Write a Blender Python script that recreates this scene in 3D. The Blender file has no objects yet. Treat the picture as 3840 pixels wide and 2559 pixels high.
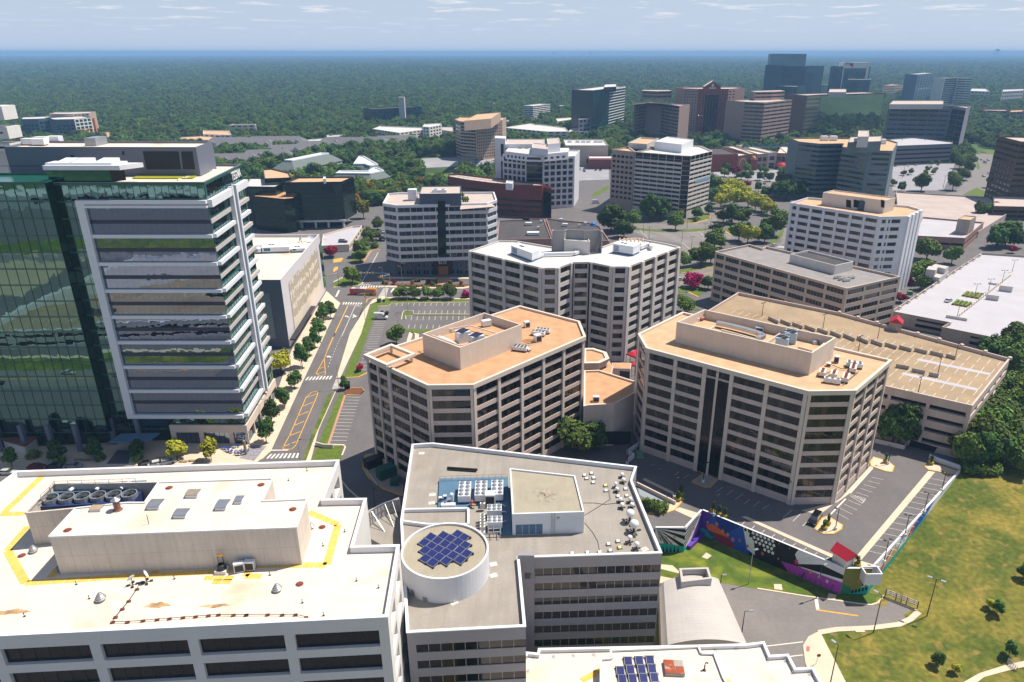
import bpy,math,random
from mathutils import Vector as V3
from mathutils.geometry import tessellate_polygon
random.seed(7)
R=math.radians
scene=bpy.context.scene
COL=scene.collection
# camera model (also used to survey points of the place)
H,F,CX,CY,PT=104.0,2669.0,2000.0,1280.0,R(22.1)
ZO=dict(a=(0,100),b=(900,100),c=(1700,200),d=(2500,150),e=(2840,150),f=(0,700),g=(900,650),h=(1700,750),i=(2500,650),j=(2840,850),k=(0,1300),l=(900,1250),m=(1500,1600),n=(2300,1600),o=(2840,1650),p=(0,1889),q=(900,1889),r=(1800,1889),s=(2840,1889))
ZS=dict(t=(3240,1240,2.7033),u=(0,560,4.6125),v=(1250,900,3.92),w=(2250,750,3.3614),x=(1500,380,2.941),y=(860,480,2.6144),z=(3300,380,2.357),A0=(300,1500,1.68125),A1=(0,350,4.479),A2=(3640,550,3.485),A3=(2100,1150,2.6125),A4=(2600,550,3.9217),D=(0,0,2353/3840),S=(0,0,1))
def pxy(k,x,y):
 o=ZS.get(k)or(*ZO[k],2.34)
 return o[0]+x/o[2],o[1]+y/o[2]
def ray(k,x,y):
 u,v=pxy(k,x,y)
 a=(u-CX)/F;b=-(v-CY)/F
 return(a,math.cos(PT)+b*math.sin(PT),-math.sin(PT)+b*math.cos(PT))
def P(k,x,y,z=0.0):
 d=ray(k,x,y);t=(z-H)/d[2]
 return V3((d[0]*t,d[1]*t,z))
def YZ(k,x,y,wy):
 d=ray(k,x,y);t=wy/d[1]
 return V3((d[0]*t,wy,H+d[2]*t))
def Q(s,z=0.0):
 out=[]
 for part in s.split(';'):
  tk=part.split();k=tk[0]
  for i in range(1,len(tk),2):
   out.append(P(k,float(tk[i]),float(tk[i+1]),z))
 return out
def area2(p):
 return sum(p[i][0]*p[(i+1)%len(p)][1]-p[(i+1)%len(p)][0]*p[i][1]for i in range(len(p)))/2
def ccw(p):
 return list(p)if area2(p)>0 else list(reversed(p))
def onface(k,x,y,a,b):
 """point of the vertical plane through a,b seen along a sight line"""
 d=ray(k,x,y);n=V3((b[1]-a[1],-(b[0]-a[0]),0))
 t=(n[0]*a[0]+n[1]*a[1])/(n[0]*d[0]+n[1]*d[1])
 return V3((d[0]*t,d[1]*t,H+d[2]*t))
def lowz(x,y):
 ex,ey=40.0,39.0;L2=ex*ex+ey*ey
 t=((x-74.0)*ex+(y-124.0)*ey)/L2
 t=max(0.0,min(1.0,t))
 return-6.5+6.4*t
def PL(k,x,y):
 z=-4.0
 for _ in range(12):
  p=P(k,x,y,z);z=.5*z+.5*lowz(p[0],p[1])
 return P(k,x,y,z)
 # materials
MATS={}
def srgb(c):
 if isinstance(c,str):
  c=[int(c[i:i+2],16)/255 for i in(0,2,4)]
  c=[x/12.92 if x<=.04045 else((x+.055)/1.055)**2.4 for x in c]
 return(*c[:3],1)
def mat(name,col,rough=.7,var=.12,scale=.6,grid=None,metal=0,stain=None,streak=None,spec=.4,bump=0,isl=None,alt=None,fine=True):
 """principled surface in metres: mottling, joints (grid=(w,h,size,dark)), stains (scale,amount,colour), streaks (sx,sy,amount)"""
 if name in MATS:return MATS[name]
 m=bpy.data.materials.new(name);m.use_nodes=True;nt=m.node_tree;N=nt.nodes;L=nt.links
 bs=N['Principled BSDF'];bs.inputs['Roughness'].default_value=rough;bs.inputs['Metallic'].default_value=metal
 bs.inputs['Specular IOR Level'].default_value=spec
 uv=N.new('ShaderNodeUVMap')
 base=N.new('ShaderNodeRGB');base.outputs[0].default_value=srgb(col);cur=base.outputs[0]
 def mix(a,b,fac,mode='MIX'):
  x=N.new('ShaderNodeMix');x.data_type='RGBA';x.blend_type=mode
  if hasattr(fac,'node'):L.new(fac,x.inputs[0])
  else:x.inputs[0].default_value=fac
  for s,v in((6,a),(7,b)):
   if hasattr(v,'node'):L.new(v,x.inputs[s])
   else:x.inputs[s].default_value=v
  return x.outputs[2]
 def noise(sc,det=4,mapping=None,dist=0):
  n=N.new('ShaderNodeTexNoise');n.inputs['Scale'].default_value=sc;n.inputs['Detail'].default_value=det
  n.inputs['Distortion'].default_value=dist
  if mapping:
   mp=N.new('ShaderNodeMapping');mp.inputs['Scale'].default_value=(*mapping[:2],1)
   if len(mapping)>2:mp.inputs['Rotation'].default_value=(0,0,mapping[2])
   L.new(uv.outputs[0],mp.inputs[0]);L.new(mp.outputs[0],n.inputs[0])
  else:L.new(uv.outputs[0],n.inputs[0])
  return n.outputs[0]
 def ramp(f,a,b):
  r=N.new('ShaderNodeMapRange');r.inputs[1].default_value=a;r.inputs[2].default_value=b
  L.new(f,r.inputs[0]);return r.outputs[0]
 if alt:
  cur=mix(cur,srgb(alt[0]),ramp(noise(alt[1],6,dist=.6),alt[2],alt[3]))
 if var:
  g=N.new('ShaderNodeMapRange');g.inputs[3].default_value=1-var;g.inputs[4].default_value=1+var
  L.new(ramp(noise(scale,5),.3,.7),g.inputs[0])
  cur=mix(cur,g.outputs[0],1.0,'MULTIPLY')
  if fine:
   g2=N.new('ShaderNodeMapRange');g2.inputs[3].default_value=1-var*.7;g2.inputs[4].default_value=1+var*.7
   L.new(ramp(noise(scale*9,3),.3,.7),g2.inputs[0])
   cur=mix(cur,g2.outputs[0],1.0,'MULTIPLY')
 if streak:
  s=ramp(noise(1.0,4,streak[:2]+tuple(streak[3:])),.42,.75)
  d=N.new('ShaderNodeMath');d.operation='MULTIPLY';L.new(s,d.inputs[0]);d.inputs[1].default_value=streak[2]
  cur=mix(cur,mix(cur,(.25,.22,.19,1),.75),d.outputs[0])
 if stain:
  s=ramp(noise(stain[0],5,dist=.4),.56,.72)
  d=N.new('ShaderNodeMath');d.operation='MULTIPLY';L.new(s,d.inputs[0]);d.inputs[1].default_value=stain[1]
  cur=mix(cur,srgb(stain[2]),d.outputs[0])
 if grid:
  b=N.new('ShaderNodeTexBrick');b.offset=0;b.inputs['Scale'].default_value=1
  b.inputs['Brick Width'].default_value=grid[0];b.inputs['Row Height'].default_value=grid[1]
  b.inputs['Mortar Size'].default_value=grid[2];b.inputs['Mortar Smooth'].default_value=.1
  b.inputs['Color1'].default_value=(1,1,1,1);b.inputs['Color2'].default_value=(1-grid[3]*.12,)*3+(1,)
  b.inputs['Mortar'].default_value=(1-grid[3],)*3+(1,)
  L.new(uv.outputs[0],b.inputs[0]);cur=mix(cur,b.outputs[0],1.0,'MULTIPLY')
 if isl:
  ge=N.new('ShaderNodeNewGeometry')
  d=N.new('ShaderNodeMath');d.operation='MULTIPLY';L.new(ge.outputs['Random Per Island'],d.inputs[0]);d.inputs[1].default_value=isl[0]
  cur=mix(cur,srgb(isl[1]),d.outputs[0])
 L.new(cur,bs.inputs['Base Color'])
 if bump:
  bp=N.new('ShaderNodeBump');bp.inputs['Strength'].default_value=bump;bp.inputs['Distance'].default_value=.05
  L.new(noise(scale*14,4),bp.inputs['Height']);L.new(bp.outputs[0],bs.inputs['Normal'])
 MATS[name]=m
 return m
def glass(name,col,refl=.5,rough=.03,wav=.02,blind=(.5,'8a8070'),wsc=.35,tint=None):
 """coated facade glass: a dark room with blinds seen through it plus a mirror coat; every loose pane differs a little"""
 if name in MATS:return MATS[name]
 m=bpy.data.materials.new(name);m.use_nodes=True;nt=m.node_tree;N=nt.nodes;L=nt.links
 bs=N['Principled BSDF'];out=N['Material Output']
 ge=N.new('ShaderNodeNewGeometry');uv=N.new('ShaderNodeUVMap')
 mx=N.new('ShaderNodeMix');mx.data_type='RGBA';mx.inputs[6].default_value=srgb(col);mx.inputs[7].default_value=srgb(blind[1])
 r=N.new('ShaderNodeMapRange');r.inputs[1].default_value=.5;r.inputs[2].default_value=1.0;r.inputs[4].default_value=blind[0]
 L.new(ge.outputs['Random Per Island'],r.inputs[0]);L.new(r.outputs[0],mx.inputs[0]);L.new(mx.outputs[2],bs.inputs['Base Color'])
 bs.inputs['Roughness'].default_value=.25;bs.inputs['Specular IOR Level'].default_value=.2
 gl=N.new('ShaderNodeBsdfGlossy');gl.inputs['Roughness'].default_value=rough
 gl.inputs['Color'].default_value=srgb(tint or 'ffffff')
 no=N.new('ShaderNodeTexNoise');no.inputs['Scale'].default_value=wsc;no.inputs['Detail'].default_value=1.5
 mp=N.new('ShaderNodeVectorMath');mp.operation='ADD';L.new(uv.outputs[0],mp.inputs[0])
 sc=N.new('ShaderNodeVectorMath');sc.operation='SCALE';sc.inputs[0].default_value=(31,17,5);L.new(ge.outputs['Random Per Island'],sc.inputs['Scale'])
 L.new(sc.outputs[0],mp.inputs[1]);L.new(mp.outputs[0],no.inputs[0])
 bp=N.new('ShaderNodeBump');bp.inputs['Strength'].default_value=1;bp.inputs['Distance'].default_value=wav
 L.new(no.outputs[0],bp.inputs['Height']);L.new(bp.outputs[0],gl.inputs['Normal'])
 fr=N.new('ShaderNodeFresnel');fr.inputs[0].default_value=1.36
 mr=N.new('ShaderNodeMapRange');mr.inputs[3].default_value=refl;mr.inputs[4].default_value=1.0;L.new(fr.outputs[0],mr.inputs[0])
 ms=N.new('ShaderNodeMixShader');L.new(mr.outputs[0],ms.inputs[0]);L.new(bs.outputs[0],ms.inputs[1]);L.new(gl.outputs[0],ms.inputs[2])
 L.new(ms.outputs[0],out.inputs[0])
 MATS[name]=m
 return m
 # mesh builder and object helpers
class MB:
 def __init__(s):s.v=[];s.f=[];s.m=[]
 def face(s,pts,mi=0):
  n=len(s.v);s.v.extend(tuple(p)for p in pts);s.f.append(tuple(range(n,n+len(pts))));s.m.append(mi);return s
 def poly(s,pts,z=None,mi=0,holes=(),flip=False):
  loops=[[V3((p[0],p[1],p[2]if z is None else z))for p in lp]for lp in(pts,*holes)]
  flat=[v for lp in loops for v in lp];n=len(s.v)
  s.v.extend(tuple(v)for v in flat)
  for t in tessellate_polygon(loops):
   a,b,c=(flat[i]for i in t)
   up=(b-a).cross(c-a)[2]>0
   if flip:up=not up
   s.f.append(tuple(n+i for i in(t if up else t[::-1])));s.m.append(mi)
  return s
 def prism(s,pts,z0,z1,mi=0,top=None,bottom=False):
  pts=ccw(pts);k=len(pts)
  for i in range(k):
   a,b=pts[i],pts[(i+1)%k]
   s.face([(a[0],a[1],z0),(b[0],b[1],z0),(b[0],b[1],z1),(a[0],a[1],z1)],mi)
  s.poly(pts,z1,mi if top is None else top)
  if bottom:s.poly(pts,z0,mi,flip=True)
  return s
 def box(s,c,d,rot=0,mi=0):
  """c = centre of the base, d = (x,y,z) size"""
  x,y=d[0]/2,d[1]/2;ca,sa=math.cos(rot),math.sin(rot)
  p=[(c[0]+a*ca-b*sa,c[1]+a*sa+b*ca)for a,b in((-x,-y),(x,-y),(x,y),(-x,y))]
  return s.prism(p,c[2],c[2]+d[2],mi,bottom=True)
 def bar(s,a,b,w,mi=0,h=None):
  a,b=V3(a),V3(b);d=(b-a)
  if d.length<1e-6:return s
  d.normalize();up=V3((0,0,1))if abs(d[2])<.95 else V3((0,1,0))
  x=d.cross(up).normalized()*w/2;y=x.cross(d).normalized()*(h or w)/2
  A=[a-x-y,a+x-y,a+x+y,a-x+y];Bq=[b-x-y,b+x-y,b+x+y,b-x+y]
  for i in range(4):
   j=(i+1)%4;s.face([A[i],A[j],Bq[j],Bq[i]],mi)
  s.face([A[3],A[2],A[1],A[0]],mi);s.face(Bq,mi);return s
 def tube(s,pts,r,n=8,mi=0,cap=True):
  rings=[]
  for i,p in enumerate(pts):
   p=V3(p);d=(V3(pts[min(i+1,len(pts)-1)])-V3(pts[max(i-1,0)])).normalized()
   up=V3((0,0,1))if abs(d[2])<.9 else V3((1,0,0))
   x=d.cross(up).normalized();y=x.cross(d)
   rr=r[i]if isinstance(r,(list,tuple))else r
   rings.append([p+(x*math.cos(6.28318*k/n)-y*math.sin(6.28318*k/n))*rr for k in range(n)])
  for a,b in zip(rings,rings[1:]):
   for k in range(n):
    j=(k+1)%n;s.face([a[k],a[j],b[j],b[k]],mi)
  if cap:s.face(rings[0][::-1],mi);s.face(rings[-1],mi)
  return s
 def lathe(s,c,prof,n=16,mi=0):
  """prof = [(radius, z)...] from the bottom up"""
  for(r0,z0),(r1,z1)in zip(prof,prof[1:]):
   for k in range(n):
    a,b=6.28318*k/n,6.28318*(k+1)/n
    q=[(c[0]+r0*math.cos(a),c[1]+r0*math.sin(a),c[2]+z0),(c[0]+r0*math.cos(b),c[1]+r0*math.sin(b),c[2]+z0),(c[0]+r1*math.cos(b),c[1]+r1*math.sin(b),c[2]+z1),(c[0]+r1*math.cos(a),c[1]+r1*math.sin(a),c[2]+z1)]
    if r0<1e-6:q=[q[0],q[2],q[3]]
    elif r1<1e-6:q=q[:3]
    s.face(q,mi)
  return s
 def build(s,name,mats,parent=None,smooth=False,weld=False):
  off=V3((0,0,0));o=parent
  while o is not None:off=off+o.location;o=o.parent
  me=bpy.data.meshes.new(name)
  me.from_pydata([(x-off[0],y-off[1],z-off[2])for x,y,z in s.v],[],s.f)
  for mm in(mats if isinstance(mats,(list,tuple))else[mats]):me.materials.append(mm)
  me.polygons.foreach_set('material_index',s.m)
  uvl=me.uv_layers.new(name='UVMap');uvs=[]
  for f in s.f:
   a=V3(s.v[f[0]]);n=V3((0,0,0))
   for q in range(1,len(f)-1):n+=(V3(s.v[f[q]])-a).cross(V3(s.v[f[q+1]])-a)
   if n.length>0:n.normalize()
   if abs(n[2])>.7:
    for i in f:uvs+=[s.v[i][0],s.v[i][1]]
   else:
    t=V3((-n[1],n[0],0)).normalized()
    for i in f:uvs+=[s.v[i][0]*t[0]+s.v[i][1]*t[1],s.v[i][2]]
  uvl.data.foreach_set('uv',uvs)
  if smooth:me.polygons.foreach_set('use_smooth',[True]*len(s.f))
  me.update()
  ob=bpy.data.objects.new(name,me);COL.objects.link(ob)
  if parent is not None:ob.parent=parent
  if weld:
   import bmesh
   bm=bmesh.new();bm.from_mesh(me);bmesh.ops.remove_doubles(bm,verts=bm.verts,dist=.002);bm.to_mesh(me);bm.free()
  return ob
def tag(o,label,cat,group=None,kind=None):
 if label:o['label']=label
 if cat:o['category']=cat
 if group:o['group']=group
 if kind:o['kind']=kind
 return o
def thing(name,label,cat,loc=(0,0,0),rz=0,group=None):
 o=bpy.data.objects.new(name,None);COL.objects.link(o);o.empty_display_size=1
 o.location=loc;o.rotation_euler=(0,0,rz)
 return tag(o,label,cat,group)
def copy_tree(o,parent=None):
 c=o.copy();COL.objects.link(c);c.parent=parent
 for ch in list(o.children):copy_tree(ch,c)
 return c
def dup(root,loc,rz=0,label=None,group=None,sc=None):
 c=copy_tree(root);c.location=loc;c.rotation_euler=(0,0,rz)
 if label:c['label']=label
 if group:c['group']=group
 if sc:c.scale=sc if isinstance(sc,(tuple,list))else(sc,)*3
 return c
def struct(name,mb,m,kind='structure'):
 o=mb.build(name,m);o['kind']=kind;return o
def sheet(name,pts,m,z=None,holes=()):
 return struct(name,MB().poly(pts,z,holes=holes),m)
def slab(name,pts,m,z0,z1):
 return struct(name,MB().prism(pts,z0,z1),m)
def offset(poly,d):
 """inset a counter-clockwise polygon by d"""
 n=len(poly);out=[]
 for i in range(n):
  a,b,c=(V3(poly[j%n][:2])for j in(i-1,i,i+1))
  e0=(b-a).normalized();e1=(c-b).normalized()
  n0=V3((-e0[1],e0[0]));n1=V3((-e1[1],e1[0]))
  k=n0+n1;k=k/max(.35,k.dot(k)/2)
  k=k*1.0
  out.append(V3((b[0]+k[0]*d,b[1]+k[1]*d,0)))
 return out
 # buildings
def bays(n,pier,win,end=None,mull=None):
 c=[(end if end is not None else pier,0)]
 for i in range(n):
  c+=[(win,1),(pier if i<n-1 else(end if end is not None else pier),0)]
 return c
def floors(n,sp,win,base=0,top=0):
 r=[(base,0)]if base else[]
 for i in range(n):r+=[(sp,0),(win,1)]
 if top:r+=[(top,0)]
 return r
CAM=V3((0,0,H));FOOT=[]
class Bld:
 def __init__(s,name,label,poly,z0,z1,wall,glass,cat='building',group=None,mull=None):
  s.p=ccw([V3((p[0],p[1],0))for p in poly]);s.z0,s.z1=z0,z1
  c=sum(s.p,V3((0,0,0)))/len(s.p)
  s.e=thing(name,label,cat,(c[0],c[1],z0),0,group)
  FOOT.append([V3(p)for p in s.p]);s.w=MB();s.win=[];s.wm,s.gm,s.mm=wall,glass,mull or wall;s.pier=MB();s.extra=[]
 def edge(s,i):return s.p[i%len(s.p)],s.p[(i+1)%len(s.p)]
 def plain(s,i,z0=None,z1=None,mi=0):
  a,b=s.edge(i);z0=s.z0 if z0 is None else z0;z1=s.z1 if z1 is None else z1
  s.w.face([(a[0],a[1],z0),(b[0],b[1],z0),(b[0],b[1],z1),(a[0],a[1],z1)],mi);return s
 def facade(s,i,cols,rows,z0=None,z1=None,depth=.35,panes=1,pier=0,piermat=None,mi=0,ab=None,mw=.09,band=0,gm=0):
  """windows in the cells where an open column crosses an open row; pier>0 sets closed columns proud, band>0 closed rows"""
  a,b=ab or s.edge(i);z0=s.z0 if z0 is None else z0;z1=s.z1 if z1 is None else z1
  a=V3((a[0],a[1],0));b=V3((b[0],b[1],0));L=(b-a).length;t=(b-a)/L;n=V3((t[1],-t[0],0))
  kc=L/sum(c[0]for c in cols);kr=(z1-z0)/sum(r[0]for r in rows)
  us=[0];vs=[z0]
  for c in cols:us.append(us[-1]+c[0]*kc)
  for r in rows:vs.append(vs[-1]+r[0]*kr)
  def pt(u,v,d=0):
   q=a+t*u+n*d;return V3((q[0],q[1],v))
  def quad(u0,u1,v0,v1,d=0):return[pt(u0,v0,d),pt(u1,v0,d),pt(u1,v1,d),pt(u0,v1,d)]
  mid=a+t*L/2;facing=n.dot((CAM-mid).to_2d().to_3d())>0
  dist2=(CAM-mid).length_squared
  for ri,r in enumerate(rows):
   v0,v1=vs[ri],vs[ri+1]
   if v1-v0<1e-4:continue
   if not r[1]:
    s.w.face(quad(0,L,v0,v1),mi)
    if band:
     x=s.pier
     for q in(quad(0,L,v0,v1,band),[pt(0,v1,0),pt(0,v1,band),pt(L,v1,band),pt(L,v1,0)][::-1],[pt(0,v0,0),pt(0,v0,band),pt(L,v0,band),pt(L,v0,0)],[pt(0,v0,0),pt(0,v0,band),pt(0,v1,band),pt(0,v1,0)],[pt(L,v0,band),pt(L,v0,0),pt(L,v1,0),pt(L,v1,band)]):x.face(q)
    continue
   for ci,c in enumerate(cols):
    u0,u1=us[ci],us[ci+1]
    if u1-u0<1e-4:continue
    if not c[1]:s.w.face(quad(u0,u1,v0,v1),mi);continue
    d=-depth
    s.w.face([pt(u0,v0),pt(u1,v0),pt(u1,v0,d),pt(u0,v0,d)],mi)
    s.w.face([pt(u0,v1,d),pt(u1,v1,d),pt(u1,v1),pt(u0,v1)],mi)
    s.w.face([pt(u0,v0,d),pt(u0,v1,d),pt(u0,v1),pt(u0,v0)],mi)
    s.w.face([pt(u1,v0),pt(u1,v1),pt(u1,v1,d),pt(u1,v0,d)],mi)
    w=MB();np=c[2]if len(c)>2 else panes;np=max(1,np);du=(u1-u0)/np
    for k in range(np):
     w.face(quad(u0+k*du+.003,u0+(k+1)*du-.003,v0,v1,d),0)
     if k and mw:
      uu=u0+k*du
      w.face(quad(uu-mw/2,uu+mw/2,v0,v1,d+.05),1)
      w.face([pt(uu-mw/2,v0,d),pt(uu-mw/2,v0,d+.05),pt(uu-mw/2,v1,d+.05),pt(uu-mw/2,v1,d)],1)
      w.face([pt(uu+mw/2,v0,d+.05),pt(uu+mw/2,v0,d),pt(uu+mw/2,v1,d),pt(uu+mw/2,v1,d+.05)],1)
    s.win.append(((1 if facing else 0,(u1-u0)*(v1-v0)/dist2),w,gm))
  if pier:
   for ci,c in enumerate(cols):
    if c[1]:continue
    u0,u1=us[ci]+.002,us[ci+1]-.002
    x=s.pier
    x.face(quad(u0,u1,z0,z1,pier));x.face([pt(u0,z0,0),pt(u0,z0,pier),pt(u0,z1,pier),pt(u0,z1,0)])
    x.face([pt(u1,z0,pier),pt(u1,z0,0),pt(u1,z1,0),pt(u1,z1,pier)]);x.face([pt(u0,z1,pier),pt(u1,z1,pier),pt(u1,z1,0),pt(u0,z1,0)])
  return s
 def roof(s,m,ph=1.0,pt=.4,cop=None,z=None,poly=None,over=0,coph=.18):
  """flat roof behind a parapet with a coping proud of the wall"""
  z=s.z1 if z is None else z;poly=poly or s.p
  inn=offset(poly,pt);zr=z-ph
  MB().poly(inn,zr).build('roof',m,s.e)
  x=MB();k=len(poly);out=offset(poly,-.06-over)
  i2=offset(poly,pt+.05)
  for i in range(k):
   j=(i+1)%k
   x.face([(inn[j][0],inn[j][1],zr),(inn[i][0],inn[i][1],zr),(inn[i][0],inn[i][1],z),(inn[j][0],inn[j][1],z)])
   x.face([(out[i][0],out[i][1],z),(out[j][0],out[j][1],z),(out[j][0],out[j][1],z+coph),(out[i][0],out[i][1],z+coph)])
   x.face([(out[i][0],out[i][1],z+coph),(out[j][0],out[j][1],z+coph),(i2[j][0],i2[j][1],z+coph),(i2[i][0],i2[i][1],z+coph)])
   x.face([(i2[j][0],i2[j][1],z),(i2[i][0],i2[i][1],z),(i2[i][0],i2[i][1],z+coph),(i2[j][0],i2[j][1],z+coph)])
   x.face([(out[j][0],out[j][1],z),(out[i][0],out[i][1],z),(s.p[i][0],s.p[i][1],z)if poly is s.p else(out[i][0],out[i][1],z),(s.p[j][0],s.p[j][1],z)if poly is s.p else(out[j][0],out[j][1],z)])
  x.build('parapet',cop or s.wm if not isinstance(s.wm,list)else(cop or s.wm[0]),s.e)
  return s
 def finish(s,cap=100):
  if s.w.f:s.w.build('wall',s.wm,s.e)
  if s.pier.f:s.pier.build('facade_trim',getattr(s,'piermat',s.mm)if not isinstance(s.wm,list)else s.wm[0],s.e)
  gms=s.gm if isinstance(s.gm,list)else[s.gm]
  ws=sorted(s.win,key=lambda w:w[0],reverse=True)
  keep=[w for w in ws if w[0][0]][:cap];rest=ws[len(keep):]
  for w in keep:w[1].build('window',[gms[w[2]],s.mm if not isinstance(s.mm,list)else s.mm[0]],s.e)
  if rest:
   r=MB()
   for w in rest:
    n=len(r.v);r.v+=w[1].v;r.f+=[tuple(i+n for i in f)for f in w[1].f];r.m+=w[1].m
   o=r.build('window',[gms[rest[0][2]],s.mm if not isinstance(s.mm,list)else s.mm[0]],s.e);o['kind']='stuff'
  return s.e
def rect(a,b,c):
 """three roof corners -> the fourth"""
 a,b,c=V3(a),V3(b),V3(c)
 return[a,b,c,a+c-b]
 # camera, sun, sky
cam=bpy.data.cameras.new('camera');camo=bpy.data.objects.new('camera',cam);COL.objects.link(camo)
camo.location=(0,0,H);camo.rotation_euler=(R(90)-PT,0,0)
cam.sensor_width=36;cam.lens=F/3840*36;cam.shift_x=(1920-CX)/3840;cam.clip_start=1;cam.clip_end=80000
scene.camera=camo
scene.render.resolution_x,scene.render.resolution_y=1024,682
EL,AZ=R(61.5),R(22.5)
sd=V3((math.cos(EL)*math.cos(AZ),math.cos(EL)*math.sin(AZ),math.sin(EL)))
sl=bpy.data.lights.new('sun','SUN');sl.energy=5.0;sl.angle=R(.53);sl.color=(1,.91,.79)
so=bpy.data.objects.new('sun',sl);COL.objects.link(so);so.rotation_euler=sd.to_track_quat('Z','Y').to_euler();so.location=(0,0,400)
world=bpy.data.worlds.new('World');scene.world=world;world.use_nodes=True
wn=world.node_tree.nodes;wl=world.node_tree.links;bg=wn['Background']
sky=wn.new('ShaderNodeTexSky');sky.sky_type='NISHITA';sky.sun_disc=False
sky.sun_elevation=EL;sky.sun_rotation=R(90)-AZ;sky.altitude=100;sky.air_density=1.15;sky.dust_density=.6;sky.ozone_density=1.6
tc=wn.new('ShaderNodeTexCoord');sx=wn.new('ShaderNodeSeparateXYZ');wl.new(tc.outputs['Generated'],sx.inputs[0])
def wmath(op,a,b):
 m=wn.new('ShaderNodeMath');m.operation=op
 for i,v in enumerate((a,b)):
  if v is None:continue
  if hasattr(v,'node'):wl.new(v,m.inputs[i])
  else:m.inputs[i].default_value=v
 return m.outputs[0]
zc=wmath('ADD',wmath('MAXIMUM',sx.outputs[2],0.0),.035)
cx=wn.new('ShaderNodeCombineXYZ');wl.new(wmath('DIVIDE',sx.outputs[0],zc),cx.inputs[0]);wl.new(wmath('DIVIDE',sx.outputs[1],zc),cx.inputs[1])
cn=wn.new('ShaderNodeTexNoise');cn.inputs['Scale'].default_value=1.15;cn.inputs['Detail'].default_value=7;cn.inputs['Roughness'].default_value=.62
wl.new(cx.outputs[0],cn.inputs[0])
cr=wn.new('ShaderNodeMapRange');cr.inputs[1].default_value=.55;cr.inputs[2].default_value=.68;cr.inputs[4].default_value=.8;wl.new(cn.outputs[0],cr.inputs[0])
fade=wn.new('ShaderNodeMapRange');fade.inputs[1].default_value=.012;fade.inputs[2].default_value=.05;wl.new(sx.outputs[2],fade.inputs[0])
cm=wn.new('ShaderNodeMix');cm.data_type='RGBA';wl.new(wmath('MULTIPLY',cr.outputs[0],fade.outputs[0]),cm.inputs[0])
hv=wn.new('ShaderNodeMix');hv.data_type='RGBA';hv.inputs[7].default_value=(5.5,6.7,8.7,1)
hr=wn.new('ShaderNodeMapRange');hr.inputs[1].default_value=.5;hr.inputs[2].default_value=.0;hr.inputs[4].default_value=.92;wl.new(sx.outputs[2],hr.inputs[0])
wl.new(hr.outputs[0],hv.inputs[0]);wl.new(sky.outputs[0],hv.inputs[6])
wl.new(hv.outputs[2],cm.inputs[6]);cm.inputs[7].default_value=(9.6,9.4,9.6,1);wl.new(cm.outputs[2],bg.inputs[0]);bg.inputs[1].default_value=.075
scene.view_settings.view_transform='Standard';scene.view_settings.look='None';scene.view_settings.exposure=.38;scene.view_settings.gamma=1
scene.cycles.use_denoising=True;scene.cycles.max_bounces=5;scene.cycles.diffuse_bounces=2;scene.cycles.glossy_bounces=3
scene.cycles.transmission_bounces=2;scene.cycles.volume_bounces=0;scene.cycles.caustics_reflective=False;scene.cycles.caustics_refractive=False
scene.cycles.sample_clamp_indirect=4
hz=MB().prism([(-26000,-2500),(26000,-2500),(26000,20500),(-26000,20500)],-9,118,bottom=True)
hm=bpy.data.materials.new('hazy_air');hm.use_nodes=True;hn=hm.node_tree.nodes
hn.remove(hn['Principled BSDF']);pv=hn.new('ShaderNodeVolumePrincipled');pv.inputs['Color'].default_value=(.34,.62,1.0,1);pv.inputs['Density'].default_value=1.5e-4
pv.inputs['Anisotropy'].default_value=.0
hm.node_tree.links.new(pv.outputs[0],hn['Material Output'].inputs['Volume'])
struct('haze',hz,hm,'stuff')
# surfaces
BEIGE=mat('beige_precast','cbb8ae',.85,.07,.25,streak=(1.2,.12,.18),grid=(3.6,20,.02,.25))
BEIGE2=mat('beige_trim','d4c5b8',.85,.05,.3)
BEIGEROOF=mat('tan_gravel_roof','bf9570',.95,.13,.35,stain=(.16,.5,'b07f55'),streak=(.2,.9,.15),bump=.3)
TANROOF=mat('pale_tan_gravel_roof','c6a482',.95,.12,.35,stain=(.16,.5,'b38d66'),streak=(.2,.9,.15),bump=.3)
WHITE=mat('white_panel','d9d6d2',.6,.03,.2,grid=(3.2,40,.02,.12))
PALE=mat('pale_precast','cfc9c4',.75,.05,.25,streak=(1.5,.15,.10),grid=(3.4,3.6,.02,.18))
PALEG=mat('pale_grey_precast','b9b4b2',.75,.05,.25,streak=(1.5,.15,.12),grid=(4,40,.02,.15))
CREAMROOF=mat('cream_membrane_roof','dccfc0',.8,.05,.12,stain=(.10,.5,'b3936c'),streak=(.12,.8,.12),grid=(7,3.2,.03,.13))
GREYROOF=mat('weathered_membrane_roof','979189',.9,.09,.22,streak=(.9,.07,.8),stain=(.12,.4,'857763'))
WHITEROOF=mat('white_membrane_roof','c6c4c2',.8,.05,.15,stain=(.1,.15,'b5aca0'))
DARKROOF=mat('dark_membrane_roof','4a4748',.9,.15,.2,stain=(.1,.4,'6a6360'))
PINKROOF=mat('pinkish_roof','b9aba3',.9,.08,.3)
SLATE=mat('slate_metal','6b7080',.5,.04,.2,grid=(4,3,.02,.10))
WMT=mat('white_metal','dcdfe4',.45,.03,.2,grid=(1.5,40,.015,.06))
GREYMETAL=mat('grey_metal','9aa0a6',.4,.06,.5,metal=.4)
DMT=mat('dark_metal','2c2d30',.5,.05,.5)
STEEL=mat('galvanised_steel','b0b4b8',.35,.06,.6,metal=.7)
RUST=mat('rusted_steel','9b4a2c',.8,.2,1.2,stain=(.6,.8,'c9bfb4'))
BLUEGREY=mat('blue_grey_deck','51728c',.7,.1,.3,stain=(.3,.4,'3e5a70'))
BLACK=mat('black','0d0d0f',.6,0,fine=False)
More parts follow.
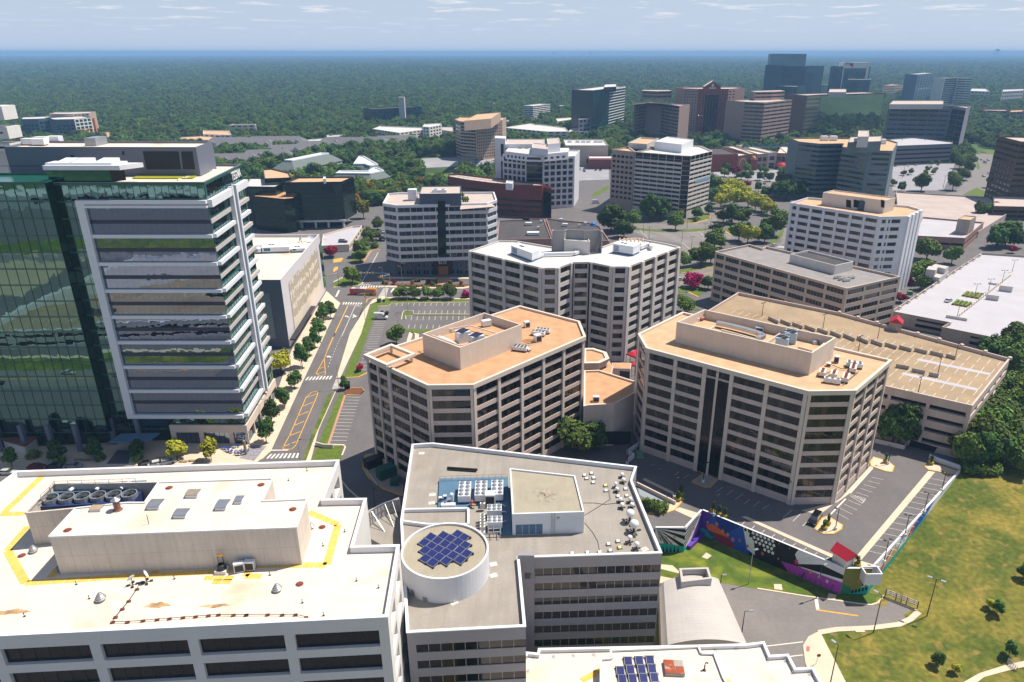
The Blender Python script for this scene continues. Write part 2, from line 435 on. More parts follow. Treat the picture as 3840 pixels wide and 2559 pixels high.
SHADEIN=mat('dark_interior','14120f',.9,0,fine=False)
YELLOW=mat('yellow_paint','e8b33a',.7,.1,.8)
YELLOWPAD=mat('yellow_walkway_pad','e0b85a',.8,.08,.5,grid=(2.1,30,.05,.25))
ORANGE=mat('orange_line_paint','e3a636',.8,.12,.6)
WHITEPAINT=mat('white_line_paint','d8d4cc',.8,.12,.6)
RED=mat('red_metal','b01f33',.45,.05,.5,grid=(.5,40,.02,.08))
ASPHALT=mat('asphalt','666364',.92,.10,.12,stain=(.05,.35,'6b6868'),streak=(.5,.06,.12))
ASPHALT2=mat('worn_asphalt','7b7673',.92,.10,.12,stain=(.06,.3,'7f7a76'))
ASPHALT3=mat('pale_lot','96949a',.92,.07,.1,stain=(.05,.3,'b9b6b8'))
CONC=mat('concrete_paving','cfbea8',.9,.06,.3,grid=(1.6,1.6,.02,.12),stain=(.15,.2,'b8a58c'))
KERB=mat('kerb_concrete','d8c6ae',.9,.06,.4)
YKERB=mat('yellow_kerb','d9a445',.8,.1,.6)
BRICKPAVE=mat('brick_paving','b98d76',.9,.1,.6,grid=(.5,.25,.02,.25))
DECK=mat('garage_deck_concrete','a08b6f',.92,.12,.12,stain=(.06,.65,'84694c'),streak=(.35,.05,.5,R(62)))
DECKW=mat('white_garage_deck','b2b0b6',.85,.05,.1,stain=(.05,.2,'b9b4b6'),grid=(30,9,.05,.06))
DECKG=mat('grey_deck','b3a6a0',.9,.08,.1,stain=(.08,.3,'9a8c84'))
OLDCONC=mat('weathered_concrete','a89d94',.92,.10,.25,streak=(1.4,.1,.55),stain=(.2,.3,'8a7d72'))
GRASS=mat('lawn','4b611c',.95,.22,.5,alt=('7c8128',.12,.45,.68),bump=.4)
GRASSB=mat('bright_lawn','576a22',.95,.2,.6,bump=.3)
DRYGRASS=mat('dry_field_grass','4d5a18',.95,.32,.9,alt=('82782f',.08,.42,.66),stain=(.45,.7,'9a7d45'),bump=.7)
EARTH=mat('bare_earth','a8794a',.95,.15,.5)
MULCH=mat('mulch','6e4632',.95,.2,1)
FORESTFLOOR=mat('forest_floor','34481f',.95,.3,.02,alt=('456028',.01,.4,.6))
BRICKRED=mat('red_brick','8e4a40',.85,.08,.3,grid=(3,1.2,.03,.12))
BRICKPINK=mat('pinkish_stone','9c7a72',.8,.08,.3)
BROWN=mat('brown_metal','6f3028',.5,.06,.3)
SIDING=mat('cream_siding','dbd6cc',.7,.04,.4,grid=(40,.9,.03,.1))
SHINGLE=mat('grey_shingles','6d6c70',.9,.1,.5,grid=(1.2,.5,.03,.15))
SHINGLEG=mat('green_grey_shingles','6a7472',.9,.08,.4,grid=(1.2,.5,.03,.12))
G_BRONZE=glass('bronze_glass','060504',.0,.02,.02,(.15,'4a3c2c'))
G_BROWN=glass('brown_blind_glass','090705',.02,.03,.02,(.65,'87735c'))
G_DARK=glass('dark_glass','040507',.01,.02,.02,(.12,'2a2c30'))
G_TEGNA=glass('mirror_green_glass','030c0e',.50,.0,.016,(.05,'2a5a50'),.3,'86b0b0')
G_TEGNA2=glass('mirror_glass','070a12',.48,.0,.016,(.06,'303848'),.3,'a8bcd8')
G_GREENDK=glass('dark_green_glass','020807',.04,.0,.05,(.1,'0a2a22'),.3,'9fd8c2')
G_BLUE=glass('blue_glass','060c16',.08,.02,.03,(.2,'22384a'),.3,'cfe4f2')
G_TEALFAR=glass('far_teal_glass','0a3844',.10,.05,.02,(.2,'1d4a58'),.2,'a8d8e0')
G_MIRRORFAR=glass('far_mirror_glass','10181c',.55,.01,.12,(.1,'30484a'),.1,'d8e4e0')
# buildings close to the viewpoint
def TZ(kb,kt,z=0):
 b=P(*kb,z);return YZ(*kt,b[1])[2]
def isect(a,b,c,d):
 x1,y1,x2,y2,x3,y3,x4,y4=a[0],a[1],b[0],b[1],c[0],c[1],d[0],d[1]
 D=(x1-x2)*(y3-y4)-(y1-y2)*(x3-x4);A=x1*y2-y1*x2;B=x3*y4-y3*x4
 return V3(((A*(x3-x4)-(x1-x2)*B)/D,(A*(y3-y4)-(y1-y2)*B)/D,0))
LOW=-6.5
# white office block, lower left
ZW=30.0
wp=Q('q 1297 1003 1400 368 995 378; l 1112 1455 735 1462 872 1118; k 145 1098',ZW)
wF=isect(wp[0],P('p',0,1170,ZW),wp[6],P('k',0,1205,ZW))
W=Bld('white_office','white concrete office block with broad cream roof and deep dark window bands, lower left corner',[wF]+wp,0,ZW,WHITE,G_BRONZE,mull=DMT)
nb=round((wp[0]-wF).length/14)
W.facade(0,bays(nb,1.5,12.4),floors(6,1.45,2.95,1.2,2.2),depth=.55,panes=6,mw=.07)
W.facade(1,bays(2,3,6),floors(6,1.65,2.75,1.2,2.4),depth=1.2,panes=2)
W.plain(2);W.plain(3);W.plain(4);W.facade(5,bays(2,3.5,8),floors(6,1.65,2.75,1.2,2.4),depth=1.2,panes=2);W.plain(6);W.plain(7)
W.roof(CREAMROOF,1.0,.45,WMT)
RW=ZW-1.0
pads=MB()
def padline(k,pts,w,n):
 for(a,b),m_ in zip(zip(pts,pts[1:]),n):
  A,Bq=P(k,*a,RW),P(k,*b,RW);t=(Bq-A).normalized();nn=V3((-t[1],t[0],0))*w/2;L_=(Bq-A).length
  for q in range(m_):
   u0,u1=L_*q/m_+.05,L_*(q+1)/m_-.05
   pads.face([p+V3((0,0,.012))for p in(A+t*u0-nn,A+t*u1-nn,A+t*u1+nn,A+t*u0+nn)])
padline('p',[(245,200),(65,415),(225,700),(1240,632),(2040,590)],1.25,(5,5,9,7))
padline('q',[(130,545),(760,540),(860,185),(600,75)],1.25,(6,5,4))
padline('k',[(375,1135),(40,1455)],1.25,(5,));padline('k',[(0,1472),(225,1468)],1.2,(2,))
padline('p',[(1380,570),(1355,610)],1.2,(1,));padline('p',[(520,560),(440,650)],1.2,(1,));padline('p',[(1790,655),(2050,655)],1.0,(3,));padline('p',[(1860,690),(2030,685)],1.0,(2,))
padline('q',[(130,545),(40,640),(190,640)],1.1,(1,1))
pads.build('walkway_pad',YELLOWPAD,W.e)
def blob(mb,c,rx,ry,rot,z,n=26,jag=.25,seed=0):
 rr=random.Random(seed);pts=[]
 for i in range(n):
  a=6.28318*i/n;k=1-jag*rr.random()
  x,y=rx*k*math.cos(a),ry*k*math.sin(a)
  pts.append((c[0]+x*math.cos(rot)-y*math.sin(rot),c[1]+x*math.sin(rot)+y*math.cos(rot),z))
 mb.poly(pts)
STAIN=mat('dried_puddle_stain','9a7a54',.9,.15,.5,alt=('c0a47e',.5,.4,.62))
for i,(x,y,a,b)in enumerate(((1370,895,2.3,.75),(1880,900,2.4,.55),(120,950,3,.7))):
 st=MB();blob(st,P('p',x,y,RW),a,b,.08,RW+.006,seed=i+3,jag=.5);st.build('puddle_stain',STAIN,W.e)
zp=36.1
pp=Q('p 430 292; q 495 210; l 585 1458 195 1475 285 1277; k 1392 1193 1270 1372 1112 1372 662 1420',zp)
PENT=mat('stained_panel_wall','cfc5b9',.7,.05,.3,grid=(2.6,3.6,.035,.25),streak=(2,.2,.25))
ph=MB()
pc=ccw(pp)
for i in range(len(pc)):
 a,b=pc[i],pc[(i+1)%len(pc)];ph.face([(a[0],a[1],RW),(b[0],b[1],RW),(b[0],b[1],zp),(a[0],a[1],zp)])
po=ph.build('penthouse',PENT,W.e)
MB().poly(pc,zp-.15).build('penthouse_roof',CREAMROOF,po)
ed=MB()
for i in range(len(pc)):
 a,b=pc[i],pc[(i+1)%len(pc)];ed.bar((a[0],a[1],zp),(b[0],b[1],zp),.22)
ed.build('penthouse_edge',WMT,po)
wz=35.2
wpoly=Q('p 222 88; k 660 1424 1112 1378 1268 1376 1392 1196 465 1212',wz)
wl_=MB();wc=ccw(wpoly)
for i in range(len(wc)):
 a,b=wc[i],wc[(i+1)%len(wc)]
 wl_.face([(a[0],a[1],RW),(b[0],b[1],RW),(b[0],b[1],wz),(a[0],a[1],wz)])
 wl_.bar((a[0],a[1],wz),(b[0],b[1],wz),.3)
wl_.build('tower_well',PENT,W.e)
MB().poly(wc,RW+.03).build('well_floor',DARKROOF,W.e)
def fan_unit(name,label,cat,c,size,rot,nx,ny,fr,group=None,body=None,fan=None,dome=False,legs=.35,ring=.28):
 """a rooftop fan unit: body on a low frame, rows of fans on top"""
 t=thing(name,label,cat,(c[0],c[1],c[2]),rot,group)
 o=V3((c[0],c[1],c[2]))
 b=MB().box(o+V3((0,0,legs)),size);b.build('body',body or WMT,t)
 if legs>.1:
  for sx_ in(-1,1):MB().box(o+V3((sx_*(size[0]/2-.1),0,0)),(.12,size[1]*.96,legs)).build('base_rail',DMT,t)
 for i in range(nx):
  for j in range(ny):
   p=o+V3(((i+.5)/nx*size[0]-size[0]/2,(j+.5)/ny*size[1]-size[1]/2,legs+size[2]))
   f=MB()
   if dome:f.lathe(p,[(fr,0.0),(fr*.98,.12),(fr*.7,.3),(0,.36)],12,0)
   else:
    f.lathe(p,[(fr*1.02,0),(fr*1.02,ring),(fr*.9,ring),(fr*.9,.05),(0,.05)],14,0)
    for q in range(5):
     a=q*1.2566;f.face([p+V3((math.cos(a)*.1,math.sin(a)*.1,ring*.5)),p+V3((math.cos(a-.35)*fr*.85,math.sin(a-.35)*fr*.85,ring*.4)),p+V3((math.cos(a+.3)*fr*.85,math.sin(a+.3)*fr*.85,ring*.75))],1)
    f.lathe(p,[(.14*fr+.05,0),(.14*fr+.05,ring*.8),(0,ring*.85)],8,1)
   f.build('fan',[fan or GREYMETAL,DMT],t,smooth=False)
 return t
NAVY=mat('navy_tower_casing','2c3a66',.5,.1,.4,grid=(4.2,30,.06,.35))
ca,cb=P('k',450,1335,34.3),P('k',1130,1300,34.3)
ctr=(ca+cb)/2;rotc=math.atan2((cb-ca)[1],(cb-ca)[0])
ctr=V3((ctr[0],ctr[1],RW+.05))
fan_unit('cooling_tower','long navy cooling tower with six big round fans in the white roof well','cooling tower',ctr,((cb-ca).length*1.22,3.4,4.2),rotc,6,1,1.25,body=NAVY,fan=GREYMETAL,legs=.6,ring=.75)
ctb=ctr+V3((-math.sin(rotc),math.cos(rotc),0))*3.4
t=thing('plenum_duct','blue-grey duct casing with white pipes behind the six cooling tower fans','duct',ctb)
MB().box(ctb+V3((0,0,0)),((cb-ca).length*1.16,2.6,5.0),rotc).build('casing',BLUEGREY,t)
for q in(-.3,.05,.38):
 c0=ctb+V3((math.cos(rotc),math.sin(rotc),0))*q*(cb-ca).length+V3((0,0,5.0))
 mbp=MB();mbp.tube([c0+V3((0,1.2,.3)),c0+V3((0,-.6,.5)),c0+V3((-.4,-1.6,.3))],.32,8);mbp.build('pipe',WMT,t)
rail=MB();rpts=Q('k 350 1300 430 1232 470 1180 1185 1155 1195 1192',36.4)
rp2=[V3((p[0],p[1],35.2))for p in rpts]
for a,b in zip(rp2,rp2[1:]):
 n_=max(1,int((b-a).length/2))
 for h_ in(.55,1.1):rail.bar(a+V3((0,0,h_)),b+V3((0,0,h_)),.06)
 for q in range(n_+1):
  c0=a+(b-a)*q/n_;rail.bar(c0,c0+V3((0,0,1.1)),.06)
tag(rail.build('guard_rail',STEEL),'grey steel guard rail round the cooling tower well on the cream roof','railing')
def vent(k,x,y,z,label,sc=1.0):
 c=P(k,x,y,z);t=thing('roof_vent',label,'roof vent',c,0,'round ribbed vents on the cream roof')
 m_=MB().lathe(c,[(.5*sc,0),(.5*sc,.35*sc)],14);m_.build('curb',CREAMROOF,t)
 d=MB()
 for q in range(4):
  r0=(.78-.14*q)*sc;d.lathe(c,[(r0*.8,(.35+.24*q)*sc),(r0,(.38+.24*q)*sc),(r0*.98,(.5+.24*q)*sc),(r0*.75,(.58+.24*q)*sc)],14)
 d.lathe(c,[(.3*sc,1.3*sc),(0,1.42*sc)],14);d.build('cowl',STEEL,t,smooth=True)
vent('p',888,850,RW,'ribbed round roof vent on the open cream roof left of the dishes',1.0)
vent('q',330,765,RW,'ribbed round roof vent on the cream roof near the front edge',.95)
vent('p',298,425,RW,'ribbed round roof vent in the shade beside the tower well',.9)
vent('q',625,215,RW,'ribbed round roof vent against the penthouse right end wall',.8)
def skylight(x,y,label,w,d,m_,h=.5,k='k',z=zp-.15,rot=.03):
 c=P(k,x,y,z);t=thing('roof_hatch',label,'roof hatch',c,rot,'metal hatches on the penthouse roof')
 MB().box(c,(w,d,h)).build('curb',WMT,t)
 b=MB();o=c+V3((0,0,h))
 for q in range(6):
  a0,a1=math.pi*q/6,math.pi*(q+1)/6
  b.face([o+V3((-w*.55,math.cos(a)*d*.56,math.sin(a)*.28))for a in(a0,a1)][::-1]+[o+V3((w*.55,math.cos(a)*d*.56,math.sin(a)*.28))for a in(a0,a1)])
 b.build('lid',m_,t)
skylight(1370,1400,'silver-blue roof hatch nearest the cooling tower on the penthouse',1.9,2.2,STEEL)
skylight(1598,1480,'silver-blue roof hatch furthest forward on the penthouse',1.9,1.9,STEEL)
skylight(1958,1405,'tall silver-blue roof hatch on the right half of the penthouse',1.7,2.3,STEEL)
skylight(2105,1360,'smallest silver-blue roof hatch, right end of the penthouse',1.2,1.6,STEEL)
skylight(1700,1305,'grey-brown roof hatch at the back of the penthouse roof',1.9,1.8,mat('dull_hatch','8c8378',.7,.1,1))
skylight(855,1430,'tan roof hatch at the rim of the tower well',1.7,1.4,mat('tan_hatch','a4937a',.7,.1,1),.3)
c=P('k',1035,1435,zp-.15);t=thing('exhaust_stack','rusty brown exhaust stack with cone cap beside the tower well','chimney',c)
MB().lathe(c,[(.75,0),(.5,.3),(.5,1.6)],14).build('stack',mat('rust_brown','7a5548',.7,.15,1),t)
MB().lathe(c,[(.3,1.6),(.3,1.9),(.75,1.9),(.05,2.4),(0,2.4)],14).build('cap',STEEL,t)
def dish(k,x,y,z,label,r,az,el,group='satellite dishes',foot=True,m_=None,h=1.2):
 c=P(k,x,y,z);t=thing('satellite_dish',label,'satellite dish',c,0,group)
 d=V3((math.cos(az)*math.cos(el),math.sin(az)*math.cos(el),math.sin(el)))
 ux=d.cross(V3((0,0,1))).normalized();uy=ux.cross(d);o=c+V3((0,0,h));b=MB()
 prof=[(0,0),(.5,.06),(.85,.17),(1,.25)]
 for(r0,d0),(r1,d1)in zip(prof,prof[1:]):
  for q in range(14):
   a0,a1=6.28318*q/14,6.28318*(q+1)/14
   pts=[o+(ux*math.cos(a)+uy*math.sin(a))*rr*r+d*dd*r for a,rr,dd in((a0,r0,d0),(a1,r0,d0),(a1,r1,d1),(a0,r1,d1))]
   b.face(pts[1:]if r0==0 else pts)
 b.build('reflector',m_ or WMT,t,smooth=True)
 b=MB();b.tube([c,o-d*.1],.06,6)
 if foot:
  for q in range(4):
   a=q*1.5708+.4;b.bar(c+V3((0,0,.04)),c+V3((math.cos(a)*r*1.1,math.sin(a)*r*1.1,.04)),.08);b.box(c+V3((math.cos(a)*r,math.sin(a)*r,0)),(.45,.4,.14),a)
 b.tube([o,o+d*r*.9],.025,5);b.build('mount',DMT,t)
dish('p',1165,715,RW,'white satellite dish facing left on ballast feet, cream roof',.62,2.6,.5)
dish('p',1290,690,RW,'white satellite dish facing right beside another dish, cream roof',.62,.5,.4,h=1.5)
def acbox(c,rot,label,name='air_conditioner',size=(1.3,.7,1.3),group=None,m_=None):
 t=thing(name,label,'air conditioner',c,rot,group)
 MB().box(V3(c)+V3((0,0,.15)),size).build('casing',m_ or WMT,t)
 g=MB();y=-size[1]/2-.004;o=V3(c)
 g.face([o+V3((-size[0]*.42,y,.25)),o+V3((size[0]*.42,y,.25)),o+V3((size[0]*.42,y,size[2]*.9)),o+V3((-size[0]*.42,y,size[2]*.9))])
 g.build('grille',DMT,t)
 for s_ in(-1,1):MB().box(o+V3((s_*size[0]*.4,0,0)),(.12,size[1]*1.1,.15)).build('foot',DMT,t)
 return t
acbox(P('p',2105,598,RW),.35,'white air conditioner tilted left, one of a pair under the penthouse wall',size=(1.5,.8,1.6))
acbox(P('p',2200,580,RW),.0,'white air conditioner set straight, one of a pair under the penthouse wall',size=(1.5,.8,1.6))
c=P('p',1950,600,RW);t=thing('exhaust_fan','rooftop exhaust fan with dark round cowl on a white curb by the penthouse','exhaust fan',c)
MB().box(c,(1.7,1.5,.6)).build('curb',WMT,t);MB().lathe(c,[(.75,.6),(.6,1.0),(.6,1.3),(.4,1.5)],14).build('cowl',DMT,t)
b=MB();[b.bar(c+V3((q,.2,1.3)),c+V3((q,.2,2.9)),.07)for q in(-.4,.4)];b.build('frame',DMT,t);MB().box(c+V3((0,.2,2.9)),(1,.25,.25)).build('beacon',ORANGE,t)
c=P('p',680,590,RW);t=thing('louvre_box','long blue-grey louvre box at the foot of the penthouse wall','louvre box',c,.06)
MB().box(c+V3((0,0,.25)),(5.6,.8,.8)).build('casing',BLUEGREY,t);MB().box(c,(5.2,.5,.25)).build('plinth',DMT,t)
def mast(x,y0,y1,label):
 b_=P('p',x,y1,RW);t=thing('lightning_rod',label,'antenna',b_,0,'rods on the penthouse wall')
 top=YZ('p',x-50,y0,b_[1]);top=V3((b_[0],b_[1],top[2]))
 MB().tube([b_,top],.05,6).build('rod',DMT,t);MB().box(b_,(.3,.3,.2)).build('clamp',DMT,t)
mast(1385,100,500,'tall dark rod fixed to the middle of the penthouse front wall')
mast(805,260,530,'short dark rod fixed to the left of the penthouse front wall')
pr=MB();bl=[]
run=[(1235,700),(1205,760),(1132,865),(1075,935),(1015,1006),(990,1050),(1120,1050),(1256,1038),(1380,1028),(1488,1020),(1607,1010),(1718,1002),(1830,993),(1918,986),(2050,988),(2162,988)]
rw=[P('p',x,y,RW)for x,y in run]+[P('q',x,y,RW)for x,y in((57,987),(243,985),(372,987),(488,985),(582,1008))]
t=thing('roof_pipe','long thin pipe run with right-angle bend on the cream roof front','pipe',rw[5])
MB().tube([p+V3((0,0,.28))for p in rw],.045,6).build('pipe',DMT,t)
BLK=mat('rust_block','7d4438',.9,.2,2)
for p in rw[1:]:MB().box(p,(.55,.35,.25),.2).build('support_block',BLK,t)
for i,(k,x,y)in enumerate((('q',522,708),('q',720,208),('q',462,52),('p',592,235),('p',190,458),('k',1482,1242),('k',2290,1215))):
 z_=zp-.15 if(k,x)in(('p',592),('k',1482),('k',2290),('q',462))else RW
 c=P(k,x,y,z_)
 lab=('rusty round roof drain near the front vent','dark round roof drain inside the yellow pad corner','dark round roof drain at the penthouse right end','rusty round drain at the penthouse front left corner','rusty round roof drain by the shaded vent','rusty round drain behind the penthouse hatches','rusty round drain at the penthouse back right')[i]
 t=tag(MB().lathe(c,[(.62,.0),(.6,.03),(.38,.05),(.36,.16),(0,.18)],14).build('roof_drain',BLK),lab,'roof drain','roof drains')
for i,(k,x,y)in enumerate((('q',918,250),('q',728,373),('q',262,630),('q',1022,680),('q',1215,742),('q',547,873),('q',733,985),('p',670,712),('p',783,836),('p',215,992),('p',1530,662),('l',588,1210),('l',425,1295))):
 c=P(k,x,y,RW);b=MB();b.lathe(c,[(.2,0),(.18,.04),(.05,.06),(.05,.5),(.09,.52),(.09,.6),(0,.62)],8)
 tag(b.build('roof_anchor',DMT),'small dark roof anchor post standing on the cream membrane roof','roof anchor','roof anchors')
W.finish()
# grey office with the radomes, bottom centre
ZG=18.0;RG=ZG-.8
gp=Q('q 1462 1140; r 402 1085 345 480 1598 440; m 2035 478 2078 356 285 148 105 160 5 830',ZG)
GREYW=mat('grey_stone_panel','908e92',.8,.04,.25,grid=(3.2,20,.02,.15),streak=(1.5,.15,.1))
G=Bld('grey_office','grey panelled office with ribbon windows, weathered flat roof and white domes on top',gp,LOW,ZG,GREYW,G_BRONZE,mull=mat('pale_mullion','9a948c',.5,0))
G.facade(0,[(.9,0),(12,1),(.01,0)],floors(6,1.8,1.75,1.4,2.6),depth=.15,panes=9)
G.plain(1)
fl=(gp[3]-gp[2]).length;off_=(P('r',478,482,ZG)-gp[2]).length
G.facade(2,[(off_,0),(fl-off_-.15,1),(.15,0)],floors(6,1.8,1.75,1.4,2.6),depth=.15,panes=14)
for i in range(3,9):G.plain(i)
G.roof(GREYROOF,.8,.4,WMT)
b=MB();x0,x1=gp[2],P('r',478,482,ZG);t_=(x1-x0).normalized();n_=V3((t_[1],-t_[0],0))
b.prism([x0-n_*.8,x0+n_*.35,x1+n_*.35,x1-n_*.8],LOW,ZG+.9);sl_=b.build('stair_tower',GREYW,G.e)
w0=x0+n_*.356+t_*1.0;w1=w0+t_*1.9
MB().face([(w0[0],w0[1],13.6),(w1[0],w1[1],13.6),(w1[0],w1[1],15),(w0[0],w0[1],15)]).build('window',G_BLUE,sl_)
zq=TZ(('m',985,955),('m',985,770),RG)
gq=Q('m 985 770 1617 750 1537 430 962 366',zq)
b=MB();gc=ccw(gq)
for i in range(4):
 a,c=gc[i],gc[(i+1)%4];b.face([(a[0],a[1],RG),(c[0],c[1],RG),(c[0],c[1],zq),(a[0],a[1],zq)])
go=b.build('penthouse',WMT,G.e)
STAINROOF=mat('stained_roof','a09886',.9,.08,.3,streak=(.9,.2,.35))
MB().poly(offset(gc,.3),zq-.35).build('penthouse_roof',STAINROOF,go)
b=MB();inn=offset(gc,.3)
for i in range(4):
 j=(i+1)%4
 b.face([(gc[i][0],gc[i][1],zq),(gc[j][0],gc[j][1],zq),(inn[j][0],inn[j][1],zq),(inn[i][0],inn[i][1],zq)])
 b.face([(inn[j][0],inn[j][1],zq-.35),(inn[i][0],inn[i][1],zq-.35),(inn[i][0],inn[i][1],zq),(inn[j][0],inn[j][1],zq)])
b.build('parapet',WMT,go)
b=MB();c=P('m',1272,605,zq-.35);rr_=random.Random(5)
ring_=[]
for i in range(90):
 a=6.28318*i/90;k_=1.3+1.5*rr_.random()**3;ring_.append((c[0]+math.cos(a)*k_*1.15,c[1]+math.sin(a)*k_*1.2,zq-.345))
b.poly(ring_);b.build('drain_stain',mat('drain_stain','7a7163',.95,.25,2,alt=('a09886',.8,.35,.55)),go)
MB().lathe(c,[(.25,0),(.2,.08),(0,.1)],10).build('drain',mat('rust_drain','8a5a3a',.9,.1,1),go)
fa,fb=gc[0],gc[1]
b=MB();tt=(fb-fa).normalized();nn=V3((tt[1],-tt[0],0))*.02
Lf=(fb-fa).length
for q in range(4):
 u0=Lf*(.045+.095*q);u1=u0+Lf*.09
 b.face([fa+tt*u0+nn+V3((0,0,RG+.1-zq)),fa+tt*u1+nn+V3((0,0,RG+.1-zq)),fa+tt*u1+nn+V3((0,0,RG+2.4-zq)),fa+tt*u0+nn+V3((0,0,RG+2.4-zq))])
b.build('louvre',BLUEGREY,go)
b=MB()
for q in(.545,.59):b.bar(fa+tt*Lf*q+nn*5+V3((0,0,RG+.3-zq)),fa+tt*Lf*q+nn*5,.06)
for q in range(9):b.bar(fa+tt*Lf*.545+nn*5+V3((0,0,RG+.5-zq+q*.5)),fa+tt*Lf*.59+nn*5+V3((0,0,RG+.5-zq+q*.5)),.045)
b.build('ladder',STEEL,go)
b=MB();v0=fa+tt*Lf*.62+nn+V3((0,0,RG+3.4-zq));b.face([v0,v0+tt*.5,v0+tt*.5+V3((0,0,.6)),v0+V3((0,0,.6))]);b.build('vent_grille',GREYMETAL,go)
b=MB();tp=Q('m 25 750 600 740 600 880 240 880 15 850',RG+.05)
for i in range(len(tp)):b.bar(tp[i]+V3((0,0,.35)),tp[(i+1)%len(tp)]+V3((0,0,.35)),.45,h=.7)
b.build('low_kerb_wall',WMT,G.e)
cyr0,cyr1=P('m',12,1077,0),P('m',778,1077,0)
cz=TZ(('m',400,1522),('m',400,1308),RG)
cl,cr_=P('m',12,1077,cz),P('m',778,1077,cz);cc=(cl+cr_)/2;cr0=(cr_-cl).length/2
b=MB().lathe((cc[0],cc[1],0),[(cr0,RG),(cr0,cz),(cr0-.35,cz),(cr0-.35,cz-.5)],64)
dr=b.build('round_penthouse',mat('white_round_wall','d8d8dc',.55,.03,.15,grid=(60,2.6,.02,.06)),G.e,smooth=False)
MB().poly([(cc[0]+(cr0-.3)*math.cos(i/10.186),cc[1]+(cr0-.3)*math.sin(i/10.186),cz-.45)for i in range(64)]).build('round_roof',STAINROOF,dr)
b=MB()
for a0,z0_,w_ in((-2.35,1.2,.12),(-2.0,.9,.12)):
 p0=[(cc[0]+(cr0+.03)*math.cos(a0+q),cc[1]+(cr0+.03)*math.sin(a0+q))for q in(0,w_)]
 b.face([(*p0[0],RG),(*p0[1],RG),(*p0[1],RG+z0_),(*p0[0],RG+z0_)])
b.build('access_panel',GREYMETAL,dr)
def solar(c,rot,label,name='solar_panel',s=(1.75,1.65),tilt=.16,group='',kx=6,ky=6):
 t=thing(name,label,'solar panel',c,rot,group)
 o=V3(c)+V3((0,0,.25));b=MB();f=MB()
 dz=math.tan(tilt)*s[1]/2
 def q(u,v,h=0):return o+V3((u*s[0]/2,v*s[1]/2,v*dz+.15+h))
 b.face([q(-1,-1),q(1,-1),q(1,1),q(-1,1)]);b.build('panel',CELL,t)
 for a,c2 in(((-1,-1),(1,-1)),((1,-1),(1,1)),((1,1),(-1,1)),((-1,1),(-1,-1))):f.bar(q(*a),q(*c2),.07)
 f.build('frame',STEEL,t)
 g=MB()
 for u,v in((-1,-1),(1,-1),(1,1),(-1,1)):g.box(V3(c)+V3((u*s[0]*.5,v*s[1]*.5,0)),(.34,.3,.22 if v<0 else.42))
 g.build('ballast',DMT,t)
 return t
CELL=mat('solar_cells','23285a',.25,.06,.8,grid=(.29,.29,.03,-.6),spec=.8)
pan=[(270,970),(330,1003),(395,1033),(455,1060),(525,1085),(583,1115),(380,957),(440,985),(510,1015),(570,1043),(505,945),(562,975),(213,1020),(275,1050),(335,1078),(400,1105),(463,1132),(528,1170),(220,1088),(280,1118),(342,1147),(405,1180),(222,1160),(287,1195)]
p0=None
sv=(P('m',330,1003,cz)-P('m',270,970,cz));srot=math.atan2(sv[1],sv[0])+.0
slen=sv.length
for x,y in pan:
 c=P('m',x,y,cz-.1);c[2]=cz-.45
 if p0 is None:p0=solar(c,srot,'dark blue solar panel of the staggered array on the round white penthouse',s=(slen*.93,slen*.86),group='solar panels on the round penthouse')
 else:dup(p0,c,srot)
dk=Q('m 335 735 345 478 945 462 985 955 870 955 860 720 640 690 560 735',RG)
b=MB();b.prism(dk,RG+.002,RG+.5);b.build('plant_deck',BLUEGREY,G.e)
UG='fan units on the blue plant deck'
RD=RG+.5
gv=P('m',600,520,RD+2)-P('m',610,700,RD+2)
for i,(x,y,l)in enumerate(((567,520,'left'),(711,512,'middle'),(853,505,'right'))):
 c=P('m',x,y+25,RD+1.9);c[2]=RD
 fan_unit('condenser','white condenser unit with eight round fans, %s of three on the blue plant deck'%l,'condenser',c,(2.5,5.4,1.5),.03,2,4,.52,UG,body=WMT,dome=True,fan=STEEL)
for i,(x,y,l)in enumerate(((828,700,'behind'),(832,802,'in front'))):
 c=P('m',x,y+20,RD+1.5);c[2]=RD
 fan_unit('condenser','white condenser with six round fans, %s of two, by the white penthouse box'%l,'condenser',c,(2.9,2.1,1.4),.04,3,2,.42,UG,body=WMT,dome=True,fan=STEEL)
for i,y in enumerate((655,755,780,805,832,858,905)):
 c=P('m',724,y+14,RD+1.4);c[2]=RD
 fan_unit('heat_pump',('rearmost','second','third','fourth','fifth','sixth','front')[i]+' cream heat pump in the single row of fans on the plant deck','heat pump',c,(1.0,.62,1.1),.02,1,1,.28,'row of heat pumps',body=SIDING,fan=GREYMETAL,ring=.1,legs=.2)
acbox(P('m',792,668,RD),0,'big white air handler box between the condensers on the plant deck','air_handler',(2.1,1.8,2.2))
c=P('m',456,655,RD);tag(MB().lathe(c,[(.4,0),(.4,1.7),(.3,1.85),(0,1.9)],14).build('water_tank',WMT),'upright white cylinder tank on the blue plant deck','tank')
c=P('m',425,705,RD);t=thing('air_handler','low white air handler lying at the front of the blue deck','air handler',c,.03)
MB().box(c,(2.9,.9,.7)).build('casing',WMT,t);MB().tube([c+V3((-.7,.3,.7)),c+V3((-.3,.8,1.1)),c+V3((.5,1.1,1.2))],.22,8).build('duct',STEEL,t)
for i,(x,y)in enumerate(((355,655),(395,640))):
 acbox(P('m',x,y,RD),.2,('left','right')[i]+' of two little white units at the left end of the blue deck','pump_unit',(.7,.6,.8))
